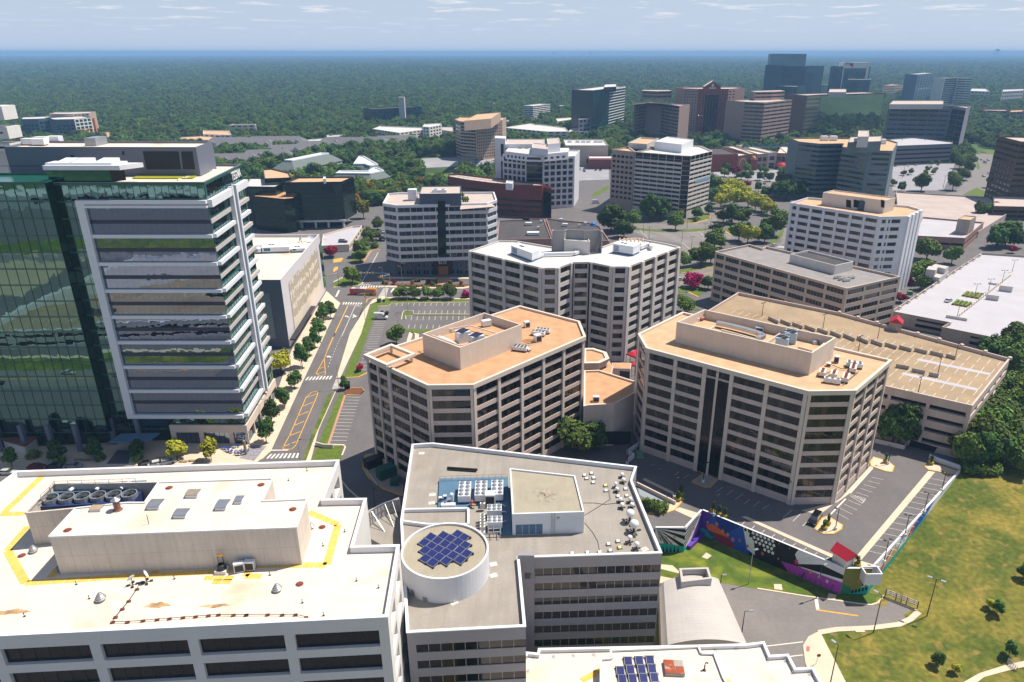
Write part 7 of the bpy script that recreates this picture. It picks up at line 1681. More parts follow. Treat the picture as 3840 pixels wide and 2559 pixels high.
 # main street, left of centre
slab('pavement',Q('l 100 1145 200 1100 262 1040 545 425 748 0; g 880 1140 835 1105 760 1035 450 1560',.15)+[V3((pBack[0],pBack[1],0)),V3((xR,fy-.6,0)),P('k',2000,1025,.15)],CONC,.02,.15)
slab('plaza_paving',[P('k',0,1085,.15),P('k',1240,1045,.15),P('k',2000,1030,.15),V3((xR,fy-.55,0)),V3((b0_[0],fy+2,0)),V3((wl0[0],fy-2,0)),V3((wl0[0]-40,fy-2,0))],CONC,.02,.145)
q4('k',[(935,1035),(1030,915),(1150,915),(1130,1035)],mat('dark_paver','5a5560',.85,.05,.5,grid=(.6,.6,.02,.2)),'entrance_path',.155);q4('k',[(2200,870),(2340,880),(2230,1010),(2100,985)],mat('patterned_paver','8d8a92',.85,.25,1.2,grid=(1,1,.02,.3)),'patterned_paving',.157)
slab('pavement',Q('l 578 1120 660 900 840 500 868 490 838 520 690 850 620 1120',.15),CONC,.02,.14);slab('pavement',Q('l 845 395 880 390 1064 0; g 1140 1150 1300 1090 1250 1080 1165 1110 1090 1200; l 965 0',.15),CONC,.02,.14)
slab('verge_grass',Q('l 545 1118 575 1118 640 940 745 740 805 520 770 540',.1),GRASS,.02,.11);slab('verge_grass',Q('l 860 350 985 0; g 1100 1150 1085 1160 1050 1270; l 1005 0 885 330',.1),GRASS,.02,.11)
slab('verge_grass',Q('l 628 1118 885 1115 900 992 770 982 925 545 868 535',.1),GRASSB,.02,.11);slab('verge_grass',Q('l 905 392 1050 385 1110 352 1010 320 1125 0; g 1215 1165 1320 1150 1330 1110 1210 1090 1140 1180; l 1066 0',.1),GRASSB,.02,.11)
strip('kerb',Q('l 775 985 905 985 925 1000 895 1075',0),.4,KERB);strip('kerb',Q('l 905 395 1040 388 1115 350',0),.5,YKERB);strip('kerb',Q('l 925 540 775 985',0),.7,BRICKPAVE);strip('kerb',Q('l 130 1145 262 1040 545 425 748 0',0),.5,KERB)
slab('traffic_island',Q('l 905 500 960 480 1070 482 1090 510 1060 540 920 540',.1),MULCH,.02,.14);strip('kerb',Q('l 905 500 960 482 1070 484 1088 510 1055 542 915 545',0),.35,YKERB)
def crosswalk(k,a,b,c,d,n,nm='crosswalk'):
 """n stripes running from edge a-b to edge d-c"""
 A,B_,C_,D_=(P(k,*p,.05)for p in(a,b,c,d));m=MB()
 for i in range(n):
  u0,u1=(i+.22)/n,(i+.72)/n;m.face([A+(B_-A)*u0,A+(B_-A)*u1,D_+(C_-D_)*u1,D_+(C_-D_)*u0])
 struct(nm,m,WHITEPAINT)
crosswalk('l',(220,1102),(515,1095),(530,1052),(262,1062),8);crosswalk('l',(565,415),(800,405),(820,375),(590,385),8);crosswalk('l',(808,490),(840,405),(905,405),(875,485),8)
crosswalk('v',(125,952),(420,955),(438,925),(142,918),8);crosswalk('v',(380,700),(730,702),(735,675),(400,670),9);crosswalk('v',(655,845),(745,705),(815,708),(770,850),12)
def pline(k,pts,m,w=.14,dz=.055,z=0.0):
 p=[P(k,x,y,z)for x,y in pts];return lines('road_marking',list(zip(p,p[1:])),m,w,dz)
pline('l',[(770,145),(835,0)],ORANGE,.35);pline('v',[(0,1430),(210,980)],ORANGE,.35);pline('v',[(125,1420),(320,975),(205,975)],WHITEPAINT,.2);pline('v',[(320,975),(420,975)],WHITEPAINT,.5);pline('l',[(270,1030),(425,1028)],WHITEPAINT,.5)
pp_=[P('l',x,y)for x,y in((890,30),(860,90),(830,160),(800,230),(765,320))];pr=[]
for a,c in zip(pp_,pp_[1:]):
 for q in range(3):pr.append((a+(c-a)*q/3,a+(c-a)*(q+.4)/3))
lines('road_marking',pr,WHITEPAINT,.15,.055)
for pts in([(375,1010),(440,890),(580,565),(630,520),(685,512),(680,545),(490,985),(455,1020),(385,1020),(375,1010)],[(668,355),(740,225),(770,145)],[(740,225),(750,365),(700,378),(668,355)]):pline('l',pts,ORANGE,.22)
for a,c in(((378,1000),(490,955)),((430,905),(530,865)),((470,815),(565,775)),((505,730),(600,690)),((545,645),(640,610)),((585,568),(675,535)),((680,358),(745,340)),((700,312),(740,298))):pline('l',[a,c],ORANGE,.3)
def arrow(k,pts,m=WHITEPAINT):q4(k,pts,m,'lane_arrow',.056)
arrow('v',[(165,1125),(185,1115),(190,1122),(215,1120),(228,1150),(215,1150),(205,1132),(188,1133),(186,1140)]);arrow('v',[(285,1105),(310,1100),(315,1120),(330,1115),(348,1130),(320,1142),(320,1130),(290,1150),(278,1145),(300,1125),(295,1112),(282,1115)]);arrow('l',[(758,205),(775,200),(795,205),(797,222),(780,212),(765,215)])
def stallrow(k,l0,l1,r0,r1,n,m=WHITEPAINT,w=.14,z=0):
 a,b,c,d=P(k,*l0,z),P(k,*l1,z),P(k,*r0,z),P(k,*r1,z)
 return lines('parking_lines',[(a+(b-a)*i/n,c+(d-c)*i/n)for i in range(n+1)],m,w,.045)
stallrow('l',(935,562),(780,975),(1055,565),(925,978),14);stallrow('v',(605,1205),(475,1568),(775,1200),(645,1568),11);stallrow('v',(690,985),(665,1055),(838,990),(822,1055),3);stallrow('l',(1105,135),(1030,320),(1200,140),(1110,320),6)
stallrow('v',(940,932),(1945,930),(922,975),(1935,972),12);stallrow('v',(1262,1042),(1938,1040),(1245,1098),(1930,1095),8);stallrow('v',(1152,1125),(2018,1122),(1143,1180),(2020,1185),10);stallrow('v',(1115,1248),(1740,1255),(1100,1305),(1730,1312),7);stallrow('v',(560,170),(470,325),(672,165),(610,325),12)
for pts in([(1165,1108),(2015,1105),(2015,1117),(1165,1118)],[(1060,1055),(1150,1050),(1160,1100),(1060,1110),(1050,1165),(1025,1165),(1030,1100)],[(1000,1315),(1480,1322),(1480,1360),(1225,1362),(1220,1390),(1150,1385),(1140,1355),(1010,1350)],[(985,1260),(1020,1250),(1000,1315),(975,1315)],[(760,850),(2005,885),(2005,915),(870,925),(830,970),(640,965),(580,950),(640,890)]):slab('verge_grass',[P('v',x,y,.1)for x,y in pts],GRASSB,.02,.12)
strip('kerb',[P('v',x,y)for x,y in((1170,1120),(1060,1115),(1070,1170),(1000,1175),(1020,1075),(1040,1045),(1175,1045),(1180,1090),(2015,1098))],.3,KERB);strip('kerb',[P('v',x,y)for x,y in((650,980),(820,970),(860,935),(2005,920))],.35,KERB);strip('kerb',[P('v',x,y)for x,y in((1105,1500),(1145,1362),(1230,1395),(1225,1475))],1.6,CONC)
strip('kerb',[P('v',x,y)for x,y in((475,940),(500,880),(560,855),(650,850))],.4,YKERB);strip('pavement',[P('v',x,y)for x,y in((800,855),(1200,862),(2005,872))],1.4,CONC);strip('pavement',[P('v',x,y)for x,y in((690,690),(820,690),(1200,705),(1900,712),(2005,695))],2.4,CONC)
slab('planting_bed',[P('v',x,y,.1)for x,y in((850,645),(2005,650),(2005,680),(1920,705),(960,700),(860,672))],MULCH,.02,.13);strip('pavement',[P('v',x,y)for x,y in((670,545),(700,560),(1515,570))],2.2,CONC);strip('pavement',[P('v',x,y)for x,y in((1710,565),(2005,568))],2.2,CONC);q4('v',[(1530,668),(1680,668),(1705,555),(1530,555)],BRICKPAVE,'entrance_path',.16)
pline('v',[(430,605),(660,190)],WHITEPAINT,.3);pline('v',[(1300,750),(2005,755)],WHITEPAINT,.18);pline('v',[(850,775),(890,715)],WHITEPAINT,.8);pline('v',[(40,840),(85,745)],WHITEPAINT,.8);pline('v',[(420,657),(550,660)],WHITEPAINT,.5)
slab('traffic_island',[P('v',x,y,.1)for x,y in((0,640),(120,560),(410,600),(430,620),(400,660),(330,690),(0,690))],GRASS,.02,.13);strip('kerb',[P('v',x,y)for x,y in((0,625),(140,555),(300,520),(420,610),(435,640),(360,680),(0,700))],.6,KERB)
slab('verge_grass',[P('v',x,y,.1)for x,y in((240,350),(400,330),(560,150),(690,95),(620,90),(460,120),(330,200))],GRASS,.02,.13);strip('kerb',[P('v',x,y)for x,y in((440,330),(550,165),(640,140),(690,155))],1.3,BRICKPAVE)
for pts in(((0,340),(110,325),(150,270),(100,270),(0,290)),((0,480),(60,440),(70,400),(30,400),(0,430))):slab('pavement',[P('v',x,y,.1)for x,y in pts],YKERB,.02,.14)
# right: terrace by the mural
def cs(k,pts,m=CONC,nm='concrete_strip',z=.05):return q4(k,pts,m,nm,z)
cs('n',[(535,735),(580,712),(770,770),(715,818)]);cs('n',[(1120,795),(1165,790),(1970,1145),(1940,1165)]);cs('o',[(1500,275),(1560,285),(905,1065),(850,1045)]);cs('n',[(255,470),(275,455),(555,590),(535,605)]);cs('n',[(1645,742),(1945,665),(2075,580),(1810,775)],CONC,'pavement');cs('o',[(690,560),(1000,222),(1020,240),(800,480)],CONC,'pavement')
stallrow('o',(1495,335),(965,975),(1680,372),(1185,1025),14,w=.1);stallrow('n',(1155,835),(1890,1150),(1105,890),(1825,1190),8,w=.1);stallrow('o',(1000,330),(690,640),(1105,352),(800,700),9,w=.1)
pline('o',[(1012,250),(815,470)],WHITEPAINT,.35);pline('o',[(775,520),(615,685)],WHITEPAINT,.35)
for a,c in(((810,490),(920,560)),((815,480),(950,520)),((950,520),(920,560)),((850,490),(930,545)),((880,500),(940,535))):pline('o',[a,c],WHITEPAINT,.12)
for a,c in(((330,345),(365,330)),((395,380),(430,365)),((540,430),(575,400)),((610,460),(660,425)),((910,570),(960,535)),((990,605),(1050,560)),((1070,640),(1140,595)),((1150,680),(1200,640)),((1230,705),(1280,660)),((1310,725),(1370,690)),((1485,805),(1570,735)),((1575,835),(1650,760)),((1660,875),(1710,830))):pline('n',[a,c],WHITEPAINT,.1)
for k,pts,m_ in(('n',((1770,905),(1830,810),(1880,790),(2010,870),(2000,905),(1930,945),(1840,945)),CONC),('n',((690,490),(790,415),(915,470),(850,535),(800,535)),OLDCONC),('n',((300,765),(520,680),(600,600),(620,640),(540,735),(440,770)),CONC),('o',((990,200),(1020,155),(1140,190),(1200,235),(1180,285),(1130,280),(1000,235)),CONC),('o',((1470,240),(1500,215),(1590,225),(1770,280),(1740,310),(1500,265)),CONC),('o',((790,1145),(850,1050),(1080,1120),(1020,1140)),CONC)):
 p_=[P(k,x,y,0)for x,y in pts];slab('traffic_island',p_,m_,.02,.15);strip('kerb',p_+[p_[0]],.3,YKERB,.17)if len(p_)>4 else None
 # streets and lots further right
sheet('parking_lot',Q('w 390 385 900 400 1230 385 1400 365 1570 380 1660 440 1640 530 1440 620 1450 640 1380 840 1020 880 1030 560 700 510',.04),ASPHALT2);sheet('parking_lot',Q('w 300 330 420 360 1230 385 1400 360 1480 260 1420 150 1100 260 900 300 400 300',.045),ASPHALT2)
sheet('parking_lot',Q('x 232 635 1040 600 1050 830 960 830 780 800 640 720 210 740',.05),ASPHALT3);sheet('parking_lot',Q('A4 280 350 830 360 1490 345 1490 520 1230 525 840 490 500 470 330 460',.05),ASPHALT3);sheet('parking_lot',Q('z 110 545 662 555 560 790 110 790',.05),ASPHALT3);sheet('parking_lot',Q('c 1065 985 1365 985 1365 1110 1070 1120',.05),ASPHALT3);sheet('parking_lot',Q('A4 500 490 1240 530 1250 700 1000 760 640 620',.045),ASPHALT2)
sheet('road',Q('z 685 375 740 370 830 460 1000 470 990 560 960 700 1020 830 840 770 690 850 560 830 720 760 830 600 820 480',.055),ASPHALT2)
sheet('road',Q('w 1000 935 1430 845 1430 985 1000 1080',.05),ASPHALT2);sheet('road',Q('i 1035 620 985 640 1030 560 1040 480 1080 380 1085 700',.05),ASPHALT2);sheet('road',Q('A4 1250 930 1430 960 1420 1180 1350 1373 1280 1373 1330 1180',.055),ASPHALT2)
pr=[(Q('w 1000 1000',0)[0],Q('w 1430 915',0)[0])];lines('road_marking',pr,ORANGE,.25,.08);crosswalk('w',(2210,600),(2340,612),(2340,590),(2220,572),8)
pline('w',[(500,380),(610,495)],WHITEPAINT,.2,.06);pline('w',[(1235,395),(1360,495)],WHITEPAINT,.2,.06);pline('w',[(1040,545),(1160,640)],WHITEPAINT,.2,.06)
for k,a,c,d,e,n in(('w',(545,350),(1380,345),(600,362),(1330,360),14),('w',(420,415),(600,490),(560,400),(720,460),9),('w',(700,420),(1000,540),(860,420),(1130,530),12),('w',(1120,420),(1330,520),(1230,400),(1420,500),10),('w',(1040,590),(1040,760),(1140,620),(1120,780),9),('w',(1480,400),(1700,520),(1540,385),(1720,490),9),('A4',(1000,360),(960,480),(1230,360),(1220,500),3),('z',(150,600),(150,770),(230,570),(240,760),2)):stallrow(k,a,c,d,e,n,w=.12)
for pts in(((430,350),(760,385),(1120,378),(1235,365),(1380,365),(1380,375),(1230,398),(760,405),(420,372)),((1010,880),(1250,850),(1420,820),(1420,845),(1010,925)),((990,1110),(1030,1080),(1280,1100),(1340,1150),(1230,1215),(1130,1165),(990,1175)),((1570,375),(1640,330),(1850,330),(1840,405),(1650,430)),((1060,285),(1150,250),(1330,180),(1390,195),(1380,240),(1160,290)),((1050,1305),(1230,1370),(1260,1390),(1200,1395),(1020,1320)),((2130,540),(2290,400),(2330,330),(2300,460),(2180,560)),((2030,250),(2050,225),(2200,240),(2160,265),(2040,262)),((1250,1070),(1400,1000),(1400,1040),(1280,1080))):slab('verge_grass',[P('w',x,y,.1)for x,y in pts],GRASSB,.03,.16)
for pts in(((1020,925),(1240,880),(1420,848)),((1000,1090),(1130,1175),(1240,1225)),((1560,390),(1650,440)),((1060,290),(1180,300),(1330,260),(1390,220),(1385,190))):strip('kerb',[P('w',x,y)for x,y in pts],.8,YKERB)
for k,pts in(('z',((880,425),(1260,460),(1255,490),(960,470))),('z',((740,825),(850,765),(1010,830),(1000,850))),('z',((1060,700),(1180,700),(1150,800),(1060,800))),('z',((860,520),(885,590),(870,610),(850,590))),('c',((915,650),(960,625),(1090,620),(1080,655))),('S',((1600,520+130),(1690,655),(1690,690),(1620,690))),('c',((1205,1245),(1300,1190),(1365,1160),(1365,1190),(1250,1260)))):sheet('verge_grass',[P(k,x,y,.07)for x,y in pts],GRASSB)
# what lies in front of the glass tower and shows in its mirror glass: lawns, a road, a low garage
sheet('lawn',[V3(p)for p in((-420,114,.03),(-110,107,.03),(-112,120,.03),(-420,128,.03))],GRASS);sheet('path',[V3(p)for p in((-420,112,.05),(-118,108,.05),(-118,110,.05),(-420,115,.05))],CONC);sheet('bare_lot',[V3(p)for p in((-420,-60,.03),(-250,-60,.03),(-235,40,.03),(-420,40,.03))],mat('sandy_lot','b3a184',.95,.1,.1));sheet('road',[V3(p)for p in((-420,128,.035),(-110,120,.035),(-110,134,.035),(-420,142,.035))],ASPHALT2)
sheet('road',[V3(p)for p in((-420,-30,.04),(-100,-36,.04),(-100,-22,.04),(-420,-16,.04))],ASPHALT2);sheet('lawn',[V3(p)for p in((-420,-60,.06),(-100,-66,.06),(-100,-38,.06),(-420,-32,.06))],GRASS)
lines('road_marking',[(V3((-420,135,0)),V3((-110,127,0)))],ORANGE,.4,.05)
gq=[V3(p)for p in((-205,2,0),(-122,-6,0),(-118,94,0),(-212,104,0))]
GR=Bld('parking_garage','low cream parking garage with a blue-grey deck seen mirrored in the glass tower',gq,0,7,PALE,SHADEIN);GR.facade(2,rib(6),[(1.2,0),(1.2,1),(1.8,0),(1.2,1),(1.6,0)]);[GR.plain(i)for i in(0,1,3)];GR.roof(DECKG,.9,.5,WMT)
lines('stall_line',[(V3((-203+i*3,y,6.1)),V3((-203+i*3,y+5,6.1)))for y in(8,34,60,84)for i in range(27)],WHITEPAINT,.15,.02,GR.e);lines('lane_line',[(V3((-203,76,6.1)),V3((-125,20,6.1)))],ORANGE,.6,.03,GR.e);MB().poly([V3(p)for p in((-204,70,6.115),(-126,14,6.115),(-122,90,6.115),(-206,99,6.115))]).build('worn_tan_surface',DECK,GR.e);GR.finish()
far('store_block','white store with a red front band seen only mirrored in the glass tower',[V3(p)for p in((-420,-190,0),(-120,-190,0),(-120,-160,0),(-420,-160,0))],9,WHITE,SHADEIN,{2:([(20,0),(60,1),(20,0)],[(4,0),(3,1),(2,0)])},WHITEROOF)
# the painted terrace wall
MUR={}
def mwall(name,a,b,za,zb,label,t=.45,zt0=.55):
 """retaining wall from a to b; lower ground za..zb, top zt0"""
 o=thing(name,label,'wall',(a[0],a[1],za));d=(b-a).normalized();n=V3((d[1],-d[0],0));A,B_=a,b;m=MB()
 i0,i1=A-n*t,B_-n*t
 def fq(p,q,z0,z1,z2,z3):m.face([(p[0],p[1],z0),(q[0],q[1],z1),(q[0],q[1],z2),(p[0],p[1],z3)])
 fq(A,B_,za-.3,zb-.3,zt0,zt0);fq(i1,i0,-.2,-.2,zt0,zt0);m.face([(A[0],A[1],zt0),(B_[0],B_[1],zt0),(i1[0],i1[1],zt0),(i0[0],i0[1],zt0)]);fq(B_,i1,zb-.3,-.2,zt0,zt0);fq(i0,A,-.2,za-.3,zt0,zt0)
 m.build('wall',mat('white_wall_paint','d9d9dc',.7,.04,.3),o);return o,A,B_,d,n
layer=[0]
def paint(W_,name,shapes,za,zb,zt0=.55):
 """flat painted figures on the wall; shapes = (colour, [(u 0..1, v 0..1)...])"""
 o,A,B_,d,n=W_;cols=[];m=MB();L_=(B_-A).length
 for c,pts in shapes:
  if c not in cols:cols.append(c)
  layer[0]+=1;off=n*(.004+.0012*(layer[0]%60))
  fl_=[V3((u*L_,(zb*u+za*(1-u))*(1-v)+zt0*v,0))for u,v in pts];n0=len(m.v);w3=[A+d*p[0]+off+V3((0,0,p[1]))for p in fl_];m.v+=[tuple(p)for p in w3]
  for tr in tessellate_polygon([fl_]):
   x,y,z_=(fl_[k]for k in tr);up=(y-x).cross(z_-x)[2]>0;m.f.append(tuple(n0+k for k in(tr if up else tr[::-1])));m.m.append(cols.index(c))
 return m.build(name,[mat('mural_'+c,c,.7,.05,.6)for c in cols],o)
def dot(u,v,ru,rv,c,n=14):return(c,[(u+ru*math.cos(6.2832*i/n),v+rv*math.sin(6.2832*i/n))for i in range(n)])
def flower(u,v,s,c,asp):return(c,[(u+s*asp*(1 if i%2 else.35)*math.cos(6.2832*i/12+.4),v+s*(1 if i%2 else.35)*math.sin(6.2832*i/12+.4))for i in range(12)])
BK,WHc,TEAL,PUR,BLU,ORG,MAG,OLV='101014','dfe0e4','12a5a0','5a2f9c','1d4fb0','d8632a','a83fa8','7a7a2a'
rm=random.Random(11)
W1=mwall('mural_wall',mA,mB_,LOW,LOW,'short mural wall with black and white rays and teal grass beside the grey office')
ry=[]
for i in range(6):ry.append((BK,[(.02,.98),(.18+.16*i,.0 if i>2 else.5-.16*i),(.26+.16*i,0 if i>2 else.42-.14*i)]if i<5 else[(.02,.98),(1,.12),(1,.3)]))
ry+=[(BK,[(.02,.98),(1,.5),(1,.66)]),(BK,[(.02,.98),(1,.8),(1,.93)])]
paint(W1,'mural_rays',ry,LOW,LOW);paint(W1,'mural_grass',[(TEAL,[(0,0),(1,0),(1,.22),(.5,.34),(0,.38)])]+[(BK,[(.05+.12*i,0),(.12+.12*i,0),(.03+.13*i,.28)])for i in range(7)]+[flower(.15+.25*i,.62,.11,('c98a8a','d09a2a','c98a6a')[i],.55)for i in range(3)],LOW,LOW)
W2=mwall('mural_wall',mB_,mC,LOW,LOW,'slanting mural wall with white rays fading into purple')
paint(W2,'mural_rays',[(PUR,[(.3,0),(1,0),(1,1)])]+[(BK,[(0,.1+.17*i),(0,.2+.17*i),(1,1)])for i in range(5)]+[(TEAL,[(0,0),(.3,0),(0,.2)])]+[flower(.35,.45,.08,ORG,1.2),flower(.55,.55,.07,'c95a8a',1.2)],LOW,LOW)
W3=mwall('mural_wall',mC,mD,LOW,LOW,'long mural wall with blue sky, orange flowers, white dots and magenta end')
sh=[(PUR,[(0,0),(.10,0),(.05,.6),(.12,1),(0,1)]),(BLU,[(.05,.5),(.10,0),(.38,0),(.36,.5),(.30,1),(.08,1)]),('17348a',[(.09,1),(.16,.45),(.2,.5),(.3,1)]),(BK,[(.30,1),(.36,.5),(.38,0),(.66,0),(.72,.4),(.66,1)]),(WHc,[(.31,1),(.36,.2),(.42,.1),(.40,.6),(.34,1)]),(ORG,[(.04,.48),(.09,.62),(.16,.5),(.22,.36),(.2,.28),(.06,.3)]),('8e2430',[(.09,.3),(.2,.34),(.28,.14),(.24,.02),(.12,.04)]),(TEAL,[(0,.3),(.05,.25),(.09,.08),(.12,.16),(.09,0),(0,0)])]
paint(W3,'mural_sky',sh,LOW,LOW)
paint(W3,'mural_dots',[dot(.33+.028*i+.012*(j%2),.92-.15*j,.010,.062,WHc if i>1 else BK)for i in range(12)for j in range(5)if.30+.05*j<.33+.028*i<.70-.02*j],LOW,LOW)
paint(W3,'mural_teal_base',[(TEAL,[(.36,0),(.66,0),(.62,.12),(.52,.26),(.38,.33)])]+[dot(.40+.035*i,.12+.03*(i%2),.012,.075,BK)for i in range(7)]+[(WHc,[(.66,.45),(.80,1),(.70,1)]),(BK,[(.66,1),(.70,1),(.66,.45)]),(WHc,[(.68,.36),(.99,.72),(.84,.98)]),(BK,[(.67,.36),(1,.58),(1,.74),(.86,.8)]),(WHc,[(.68,.32),(1,.5),(1,.58)])],LOW,LOW)
paint(W3,'mural_magenta',[(MAG,[(.60,.3),(.66,0),(1,0),(1,.46),(.70,.36)])]+[('7d2f86',[(.66+.035*i,.02),(.67+.035*i,.02),(.665+.035*i,.2)])for i in range(9)]+[('3f2a6a',[(.74,0),(.755,0),(.77,.25),(.76,.25)]),(WHc,[(.86,0),(.863,0),(.863,.5),(.86,.5)])],LOW,LOW)
paint(W3,'mural_flowers',[flower(*f,.14)for f in((.12,.68,.12,'e08a2a'),(.17,.5,.12,'e08a2a'),(.21,.46,.1,'e0a03a'),(.05,.6,.08,'d8a02a'),(.25,.34,.13,'d07a8a'),(.30,.42,.1,'c24a6a'),(.36,.33,.1,'b82a3a'),(.47,.28,.11,'d86a2a'),(.58,.34,.06,'e08a6a'),(.70,.52,.15,'c2407a'),(.73,.38,.09,'a83a8a'),(.80,.36,.12,'d88a2a'),(.86,.32,.1,'c8c4d8'),(.91,.28,.1,'d0ccd8'),(.95,.2,.07,'4a2a7a'))]+[('1f7a6a',[(.2+.07*i,.16),(.26+.07*i,.3),(.3+.07*i,.18)])for i in range(7)],LOW,LOW)
W4=mwall('mural_wall',mD,mE,LOW,LOW,'olive mural wall section with flowers and teal dotted base at the corner')
paint(W4,'mural_olive',[(OLV,[(0,0),(1,0),(1,1),(0,1)]),('2a7a55',[(0,0),(.6,0),(.3,.3),(0,.42)]),(TEAL,[(.3,0),(1,0),(1,.35),(.7,.25)]),(WHc,[(.72,.27),(1,.36),(1,.62)])]+[dot(.45+.12*i,.1+.03*i,.045,.075,BK)for i in range(5)]+[dot(.78+.1*i,.38,.035,.06,BK)for i in range(2)]+[flower(*f,.3)for f in((.3,.62,.1,'c9702a'),(.55,.78,.09,'c9902a'),(.6,.5,.11,'d8702a'),(.85,.55,.09,'a83a2a'),(.12,.66,.07,'8a5aa0'))],LOW,LOW)
W5=mwall('mural_wall',mE,mF,LOW,lowz(mF[0],mF[1]),'long mural wall beside the dry field, teal foot and blue wedge, white far end')
zF=lowz(mF[0],mF[1])
paint(W5,'mural_side',[(TEAL,[(0,0),(.62,0),(.58,.22),(.3,.25),(0,.3)]),('c4573a',[(.06,.25),(.12,.28),(.22,.95),(.16,.8)]),('c9a05a',[(.12,.28),(.28,.3),(.24,.75)]),(WHc,[(.22,.95),(.28,.3),(.4,.3),(.42,.9)]),(ORG,[(.36,.3),(.44,.3),(.48,.95),(.4,.8)]),(BLU,[(.42,.24),(.52,.24),(.66,.95),(.46,.92)]),('4a86d8',[(.52,.24),(.60,.3),(.66,.95)])]+[dot(.27+.02*i,.5+.12*(i%3),.006,.07,BK,8)for i in range(9)]+[('b05a7a',[(.03+.02*i,.35),(.035+.02*i,.35),(.04+.02*i,.75)])for i in range(4)],LOW,zF)
c=mE+V3((-.6,-.9,0));b=MB()
for a,d_ in(((-1.7,0,-2.0),(.25,2.4,2.9)),((1.7,0,-2.0),(.25,2.4,2.9)),((0,1.2,-2.0),(3.4,.25,2.9)),((0,-1.2,-2.0),(3.4,.25,2.9)),((0,0,-2.1),(3.4,2.4,.15))):b.box(c+V3(a),d_,.0)
tag(b.build('balcony_box',mat('white_wall_paint','d9d9dc')),'white open box balcony at the corner of the mural walls','balcony')
b=MB();c0,c1=PL('n',640,1075),PL('n',780,940);b.prism([c0,c1,c1+V3((.9,-.4,0)),c0+V3((.9,-.4,0))],LOW,LOW+1.0);b.build('ledge',mat('mural_'+PUR,PUR),W2[0])
hb_=MB();hx=[(-9000+700*i,14500+900*math.sin(i*.9),12+16*max(0,math.sin(i*.35+.6))+(42 if i>16 else 0)*min(1,(i-16)/6))for i in range(34)]
for a,c in zip(hx,hx[1:]):
 f0=[(a[0],a[1]-2500,-1),(c[0],c[1]-2500,-1),c,a];hb_.face(f0);hb_.face([a,c,(c[0],c[1]+3000,-1),(a[0],a[1]+3000,-1)])
struct('hills',hb_,FORESTFLOOR)
# vegetation
def leafmat(name,a,b,c=None):
 if name in MATS:return MATS[name]
 m=bpy.data.materials.new(name);m.use_nodes=True;N=m.node_tree.nodes;L=m.node_tree.links;bs=N['Principled BSDF'];bs.inputs['Roughness'].default_value=.75;bs.inputs['Specular IOR Level'].default_value=.15
 g=N.new('ShaderNodeNewGeometry');oi=N.new('ShaderNodeObjectInfo');mx=N.new('ShaderNodeMix');mx.data_type='RGBA';mx.inputs[6].default_value=srgb(a);mx.inputs[7].default_value=srgb(b);L.new(g.outputs['Random Per Island'],mx.inputs[0])
 hs_=N.new('ShaderNodeHueSaturation');mr=N.new('ShaderNodeMapRange');mr.inputs[3].default_value=.6;mr.inputs[4].default_value=1.4;L.new(oi.outputs['Random'],mr.inputs[0]);L.new(mr.outputs[0],hs_.inputs['Value'])
 mh=N.new('ShaderNodeMapRange');mh.inputs[3].default_value=.485;mh.inputs[4].default_value=.51;L.new(oi.outputs['Random'],mh.inputs[0]);L.new(mh.outputs[0],hs_.inputs['Hue']);L.new(mx.outputs[2],hs_.inputs['Color']);L.new(hs_.outputs[0],bs.inputs['Base Color'])
 MATS[name]=m;return m
LEAF={'green':leafmat('green_leaves','39531f','6b7f38'),'dark':leafmat('dark_leaves','2b4a20','4f6c30'),'lime':leafmat('yellow_green_leaves','7a861f','aaa636'),'red':leafmat('magenta_blossom','a01040','d0246a'),'maroon':leafmat('dark_red_leaves','6a1228','8e2036'),'rust':leafmat('rusty_leaves','7a5a1e','9a6a2a')}
BARK=mat('bark','4f4034',.95,.2,2)
def crown(seed,lobes,n,leaf):
 """leaf clumps spread through overlapping lobes (x,y,z,rx,rz); unit metres"""
 r=random.Random(seed);b=MB();tot=sum(l[3]*l[3]for l in lobes)
 for l in lobes:
  for _ in range(int(n*l[3]*l[3]/tot)):
   u,a=r.uniform(-.85,1),r.uniform(0,6.2832);k=(.4+.74*r.random()**.8);s=math.sqrt(1-u*u)
   p=V3((l[0]+l[3]*k*s*math.cos(a),l[1]+l[3]*k*s*math.sin(a),l[2]+l[4]*k*u));nr=V3((s*math.cos(a)+r.uniform(-.6,.6),s*math.sin(a)+r.uniform(-.6,.6),u+r.uniform(-.3,.9))).normalized()
   x=nr.cross(V3((r.uniform(-1,1),r.uniform(-1,1),.3))).normalized();y=nr.cross(x);w=leaf*r.uniform(.6,1.25)
   b.face([p-x*w-y*w*.5,p+x*w*.2-y*w,p+x*w+y*w*.4,p-x*w*.1+y*w])
 return b
def lobes(seed,R_,H_,z0,n):
 r=random.Random(seed);o=[(0,0,z0+H_*.5,R_*.72,H_*.5)]
 for i in range(n):
  a=6.2832*i/n+r.uniform(-.4,.4);q=r.uniform(.35,.62)*R_;o.append((q*1.15*math.cos(a),q*1.15*math.sin(a),z0+H_*r.uniform(.25,.85),R_*r.uniform(.28,.5),H_*r.uniform(.18,.32)))
 return o
KIND={}
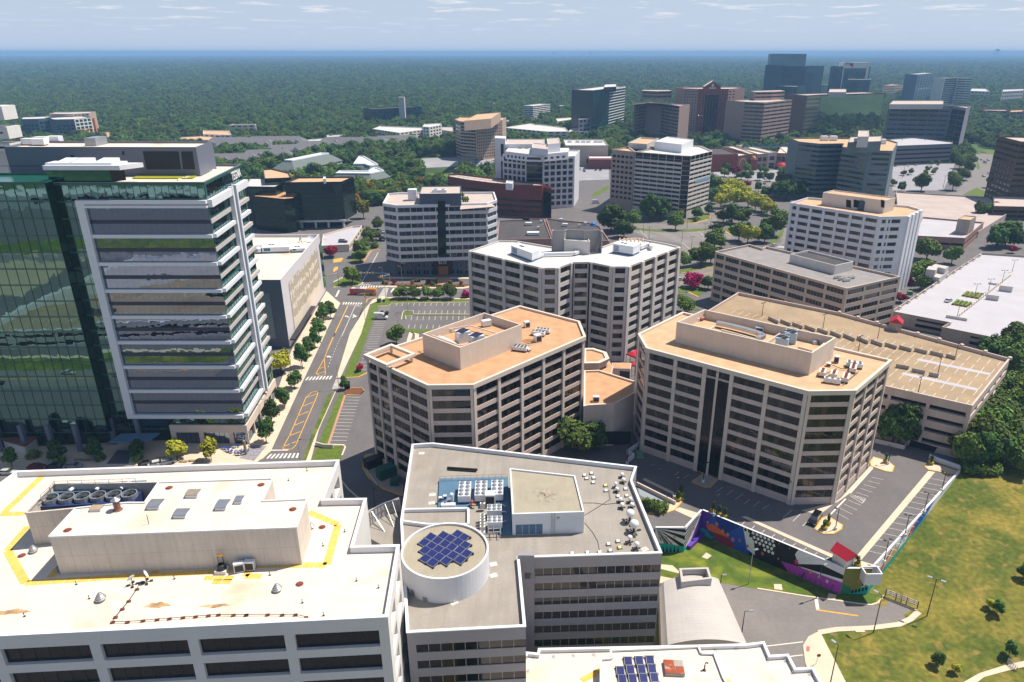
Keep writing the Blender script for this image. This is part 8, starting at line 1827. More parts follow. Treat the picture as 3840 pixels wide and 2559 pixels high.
def treekind(key,name,leafm,R_,H_,z0,nl,n,leaf,seed,th=None,cat='tree',branches=4):
 root=thing(name,'x',cat);b=MB();r=random.Random(seed)
 if th:
  b.tube([(0,0,0),(.1,0,z0*.6),(0,.1,z0+H_*.35),(0,0,z0+H_*.75)],[th,th*.75,th*.5,th*.15],7)
  for i in range(branches):a=6.2832*i/branches+r.random();b.tube([(0,0,z0*.75),(math.cos(a)*R_*.3,math.sin(a)*R_*.3,z0+H_*.25),(math.cos(a)*R_*.6,math.sin(a)*R_*.6,z0+H_*.45)],[th*.5,th*.3,th*.08],5)
  b.build('trunk',BARK,root)
 if n:crown(seed,lobes(seed,R_,H_,z0,nl),n,leaf).build('crown',LEAF[leafm],root)
 KIND[key]=[root,False];return root
treekind('oak','broadleaf_tree','green',4.6,6.5,2.2,10,2700,.46,21,.3);treekind('dark','broadleaf_tree','dark',4.4,7.5,1.8,10,2700,.46,22,.3);treekind('lime','broadleaf_tree','lime',4.8,6.2,2.6,9,2300,.42,23,.28)
treekind('street','street_tree','dark',2.3,5.2,1.5,6,1500,.3,24,.14);treekind('young','young_tree','lime',2.3,4.0,1.6,6,1100,.3,25,.12);treekind('myrtle','crape_myrtle','red',3.4,3.6,1.0,7,1500,.34,26,.16);treekind('maroon','maroon_tree','maroon',3.0,3.8,1.4,6,1200,.34,27,.14)
treekind('shrub','shrub','green',1.3,1.6,.1,4,420,.2,28,None,'shrub');treekind('flame','shrub','rust',1.3,1.7,.1,4,420,.2,29,None,'shrub');treekind('fir','potted_conifer','dark',.45,1.8,.7,2,260,.12,30,None,'potted plant');treekind('rustree','broadleaf_tree','rust',3.6,5.5,2,7,1500,.42,31,.25)
pot=MB().lathe((0,0,0),[(.35,0),(.62,.35),(.6,.62),(.45,.8),(0,.82)],12);pot.build('pot',mat('yellow_flower_pot','9a8a1e',.9,.3,4),KIND['fir'][0])
_o=KIND['fir'][0].children[0]
def plant(key,c,s,label,group=None,rz=None,sc=None,low=False):
 r_=random.Random(int(c[0]*31+c[1]*17));e=KIND[key];sc=sc or(s*r_.uniform(.85,1.25),s*r_.uniform(.85,1.25),s*r_.uniform(.9,1.2));rz=r_.uniform(0,6.28)if rz is None else rz
 if not e[1]:
  e[1]=True;o=e[0];o.location=c;o.rotation_euler[2]=rz;o.scale=sc;o['label']=label
  if group:o['group']=group
  return o
 return dup(e[0],c,rz,label,group,sc)
ORD=['first','second','third','fourth','fifth','sixth','seventh','eighth','ninth','tenth','eleventh','twelfth']
def row(key,k,pts,s,lab,group,z=0,rev=None):
 for i,p in enumerate(sorted(pts,key=lambda q:q[1]if rev else q[0])):plant(key,P(k,p[0],p[1],z),(p[2]if len(p)>2 else s),'%s %s'%(ORD[i]if i<12 else 'another',lab),group)
row('street','g',[(795,1275),(735,1310),(695,1440)],1.05,'dark street tree from the crossroads along the windowless white building','street trees by the windowless building',0,1);row('street','l',[(660,130,1.0),(610,200,1.1),(548,300,1.15),(480,490,1.0),(390,650,.9),(285,800,1.05),(235,965,1.1)],1,'dark street tree on the glass tower pavement, counted towards the viewer','street trees by the glass tower',0,1)
plant('lime',P('l',365,350),.95,'tall yellow-green tree between the glass tower and the windowless building')
row('young','k',[(1560,990,1.05),(1855,1005,1.1)],1,'sunlit yellow-green tree before the shopfront, counted from the left','sunlit trees before the shopfront');row('street','k',[(110,1060,.8),(520,1010,.85),(850,985,.8),(1210,985,.85)],1,'shaded tree in front of the glass tower, counted from the left','shaded trees before the glass tower')
for i,p in enumerate(((535,1030),(880,1005),(1215,1000),(300,985))):plant('shrub',P('k',*p),1.4,ORD[i]+' low dark hedge bush under the shaded trees by the tower','hedge bushes by the tower')
row('oak','v',[(965,868,.55),(1080,868,.55),(1195,872,.6),(1385,872,.6),(1550,875,.6),(1720,872,.65)],1,'rounded tree in the verge row before the 8270 office, counted from the left','verge trees before the 8270 office');plant('myrtle',P('v',1965,850),.55,'small magenta crape myrtle at the end of the verge tree row')
plant('oak',P('v',290,650),1.0,'broad green tree on the traffic island behind the signals');row('oak','v',[(400,330,.8),(390,250,.85),(470,140,.8),(520,60,.9)],1,'green tree beside the drive left of the 8270 office, counted from the far end','trees by the drive',0,1);row('oak','g',[(1210,500,.8),(1195,590,.7)],1,'dark tree at the left end of the 8270 office, counted from the far one','trees at the 8270 end',0,1)
plant('lime',P('g',1085,400),1.25,'large yellow-green tree at the head of the drive');plant('shrub',P('v',615,120),2.0,'round golden bush at the tip of the drive strip');plant('oak',P('v',930,1540),.85,'dark green tree poking up behind the left beige office roof');plant('street',P('l',920,500),.6,'small dark conifer beside the black box on the parking island');plant('maroon',P('l',1055,335),.45,'tiny maroon tree on the lawn tip');plant('maroon',P('v',-15,250),1.0,'left maroon tree on the bend by the parking deck');plant('maroon',P('g',808,745),1.05,'right maroon tree on the bend by the parking deck')
for i in range(26):plant('shrub' if i%4 else 'flame',P('v',960+i*38,692+(i%3)*3),.55,'low clipped shrub in the planting bed before the 8270 office','planting bed shrubs')
for i,(x,y,kk)in enumerate(((895,660,'maroon'),(1168,650,'flame'),(1395,655,'maroon'),(1880,655,'flame'),(1500,640,'flame'),(1715,640,'flame'),(1460,668,'shrub'),(1735,655,'shrub'),(740,650,'shrub'),(785,655,'flame'))):plant(kk,P('v',x,y),.42 if kk=='maroon' else.9,ORD[i]+' of the mixed red and green shrubs along the 8270 forecourt, counted in planting order','forecourt shrubs')
wt_=[('dark',140,400,1.75,'huge dark tree left of the car park behind the winged office'),('dark',300,480,1.15,'dark tree in front of the huge one by the low dark roofs'),('rustree',235,420,1.1,'rust-leaved tree between two dark trees'),('oak',415,345,1.0,'pale green tree in the shade left of the striped office'),('dark',620,260,1.6,'large shaded tree left against the striped office'),('dark',760,250,1.5,'large shaded tree right against the striped office'),('oak',950,380,1.15,'umbrella-shaped sunlit tree on the parking strip'),('oak',1440,620,1.25,'round green tree alone in the car park'),('oak',1275,835,1.0,'low green tree on the car park edge above the road, front one'),('oak',1190,745,.75,'thin green tree at the left of the car park edge group'),('oak',1390,805,.95,'green tree at the right of the car park edge group'),('oak',1060,850,.75,'green tree peeping out beside the winged office'),('oak',1340,700,.8,'rear green tree of the car park edge group'),('myrtle',1150,1110,1.25,'bright magenta crape myrtle on the lawn by the winged office'),('oak',1360,1130,.8,'green tree beside the beige midrise corner'),('oak',1065,1430,.9,'green tree between the winged office and the tan garage'),('oak',1550,290,.95,'slim tree left of the round hedge lawn'),('dark',1660,295,1.15,'dark tree at the rear of the round hedge lawn'),('oak',1785,315,1.2,'bright green tree at the right of the round hedge lawn'),('oak',1745,520,1.05,'green tree in front of the round hedge lawn'),('lime',1860,560,1.1,'yellowish tree right in front of the round hedge lawn'),('oak',1990,545,1.0,'green tree left of the curved road'),('dark',2070,540,1.1,'dark tree left of the curved road'),('oak',2180,460,1.4,'broad green tree overhanging the curved road, nearer one'),('oak',2260,330,1.3,'broad green tree overhanging the curved road, farther one'),('oak',1530,605,.6,'small bushy tree below the lone car park tree'),('street',1865,405,.9,'slim tree with a bare foot at the lawn corner')]
for kk,x,y,s,l in wt_:plant(kk,P('w',x,y),s,l)
plant('shrub',P('w',1470,365),3.2,'long clipped dark hedge on the curved lawn, left part',None,0,(5,2.6,2));plant('shrub',P('w',1625,320),2,'low dark bush behind the clipped hedge');plant('dark',P('w',1225,240),.75,'dark cone tree at the foot of the striped office glass corner');plant('dark',P('w',1365,180),.7,'dark round tree right of the striped office foot');plant('shrub',P('w',1205,275),1.8,'dark bush in the flower bed by the striped office')
row('lime','A4',[(400,910,1.25),(480,800,1.35),(590,880,1.3),(640,760,1.45),(800,900,1.2),(905,950,1.15),(1080,1010,1.2),(540,700,1.4),(350,700,1.3),(740,800,1.2),(1000,960,1.3)],1,'yellow-green tree from the left in the grove right of the striped office','yellow-green grove');plant('dark',P('A4',290,720),1.5,'dark tree at the left end of the yellow-green grove');plant('dark',P('A4',260,840),1.3,'dark tree low at the striped office corner beside the grove')
row('dark','A4',[(1065,740,.95),(1200,750,1.1),(1350,790,1.6),(1310,690,1.4),(1580,770,1.2),(490,375,.9),(975,500,.75),(1120,515,.8),(1280,530,.9),(1430,535,.9),(370,330,.7),(950,660,.7)],1,'dark green tree from the left between the grove and the grey twin office','dark trees by the mall car park');row('maroon','A4',[(600,455,1.6),(790,620,1.2)],1,'dark red tree from the left by the mall car park','dark red trees');plant('myrtle',P('A4',720,600),.8,'magenta bush left of a dark red tree by the mall car park');row('oak','A4',[(785,380,.8),(990,385,.6),(1065,390,.6),(1280,385,.65),(1355,390,.6),(850,450,.6),(455,450,.9),(700,490,.9),(800,510,.8),(1150,470,.5),(1060,450,.5),(1370,470,.5)],1,'small tree from the left on the mall car park islands','mall car park trees')
row('oak','z',[(640,790,1.35),(730,700,1.1),(780,640,1.1),(700,600,1.2),(650,540,1.2),(740,560,1.1),(810,560,1.0),(660,480,1.1),(720,500,1.1),(360,800,1.5)],1,'broad green tree from the far end, left of the right-hand avenue','avenue trees, left strip',0,1);row('oak','z',[(985,770,1.05),(1040,720,1.15),(1030,640,1.2),(1090,620,1.1),(1060,560,1.1),(1110,570,1.0),(1180,560,.9),(1120,790,.7)],1,'broad green tree from the far end, right of the right-hand avenue','avenue trees, right side',0,1);row('oak','z',[(205,660,.55),(270,650,.55),(400,660,.5),(470,650,.5),(415,625,.5),(485,625,.5),(115,750,.6),(455,565,.45),(520,560,.45),(270,560,.5),(325,560,.45)],1,'small island tree from the left in the white car park by the grey garage','white car park trees');plant('dark',P('z',185,800),.8,'dark cone tree at the front corner of the white car park');row('oak','z',[(180,530,.9),(300,530,1.1),(245,520,1),(470,530,.9),(525,535,.8),(370,525,.8)],1,'tree from the left against the grey parking garage wall','trees at the grey garage')
row('oak','j',[(1480,300,1.3),(1410,495,1.2),(1450,560,.8),(1700,330,.9)],1,'green tree from the left between the white tower and the white-decked garage','trees by the white garage');plant('myrtle',P('j',1325,510),.8,'magenta crape myrtle at the foot of the white tower');plant('maroon',P('j',1250,670),.8,'brownish tree at the corner of the beige midrise');row('oak','A2',[(100,930,1),(210,920,1),(320,880,1),(440,740,.7)],1,'green tree from the left between the parking decks at the right','trees by the parking decks');row('dark','A2',[(330,1330,1.2),(450,1300,1.3),(560,1320,1.2)],1,'dark shaded tree from the left below the terraced tower','shaded trees below the terraced tower');plant('maroon',P('A2',540,1400),.8,'reddish tree in the shade below the terraced tower')
plant('oak',P('A3',150,1420),1.0,'sunlit tree between the two beige offices');plant('dark',P('A3',320,1400),.9,'dark tree in the shade right of the sunlit one between the beige offices');plant('dark',P('t',290,1140),.95,'dark conifer left against the tan garage');plant('dark',P('t',350,1150),1.15,'dark conifer right against the tan garage')
tr=[(1240,330,1.0),(1010,1330,1.0),(1090,1240,1.2),(1160,1330,1.1),(1220,1180,1.3),(1300,1280,1.2),(1150,1060,1.2),(1330,1080,1.3),(1240,990,1.2),(1400,960,1.1),(1450,860,1.1),(1310,850,1.0),(1330,760,1.1),(1430,690,1.2),(1540,700,1.2),(1530,560,1.3),(1600,640,1.2),(1520,430,1.3),(1590,340,1.3),(1500,230,1.2),(1420,270,.9),(1310,250,.9),(1600,1290,1.2),(1540,1380,1.0),(1590,480,1.2),(1440,1150,.9),(1560,160,1.1),(1400,1300,1.0)]
for i,p in enumerate(tr):plant('oak' if i%3 else 'dark',P('t',p[0],p[1]+40,0),p[2]*.95,'bushy green tree in the dense thicket right of the tan garage','thicket beside the tan garage')
for i in range(22):plant('shrub',P('t',1000+(i*137)%330,1360+(i*53)%110,0),1.5,'low bright green bush at the foot of the thicket','thicket edge bushes')
for kk,x,y,s,l in(('street',1570,1425,.5,'dark young tree on the dry field near the path'),('young',1730,1490,.4,'thin young tree beside two mulch rings'),('street',2205,1340,.5,'young tree on the dry field nearest the path railing'),('young',2030,920,.4,'left thin young tree in the middle of the dry field'),('street',2100,970,.48,'right young tree in the middle of the dry field'),('street',2330,660,.55,'dark young tree at the right edge of the dry field')):plant(kk,PL('s',x,y),s,l)
row('shrub','n',[(330,730),(370,745),(410,755),(290,700),(440,740)],1.35,'clipped dark hedge bush from the left on the ramp island','hedge on the ramp island')
fb=[('n',568,650),('n',590,610),('n',872,760),('n',928,775),('n',978,795),('n',1848,900),('n',1882,865),('n',2140,1225),('o',1122,200),('o',1520,215)];fl_=['front potted conifer by the ramp','rear potted conifer by the ramp','left potted conifer of three above the mural','middle potted conifer of three above the mural','right potted conifer of three above the mural','front potted conifer on the black car island','rear potted conifer on the black car island','potted conifer beside the red-roofed hut','potted conifer on the garage entrance island','potted conifer by the garage ramp wall']
for(k,x,y),l in zip(fb,fl_):plant('fir',P(k,x,y,.15),1.15,l,'potted conifers on the terrace')
# woods: the nearest as single trees, the rest as one mass
FP=[[(v[0],v[1])for v in b_]for b_ in FOOT]
def blocked(x,y):
 for p,bb in FP2:
  if bb[0]<x<bb[2]and bb[1]<y<bb[3]and inpoly(x,y,p):return True
 return False
FOOT2=FOOT+[Q('x 225 628 1045 595 1055 840 200 750',0),Q('A4 260 330 1500 340 1500 700 280 560',0),Q('z 100 540 670 550 570 800 100 800',0),Q('z 660 370 760 365 1010 465 1000 580 990 700 1090 860 530 860 690 700 800 560',0),Q('z 870 420 1270 455 1260 495 940 475',0),Q('c 900 655 950 620 1095 615 1080 660',0),Q('c 1060 980 1370 980 1370 1120 1060 1130',0),Q('S 1580 640 1700 645 1710 700 1600 700',0)]
def grow(p,d):return[(v[0]+(v[0]-sum(w[0]for w in p)/len(p))*.0+d*(1 if v[0]>sum(w[0]for w in p)/len(p)else-1),v[1]+d*(1 if v[1]>sum(w[1]for w in p)/len(p)else-1))for v in p]
FP2=[]
for p in FOOT2:
 g_=grow([(v[0],v[1])for v in p],4);FP2.append((g_,(min(v[0]for v in g_),min(v[1]for v in g_),max(v[0]for v in g_),max(v[1]for v in g_))))
rw=random.Random(99);near_t,mass=[],[]
y=470.0
while y<16000:
 sp=8.6 if y<1500 else 8.6+(y-1500)*.0055 if y<5500 else 30+(y-5500)*.002
 x=-.80*y-30
 while x<.74*y+30:
  px_,py_=x+rw.uniform(-.45,.45)*sp,y+rw.uniform(-.45,.45)*sp;x+=sp
  if inpoly(px_,py_,core)and not(py_>560 and px_<-20):continue
  if py_<560 and px_<-130:continue
  if blocked(px_,py_):continue
  dens=.93 if py_>1250 else(.55 if px_>0 and py_<1000 and px_<330 else.86)
  if rw.random()>dens:continue
  (mass if py_>690 or px_>520 else near_t).append((px_,py_,min(sp/8.6,2.6)))
 y+=sp*.92
near_t.sort(key=lambda t:t[1]);mass+=near_t[190:];near_t=near_t[:190]
for i,(x,y,s)in enumerate(near_t):
 kk=('oak','dark','oak','lime','dark','oak','rustree')[int(abs(x*7+y*3))%7];kk='oak' if kk=='rustree' and i%3 else kk
 side='behind the apartments and the 8270 office' if x<40 else 'to the right of the avenue and the car parks'
 plant(kk,(x,y,0),rw.uniform(.95,1.35),{'oak':'mid green','dark':'dark green','lime':'yellow-green','rustree':'rusty'}[kk]+' tree in the woods '+side,'near woods trees')
def canopy(name,pts,src,label):
 me=bpy.data.meshes.new(name);me.from_pydata([(x,y,-.6)for x,y,s in pts],[],[]);a=me.attributes.new('size','FLOAT','POINT');a.data.foreach_set('value',[s*(.75+.95*rw.random()**1.6)for _,_,s in pts])
 o=bpy.data.objects.new(name,me);COL.objects.link(o);o['kind']='stuff';o['label']=label
 ng=bpy.data.node_groups.new(name,'GeometryNodeTree');ng.interface.new_socket('Geometry',in_out='INPUT',socket_type='NodeSocketGeometry');ng.interface.new_socket('Geometry',in_out='OUTPUT',socket_type='NodeSocketGeometry');N=ng.nodes;L=ng.links
 gi,go_=N.new('NodeGroupInput'),N.new('NodeGroupOutput');oi=N.new('GeometryNodeObjectInfo');oi.inputs['Object'].default_value=src;oi.inputs['As Instance'].default_value=True
 ip=N.new('GeometryNodeInstanceOnPoints');at=N.new('GeometryNodeInputNamedAttribute');at.data_type='FLOAT';at.inputs['Name'].default_value='size'
 rv=N.new('FunctionNodeRandomValue');rv.data_type='FLOAT_VECTOR';rv.inputs[0].default_value=(0,0,0);rv.inputs[1].default_value=(.12,.12,6.28);L.new(gi.outputs[0],ip.inputs['Points']);L.new(oi.outputs['Geometry'],ip.inputs['Instance']);L.new(rv.outputs[0],ip.inputs['Rotation']);L.new(at.outputs[0],ip.inputs['Scale']);L.new(ip.outputs[0],go_.inputs[0])
 md=o.modifiers.new('canopy','NODES');md.node_group=ng;return o
src=[[ch for ch in KIND[k][0].children if ch.name.startswith('crown')][0]for k in('oak','dark')]
canopy('woods',mass[::2],src[0],'endless green woodland canopy reaching to the horizon');canopy('woods',mass[1::2],src[1],'darker trees mixed into the endless woodland canopy')
# vehicles and street furniture
PAINT={}
def paintm(n,c):return mat('car_paint_'+n,c,.25,0,fine=False,spec=.7,metal=.2)
CGL=glass('car_glass','05070a',.2,.02,.0)
TYRE=mat('tyre','101010',.9,0,fine=False)
PROF={'car':([(-2.3,.35),(2.3,.35),(2.35,.75),(1.35,.95),(-1.75,1.0),(-2.35,.9)],[(-1.9,.98),(1.3,.94),(.5,1.45),(-1.2,1.47)],1.8),'suv':([(-2.5,.4),(2.5,.4),(2.55,.95),(1.3,1.15),(-2.5,1.2)],[(-2.48,1.18),(1.35,1.13),(.75,1.85),(-2.2,1.9)],1.95),'van':([(-2.9,.45),(2.9,.45),(2.95,.95),(2.2,1.3),(1.9,1.35),(-2.9,1.35)],[(-2.9,1.33),(2.25,1.28),(1.35,2.1),(1.0,2.7),(-2.85,2.75)],2.1)}
def extr(b,prof,w0,w1,mi,zc=1.0):
 n=len(prof);A=[V3((x,-w0/2,z))for x,z in prof];B=[V3((x,w0/2,z))for x,z in prof]
 if w1!=w0:
  zmin=min(z for x,z in prof);A=[V3((p[0],-(w0 if p[2]<zmin+.1 else w1)/2,p[2]))for p in A];B=[V3((p[0],(w0 if p[2]<zmin+.1 else w1)/2,p[2]))for p in B]
 b.face(A,mi);b.face(B[::-1],mi)
 for i in range(n):j=(i+1)%n;b.face([A[j],A[i],B[i],B[j]],mi)
 return b
def car(kind,name,label,c,rot,color,cat='car',group=None,parts=True):
 lo,up,w=PROF[kind];pm=paintm(*color)
 t=thing(name,label,cat,c,0,group);o=MB();extr(o,lo,w,w,0);roofz=max(z for x,z in up);rp=[p for p in up if p[1]>roofz-.2]
 def fin(b,nm,ms):
  b.v=[tuple(V3(v)+V3(c))for v in b.v];return b.build(nm,ms,t)
 fin(o,'body',pm);o=MB();extr(o,up,w*.96,w*.8,0);ca_=fin(o,'cabin',pm if kind=='van' else CGL)
 xs=sorted(p[0]for p in rp);o=MB()
 o.v,o.f,o.m=[],[],[];zt_=roofz+.01
 o.face([(xs[0],-w*.39,zt_),(xs[-1],-w*.39,zt_-.02),(xs[-1],w*.39,zt_-.02),(xs[0],w*.39,zt_)]);fin(o,'roof',pm)
 for x in(-1.45,1.45):
  for s in(-1,1):o=MB();o.tube([(x*(1.25 if kind=='van' else 1),s*(w/2-.12),.34),(x*(1.25 if kind=='van' else 1),s*(w/2+.02),.34)],.34,10);fin(o,'wheel',TYRE)
 xf=max(p[0]for p in lo)
 for s in(-1,1):o=MB();o.box((xf-.05,s*w*.36,.68),(.12,.34,.16));fin(o,'headlight',WMT);o=MB();o.box((min(p[0]for p in lo)+.05,s*w*.4,.75),(.12,.22,.2));fin(o,'tail_light',RED)
 if kind=='van':
  o=MB()
  for s in(-1,1):o.face([(1.0,s*1.03,1.45),(1.95,s*1.06,1.42),(1.4,s*.95,2.05),(1.0,s*.95,2.1)][::s])
  o.face([(2.2,-.9,1.4),(2.2,.9,1.4),(1.45,.8,2.1),(1.45,-.8,2.1)]);fin(o,'windscreen',CGL)
 t.rotation_euler[2]=rot;return t
def heading(k,x0,y0,x1,y1):a,b_=P(k,x0,y0),P(k,x1,y1);return math.atan2((b_-a)[1],(b_-a)[0])
WH,BKc,SIL,NAV,REDc,GRY=('white','d4d4d4'),('black','0c0c0e'),('silver','9a9ea4'),('navy','16203c'),('red','7a1420'),('grey','44474c')
car('van','cargo_van','white high-roof cargo van parked alone facing right in the left car park',P('v',700,1165),heading('v',600,1165,790,1170),WH,'van')
car('suv','parked_suv','shiny black passenger van parked at the traffic island above the mural',P('n',1765,830),heading('n',1800,790,1735,880),BKc,'van')
car('suv','parked_suv','dark blue car parked on the white deck before the green glass offices',P('g',905,610,3.1),heading('g',880,640,940,642),NAV)
car('car','parked_car','white car with dark windows parked on the white-decked garage',P('j',1675,660,rw_),heading('j',1645,672,1710,640),WH)
for i,(x,y,c,l)in enumerate(((70,1118,WH,'white car at the far left of the kerb below the glass tower'),(330,1072,REDc,'dark red car parked in the shade below the glass tower'),(500,1070,NAV,'dark blue car parked next to the silver one below the glass tower'),(648,1062,SIL,'silver-blue car parked in the shade below the glass tower'),(1300,1045,BKc,'black car left of two white ones below the glass tower'),(1385,1042,WH,'left white car of two close together below the glass tower'),(1468,1030,WH,'right white car of two close together below the glass tower'))):car('car','parked_car',l,P('k',x,y),.02 if i<4 else.5,c,group='cars parked below the glass tower')
tot_cars=[('A4',930,578,WH,'white car driving in the road before the mall car park'),('A4',1045,555,GRY,'dark grey car driving ahead of the white one by the mall car park'),('A4',1390,1010,NAV,'dark blue car at the left edge of the white tower, rear one'),('A4',1375,1150,NAV,'dark blue car at the left edge of the white tower, front one'),('w',2200,585,WH,'white car waiting at the zebra crossing on the curved road'),('w',1005,1015,WH,'white car half hidden by the winged office on the cross street'),('w',1415,160,BKc,'black car right of the striped office foot'),('z',895,523,REDc,'red car at the junction of the right-hand avenue, left'),('z',955,525,REDc,'red car at the junction of the right-hand avenue, right'),('z',925,548,WH,'white box truck stopped in the right-hand avenue'),('z',915,668,NAV,'dark blue car under the trees of the right-hand avenue'),('g',1070,480,NAV,'blue car at the ramp of the white deck'),('v',1215,620,BKc,'dark pickup in the forecourt of the 8270 office'),('j',1300,635,SIL,'silver car beside the brown tree by the beige midrise'),('c',1250,1320,WH,'white truck left of the striped office annexe')]
for k,x,y,c,l in tot_cars:car('van' if 'truck' in l else 'car','car' if 'truck' not in l else 'truck',l,P(k,x,y),rw.choice((.1,.3,1.5))if k!='z' else 1.3,c,'car' if 'truck' not in l else 'truck')
row_c=[('g',1255,520),('g',1262,535),('g',1262,550),('g',1258,565),('g',1255,580),('g',1240,600)]
for i,p in enumerate(row_c):car('car','parked_car',ORD[i]+' car from the rear in the row left of the 8270 office',P(*p),.1,(SIL,WH,GRY,WH,NAV,BKc)[i],group='cars beside the 8270 office')
LOTS=[('A4',[(500,470),(560,478),(630,460),(640,380),(690,380),(720,400),(800,430),(810,440),(840,460),(985,390),(1000,410),(1050,385),(1075,400),(1090,415),(1060,440),(1030,470),(1060,490),(1260,385),(1250,410),(1290,430),(1330,440),(1380,395),(1390,410),(1400,440),(1440,430),(1300,400),(1420,460),(1340,470)],'car parked in the crowded mall car park','cars in the mall car park'),('x',[(770,670),(835,680),(845,655),(910,650),(900,690),(935,705),(760,695),(835,740),(1000,630),(940,775)],'car in the pale car park by the white grid office','cars in the pale car park'),('c',[(1095,1035),(1110,1025),(1145,1030),(1090,1045),(1150,1040),(1250,1030),(1290,1030)],'car parked before the department store','cars before the department store'),('z',[(135,578),(155,550),(250,575),(315,568),(245,655),(440,670),(450,590),(510,568),(200,545),(235,545),(815,470),(870,465),(790,435)],'car parked in the white lot or kerbside by the avenue','cars by the avenue'),('S',[(3115,745),(3125,752),(3140,760),(3155,766),(3170,772),(3185,768)],'car parked in the shade left of the white tower','cars left of the white tower')]
CARSRC={}
for k,pts,l,g in LOTS:
 for i,(x,y)in enumerate(sorted(pts)):
  c=(WH,SIL,BKc,WH,GRY,NAV,REDc)[(i*5+len(pts))%7];key=c[0]
  if key not in CARSRC:
   b=MB();lo,up,w=PROF['car'];extr(b,lo,w,w,0);extr(b,up,w*.96,w*.8,1);b.box((-.35,0,1.47),(1.5,1.4,.02),0,0);[b.box((x_,s*.8,0),(.6,.2,.6),0,2)for x_ in(-1.45,1.45)for s in(-1,1)]
   CARSRC[key]=b.build('parked_car',[paintm(*c),CGL,TYRE]);o=CARSRC[key]
  else:o=CARSRC[key].copy();COL.objects.link(o)
  o.location=P(k,x,y,.05);o.rotation_euler=(0,0,(1.45 if i%2 else 1.6)+(.0 if k!='z' else-.4));tag(o,c[0]+' '+l+((', %s from the left'%ORD[i])if i<12 else(', %s from the right'%ORD[len(pts)-1-i])if len(pts)-i<=12 else ', near the middle'),'car',g)
for i in range(34):
 o=CARSRC[('white','silver','black','navy')[i%4]].copy();COL.objects.link(o);o.location=(-390+i*19,131+(i%2)*8-i*.5,.05)if i<14 else(-200+(i*37)%75,(14,36,62,86)[i%4],6.15);o.rotation_euler=(0,0,-.03 if i<14 else 1.57);tag(o,('white','silver','black','navy')[i%4]+' car on the road or deck seen only mirrored in the glass tower','car','cars mirrored in the glass tower')
b0,b1=P('v',250,815),P('v',630,822);c=(b0+b1)/2+V3((0,1.3,0));L_=12.2;t=thing('city_bus','red, white and orange-yellow city bus crossing the junction','bus',c);rt=math.atan2((b1-b0)[1],(b1-b0)[0])
YEL=paintm('orange','d88a1a');RDB=paintm('bus_red','b01828');WHB=paintm('bus_white','d8d8d8')
def lb(name,m_,x0,x1,y0,y1,z0,z1):b=MB();b.box(c+V3(((x0+x1)/2,(y0+y1)/2,z0)),(x1-x0,y1-y0,z1-z0));return b.build(name,m_,t)
lb('body',RDB,-6.1,-2.2,-1.27,1.27,.4,2.95);lb('body',YEL,1.0,6.1,-1.27,1.27,.4,2.95);lb('body',RDB,-2.2,1.0,-1.27,1.27,.4,2.95);b=MB();b.face([c+V3(p)for p in((-3.2,-1.285,.45),(-.6,-1.285,.45),(2.0,-1.285,1.3),(.4,-1.285,1.3))]);b.build('white_swoosh',WHB,t);b=MB();b.face([c+V3(p)for p in((-.6,-1.282,.42),(1.1,-1.282,.42),(1.1,-1.282,1.3),(2.0,-1.282,1.3))]);b.build('orange_wedge',YEL,t)
lb('roof',WHB,-5.6,1.6,-1.0,1.0,2.95,3.15);lb('roof',YEL,1.6,5.8,-1.0,1.0,2.95,3.12);lb('window',CGL,-4.6,5.6,-1.29,-1.27,1.35,2.5);lb('window',CGL,-4.6,5.6,1.27,1.29,1.35,2.5);lb('windscreen',CGL,6.1,6.13,-1.1,1.1,1.0,2.7);lb('roof_unit',GREYMETAL,-3.5,-1.5,-.8,.8,3.15,3.4)
for x in(-3.6,3.6):
 for s in(-1,1):b=MB();b.tube([c+V3((x,s*1.1,.5)),c+V3((x,s*1.3,.5))],.5,12);b.build('wheel',TYRE,t)
t.rotation_euler[2]=rt
def lamp(base,h,az,label,arms=1,armL=2.0,ped=0,group='street lamps',head=(.9,.45),pole=.09,drop=0,m_=None,white=False):
 t=thing('street_lamp',label,'street lamp',base,0,group);o=V3(base);p=MB()
 if ped:q=MB();q.lathe(o,[(.38,0),(.36,ped),(0,ped)],12);q.build('pedestal',WHITEPAINT,t)
 p.tube([o+V3((0,0,ped)),o+V3((0,0,h))],[pole*1.3,pole*.8],7);p.build('pole',m_ or DMT,t)
 for i in range(arms):
  a=az+6.2832*i/max(1,arms);d=V3((math.cos(a),math.sin(a),0));q=MB();e=o+V3((0,0,h+drop))+d*armL;q.bar(o+V3((0,0,h-.05)),e,.08);q.build('arm',m_ or DMT,t);q=MB();q.box(e+d*head[0]*.4-V3((0,0,.1)),(head[0],head[1],.18),a);q.build('lamp_head',STEEL if white else DMT,t)
 return t
lamp(PL('s',1018,1135),9.8,2.2,'tall dark lamp post on the lawn edge below the road bend',1,.9,white=True);lamp(PL('s',1487,990),9.8,2.6,'tall lamp post with two heads beside the white railing',2,.9,white=True);lamp(PL('s',640,1580),9.6,2.2,'tall lamp post at the bottom edge by the stop sign',1,.6,white=True)
lamp(PL('r',2255,1130)+V3((1,0,0)),5.5,.1,'lamp post rising beside the vaulted roof right edge',1,1.0,white=True);lamp(PL('n',940,1385),2.5,.2,'short lamp at the back corner of the vaulted roof',1,.3,white=True);lamp(PL('n',1185,1385),9.3,.4,'thin pale lamp post on the lawn in front of the mural',1,.5,white=True,m_=STEEL);lamp(PL('o',515,1395),9,.4,'thin lamp post near the mural corner in the shade',1,.5,white=True)
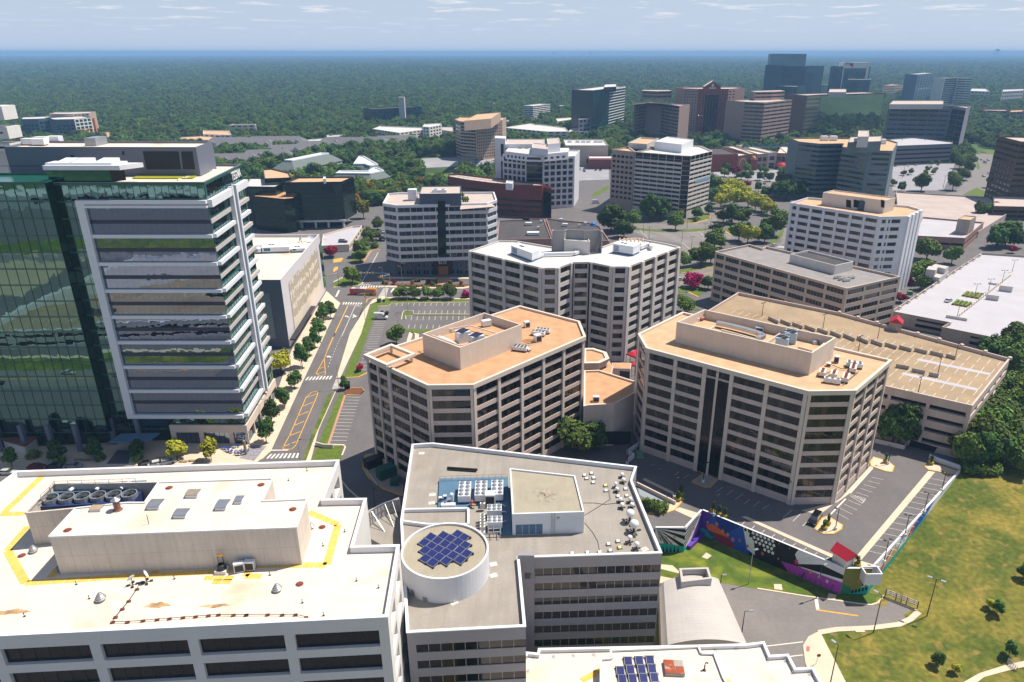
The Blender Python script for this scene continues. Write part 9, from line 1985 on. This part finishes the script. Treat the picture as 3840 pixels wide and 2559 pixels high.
for(k,x,y),l in zip((('o',683,790),('o',1108,1082),('o',1290,850),('o',1460,645),('o',1615,455),('o',1145,215),('n',885,785),('n',787,490),('n',533,630),('n',120,330),('o',1775,260)),('square-headed lamp on the black car island','parapet lamp nearest the mural corner','parapet lamp second from the mural corner','parapet lamp third from the mural corner','parapet lamp farthest from the mural corner','lamp on the garage entrance island','lamp between the potted conifers above the mural','lamp on the shaded island before the right beige office','lamp by the two potted conifers at the ramp','lamp at the white ramp wall between the beige offices','lamp at the end of the garage ramp wall')):lamp(P(k,x,y,.1),5.8,2.6 if k=='o' else.4,l,1,.5,.8,'terrace lamps',(.6,.4))
for i,(x,y)in enumerate(sorted(((575,895),(1055,985),(1740,1135),(1410,1465),(885,1095),(1585,1290),(40,790)))):
 lamp(P('j',x,y,dz),5.2,.6,ORD[i]+' lamp pole from the left on the tan garage deck',2,.5,0,'lamps on the tan garage deck',(.6,.35))
for i,(x,y)in enumerate(((2145,495),(2025,575),(1905,620),(1755,785),(2235,400))):lamp(P('j',x,y,rw_),6,0,('second rear','middle','second front','front','rearmost')[i]+' twin lamp on the ramp wall of the white-decked garage',2,.9,0,'twin lamps on the white garage',(.7,.4))
for i,(x,y)in enumerate(sorted(((545,425),(615,500),(1030,535),(1150,630),(1320,455),(1390,350),(1095,380),(1570,585),(1075,1310),(1150,985)))):lamp(P('w',x,y),7.5,.3,ORD[i]+' lamp pole from the left in the car parks beyond the winged office',2,.8,0,'car park lamps',(.7,.4))
for i,(k,x,y,h)in enumerate(sorted((('v',1015,655,9),('v',735,640,8),('v',770,870,11),('v',1098,1060,9),('v',478,1275,9),('v',960,1310,6),('l',870,495,9),('l',268,790,8),('l',540,340,5),('l',530,1115,5),('l',630,930,3),('g',760,640,4)),key=lambda q:-P(*q[:3])[1])):lamp(P(k,x,y),h,3.0,ORD[i%12]+' pale lamp post of the main street, counted from its far end',4 if(x,y)in((1098,1060),(960,1310))else 1,1.6 if k=='l' else.9,0,'street lamps of the main street',(.8,.35),m_=STEEL,white=True)
for i,(k,x,y)in enumerate((('x',712,690),('x',803,770),('A4',755,470),('z',195,355),('z',395,355),('z',598,360),('z',555,780),('z',200,680))):lamp(P(k,x,y,0 if 'z'!=k or y>500 else 18.2),11 if y>400 else 7,.5,('left lamp of the pale car park','right lamp of the pale car park','tall lamp by the dark red tree','left lamp on the grey garage roof','middle lamp on the grey garage roof','right lamp on the grey garage roof','lamp at the white car park corner','lamp among the white car park trees')[i],2,1,0,'far lamps',(1,.5),pole=.14)
def signal(k,base,h,az,L_,n,label,sgn=0):
 o=P(k,*base);t=thing('traffic_signal',label,'traffic signal',o,0,'traffic signals at the crossroads');d=V3((math.cos(az),math.sin(az),0));p=MB();p.tube([o,o+V3((0,0,h))],[.16,.11],8);p.tube([o+V3((0,0,h-.4)),o+d*L_+V3((0,0,h+.1))],[.12,.07],7);p.build('mast',STEEL,t)
 for i in range(n):
  q=o+d*L_*(.98-.2*i if n>1 else.95)+V3((0,0,h-.7));b=MB();b.box(q,(.38,.38,1.15));hd=b.build('signal_head',YELLOW,t);b=MB();[b.lathe((q[0],q[1]-.2,q[2]+.2+.36*j),[(.0,-.12),(.13,0),(0,.12)],8)for j in range(3)];b.build('lens',DMT,hd)
 for i in range(sgn):q=o+d*L_*(.88-.2*i)+V3((0,-.1,h-.35));b=MB();b.box(q,(.6,.05,.6));b.build('sign_plate',WHITEPAINT,t)
 return t
sg=signal('v',(835,668),6.2,math.pi,13.5,3,'signal mast with a long arm and three yellow heads before the 8270 office',2);b=MB();o=P('v',835,668);b.box(o+V3((-3.2,0,5.7)),(2.8,.08,.7));b.build('street_sign',mat('sign_blue','1c64b4',.5,0),sg)
b=MB();b.box(o+V3((-13.8,-.1,5.8)),(.9,.06,.9));b.build('sign_plate',mat('sign_pale','9ec4c8',.5,0),sg);b=MB();b.box(o+V3((-7.4,-.1,5.8)),(.5,.06,.5));b.build('sign_plate',mat('sign_green','6ab43a',.5,0),sg)
signal('v',(80,655),6,-2.1,7,3,'signal mast at the left of the crossroads reaching towards the viewer');signal('v',(838,672),5.8,-2.2,6,2,'second short signal arm beside the long one by the 8270 office');signal('v',(480,950),4,2.8,.4,1,'low orange pedestrian signal on the near kerb');signal('v',(300,665),3,0,.3,1,'low pedestrian signal by the island tree')
o=PL('s',512,1415);t=thing('stop_sign','red stop sign on the pavement by the low white building','road sign',o);MB().tube([o,o+V3((.25,.1,2.3))],.05,6).build('post',STEEL,t);b=MB();ctr_=o+V3((.25,.0,2.4));b.v=[];b.face([ctr_+V3((.42*math.cos(.3927+q*.7854),-.06,.42*math.sin(.3927+q*.7854)))for q in range(8)]);b.face([ctr_+V3((.42*math.cos(.3927+q*.7854),-.03,.42*math.sin(.3927+q*.7854)))for q in range(8)][::-1]);b.build('plate',mat('sign_red','a81c24',.5,0),t)
e0,e1=PL('s',1120,815),PL('s',1400,925);t=thing('barrier','white two-panel barrier rail closing the road end','barrier',e0);d=(e1-e0);b=MB()
for z_ in(.9,1.35,1.8):b.bar(e0+V3((0,0,z_)),e1+V3((0,0,z_)),.12,h=.25)
b.build('rail',mat('striped_rail','d0c4bc',.6,.1,1,grid=(.7,9,.12,.6)),t);b=MB();[b.bar(e0+d*q,e0+d*q+V3((0,0,1.95)),.14)for q in(0,.33,.5,.66,1)];b.build('post',DMT,t);b=MB();b.bar(e0+V3((-.3,-.6,.1)),e1+V3((-.3,-.6,.1)),.5,h=.2);b.build('kerb',OLDCONC,t)
o=PL('s',2190,1400);e=PL('s',2270,1475);t=thing('path_railing','grey steel railing crossing the path in the bottom right corner','railing',o);b=MB();[b.bar(o+(e-o)*q/5,o+(e-o)*q/5+V3((0,0,1.2)),.08)for q in range(6)];[b.bar(o+V3((0,0,z_)),e+V3((0,0,z_)),.08)for z_ in(.3,.75,1.2)];b.build('rail',STEEL,t)
hut('n',(2010,1195),None,'ticket hut with a pink-red gabled roof at the mural corner',3.9,4.4,.55,0.1,2.5,1.7,SIDING)
def wallbox(name,label,pts,z0,z1,m_,cat='wall',w=.35):
 t=thing(name,label,cat,pts[0]);b=MB()
 for a,c_ in zip(pts,pts[1:]):b.bar(V3((a[0],a[1],(z0+z1)/2)),V3((c_[0],c_[1],(z0+z1)/2)),w,h=z1-z0)
 b.build('wall',m_,t);return t
WWL=mat('white_wall_paint','d9d9dc')
wallbox('ramp_wall','white ramp wall with a blue ramp surface beside the tan garage',Q('o 1505 165 1570 195 1775 265',0),0,1.4,WWL);wallbox('ramp_wall','pale low wall along the tan garage entrance',Q('o 1030 25 1285 85 1320 20',0),0,1.3,PALE);wallbox('ramp_wall','white wall by the left entrance between the beige offices',Q('n 130 315 180 275 120 245 235 165',0),0,1.3,WWL);wallbox('ramp_wall','pale wall along the sunken ramp left of the terrace',Q('n 205 520 545 690',0),-.5,1.1,BEIGE2)
sheet('ramp',Q('n 215 540 540 680 500 715 440 720 330 660 230 600',.06),mat('ramp_grey','8f969c',.9,.05,.2));sheet('ramp',Q('o 1545 110 1700 160 1730 250 1560 180',.06),mat('ramp_blue','4a7aa8',.9,.1,.3));facerect('t',[(440,1215),(690,1265),(745,1185),(475,1105)],GA.p[0],GA.p[1],SHADEIN,GA.e,'garage_entrance',.2)
for i,(k,x,y,d_,m_,l)in enumerate((('l',1170,1165,(2.6,4.5,2.4),BLACK,'black half of the generator in the shade beside the left beige office'),('l',1285,1260,(2.7,4.6,2.9),mat('dark_green_box','0f5a4a',.6,.1,1),'big dark green generator housing beside the left beige office'),('l',1360,1330,(2.0,2.0,1.5),mat('teal_box','1f5a52',.6,.1,1),'teal transformer box in front of the green generator'),('n',230,265,(1.9,1.6,1.3),mat('faded_green','5f8a6c',.7,.1,1),'faded green transformer box at the right beige office corner'),('v',675,920,(1.8,1.4,1.6),mat('faded_green2','4a6a4e',.7,.1,1),'green utility cabinet on the verge near the crossing'),('v',745,915,(1.0,.9,.9),mat('dark_cabinet','2c3630',.7,.1,1),'dark low cabinet beside the green one on the verge'),('l',945,490,(1.6,.8,2.6),BLACK,'black sign box on the parking island'),('A3',345,1330,(1.6,1.2,2.6),mat('dark_green_box','0f5a4a'),'dark green box beside the link building entrance'),('j',1335,600,(2,1.6,1.6),mat('faded_green','5f8a6c'),'green utility box at the foot of the white tower'),('v',715,1085,(1.2,1.2,.9),BLACK,'left black crate behind the white van'),('v',788,1100,(1.3,1.5,1.1),BLACK,'right black crate behind the white van'))):
 o=P(k,x,y,.05);t=thing('utility_box',l,'utility box',o,0);r_=-.9 if i in(0,1)else 0;MB().box(o+V3((0,0,.15)),d_,r_).build('housing',m_,t);MB().box(o,(d_[0]+.2,d_[1]+.2,.15),r_).build('plinth',OLDCONC,t)
sheet('generator_yard',Q('l 1085 1090 1110 1065 1175 1065 1250 1200 1430 1330 1430 1420 1250 1370 1120 1260 1075 1170',.06),OLDCONC);strip('kerb',Q('l 1175 1065 1110 1068 1085 1110 1080 1190 1130 1270 1260 1370 1430 1430',0),.4,YKERB)
b0=None
for i in range(9):
 o=P('l',1110+i*11,1215+i*15);b=MB();b.lathe(o,[(.12,0),(.12,.95),(0,1.05)],8)
 if b0 is None:b0=b.build('bollard',WMT);b0b=o;tag(b0,'white bollard in the curved line guarding the generator yard','bollard','bollards by the generator')
 else:q=b0.copy();COL.objects.link(q);q.location=o-b0b
wallbox('sign_wall','low curved beige monument wall on the lawn tip by the street',Q('l 668 990 740 1010 820 1012',0),0,1.3,BEIGE2,'wall');strip('kerb',Q('l 885 1290 950 1370 1030 1440 1120 1490',0),.4,CONC);lamp(P('l',1183,1520),5,1,'brown lamp with a tan head in the shaded curve',1,.1,0,'terrace lamps',(.5,.4))
UMB=mat('cafe_blue','1f4f9a',.6,.1,1)
for i,(x,y)in enumerate(((2005,925),(2035,935),(2065,890),(2110,935),(2150,925),(1975,905),(2090,955))):
 o=P('k',x,y,.16);t=thing('cafe_table',ORD[i]+' small blue cafe table on the corner terrace of the glass tower','table',o,0,'cafe tables');MB().lathe(o,[(.45,.72),(.45,.76),(0,.76)],10).build('table_top',UMB,t);MB().lathe(o,[(.25,0),(.05,.05),(.05,.72)],8).build('leg',DMT,t)
 for s in(-1,1):q=o+V3((s*.8,.2,0));b=MB();b.box(q+V3((0,0,.4)),(.42,.42,.05));b.box(q+V3((s*.2,0,.45)),(.05,.42,.45));[b.box(q+V3((u,v,0)),(.04,.04,.4))for u in(-.18,.18)for v in(-.18,.18)];tag(b.build('cafe_chair',UMB),'blue chair at one of the corner terrace cafe tables','chair','cafe chairs')
for i,(x,y)in enumerate(((245,945),(355,945))):o=P('k',x,y,.16);b=MB();b.lathe(o,[(.3,0),(.05,.05),(.05,.7),(.7,.72),(.7,.78),(0,.8)],12);tag(b.build('lime_table',mat('lime_table','8ac81e',.5,0)),('left','right')[i]+' lime green round table beside the brown-roofed pavilion','table','lime tables')
for i,(x,y)in enumerate(((1610,1015),(1690,1010),(1750,1015),(690,1000),(760,1005),(1410,985))):o=P('k',x,y,.16);b=MB();b.box(o+V3((0,0,.35)),(2.2,.5,.12));b.box(o+V3((-.8,0,0)),(.12,.45,.35));b.box(o+V3((.8,0,0)),(.12,.45,.35));tag(b.build('bench',mat('bench_wood','a58a64',.8,.1,1)),ORD[i]+' wooden bench on the glass tower plaza, counted in three clusters','bench','plaza benches')
o=P('k',2160,945,.16);t=thing('stone_pillar','tall stone pillar with a ring at the glass tower corner','pillar',o);MB().lathe(o,[(.4,0),(.35,4.2),(0,4.3)],10).build('shaft',mat('pillar_stone','8d8672',.8,.1,1),t)
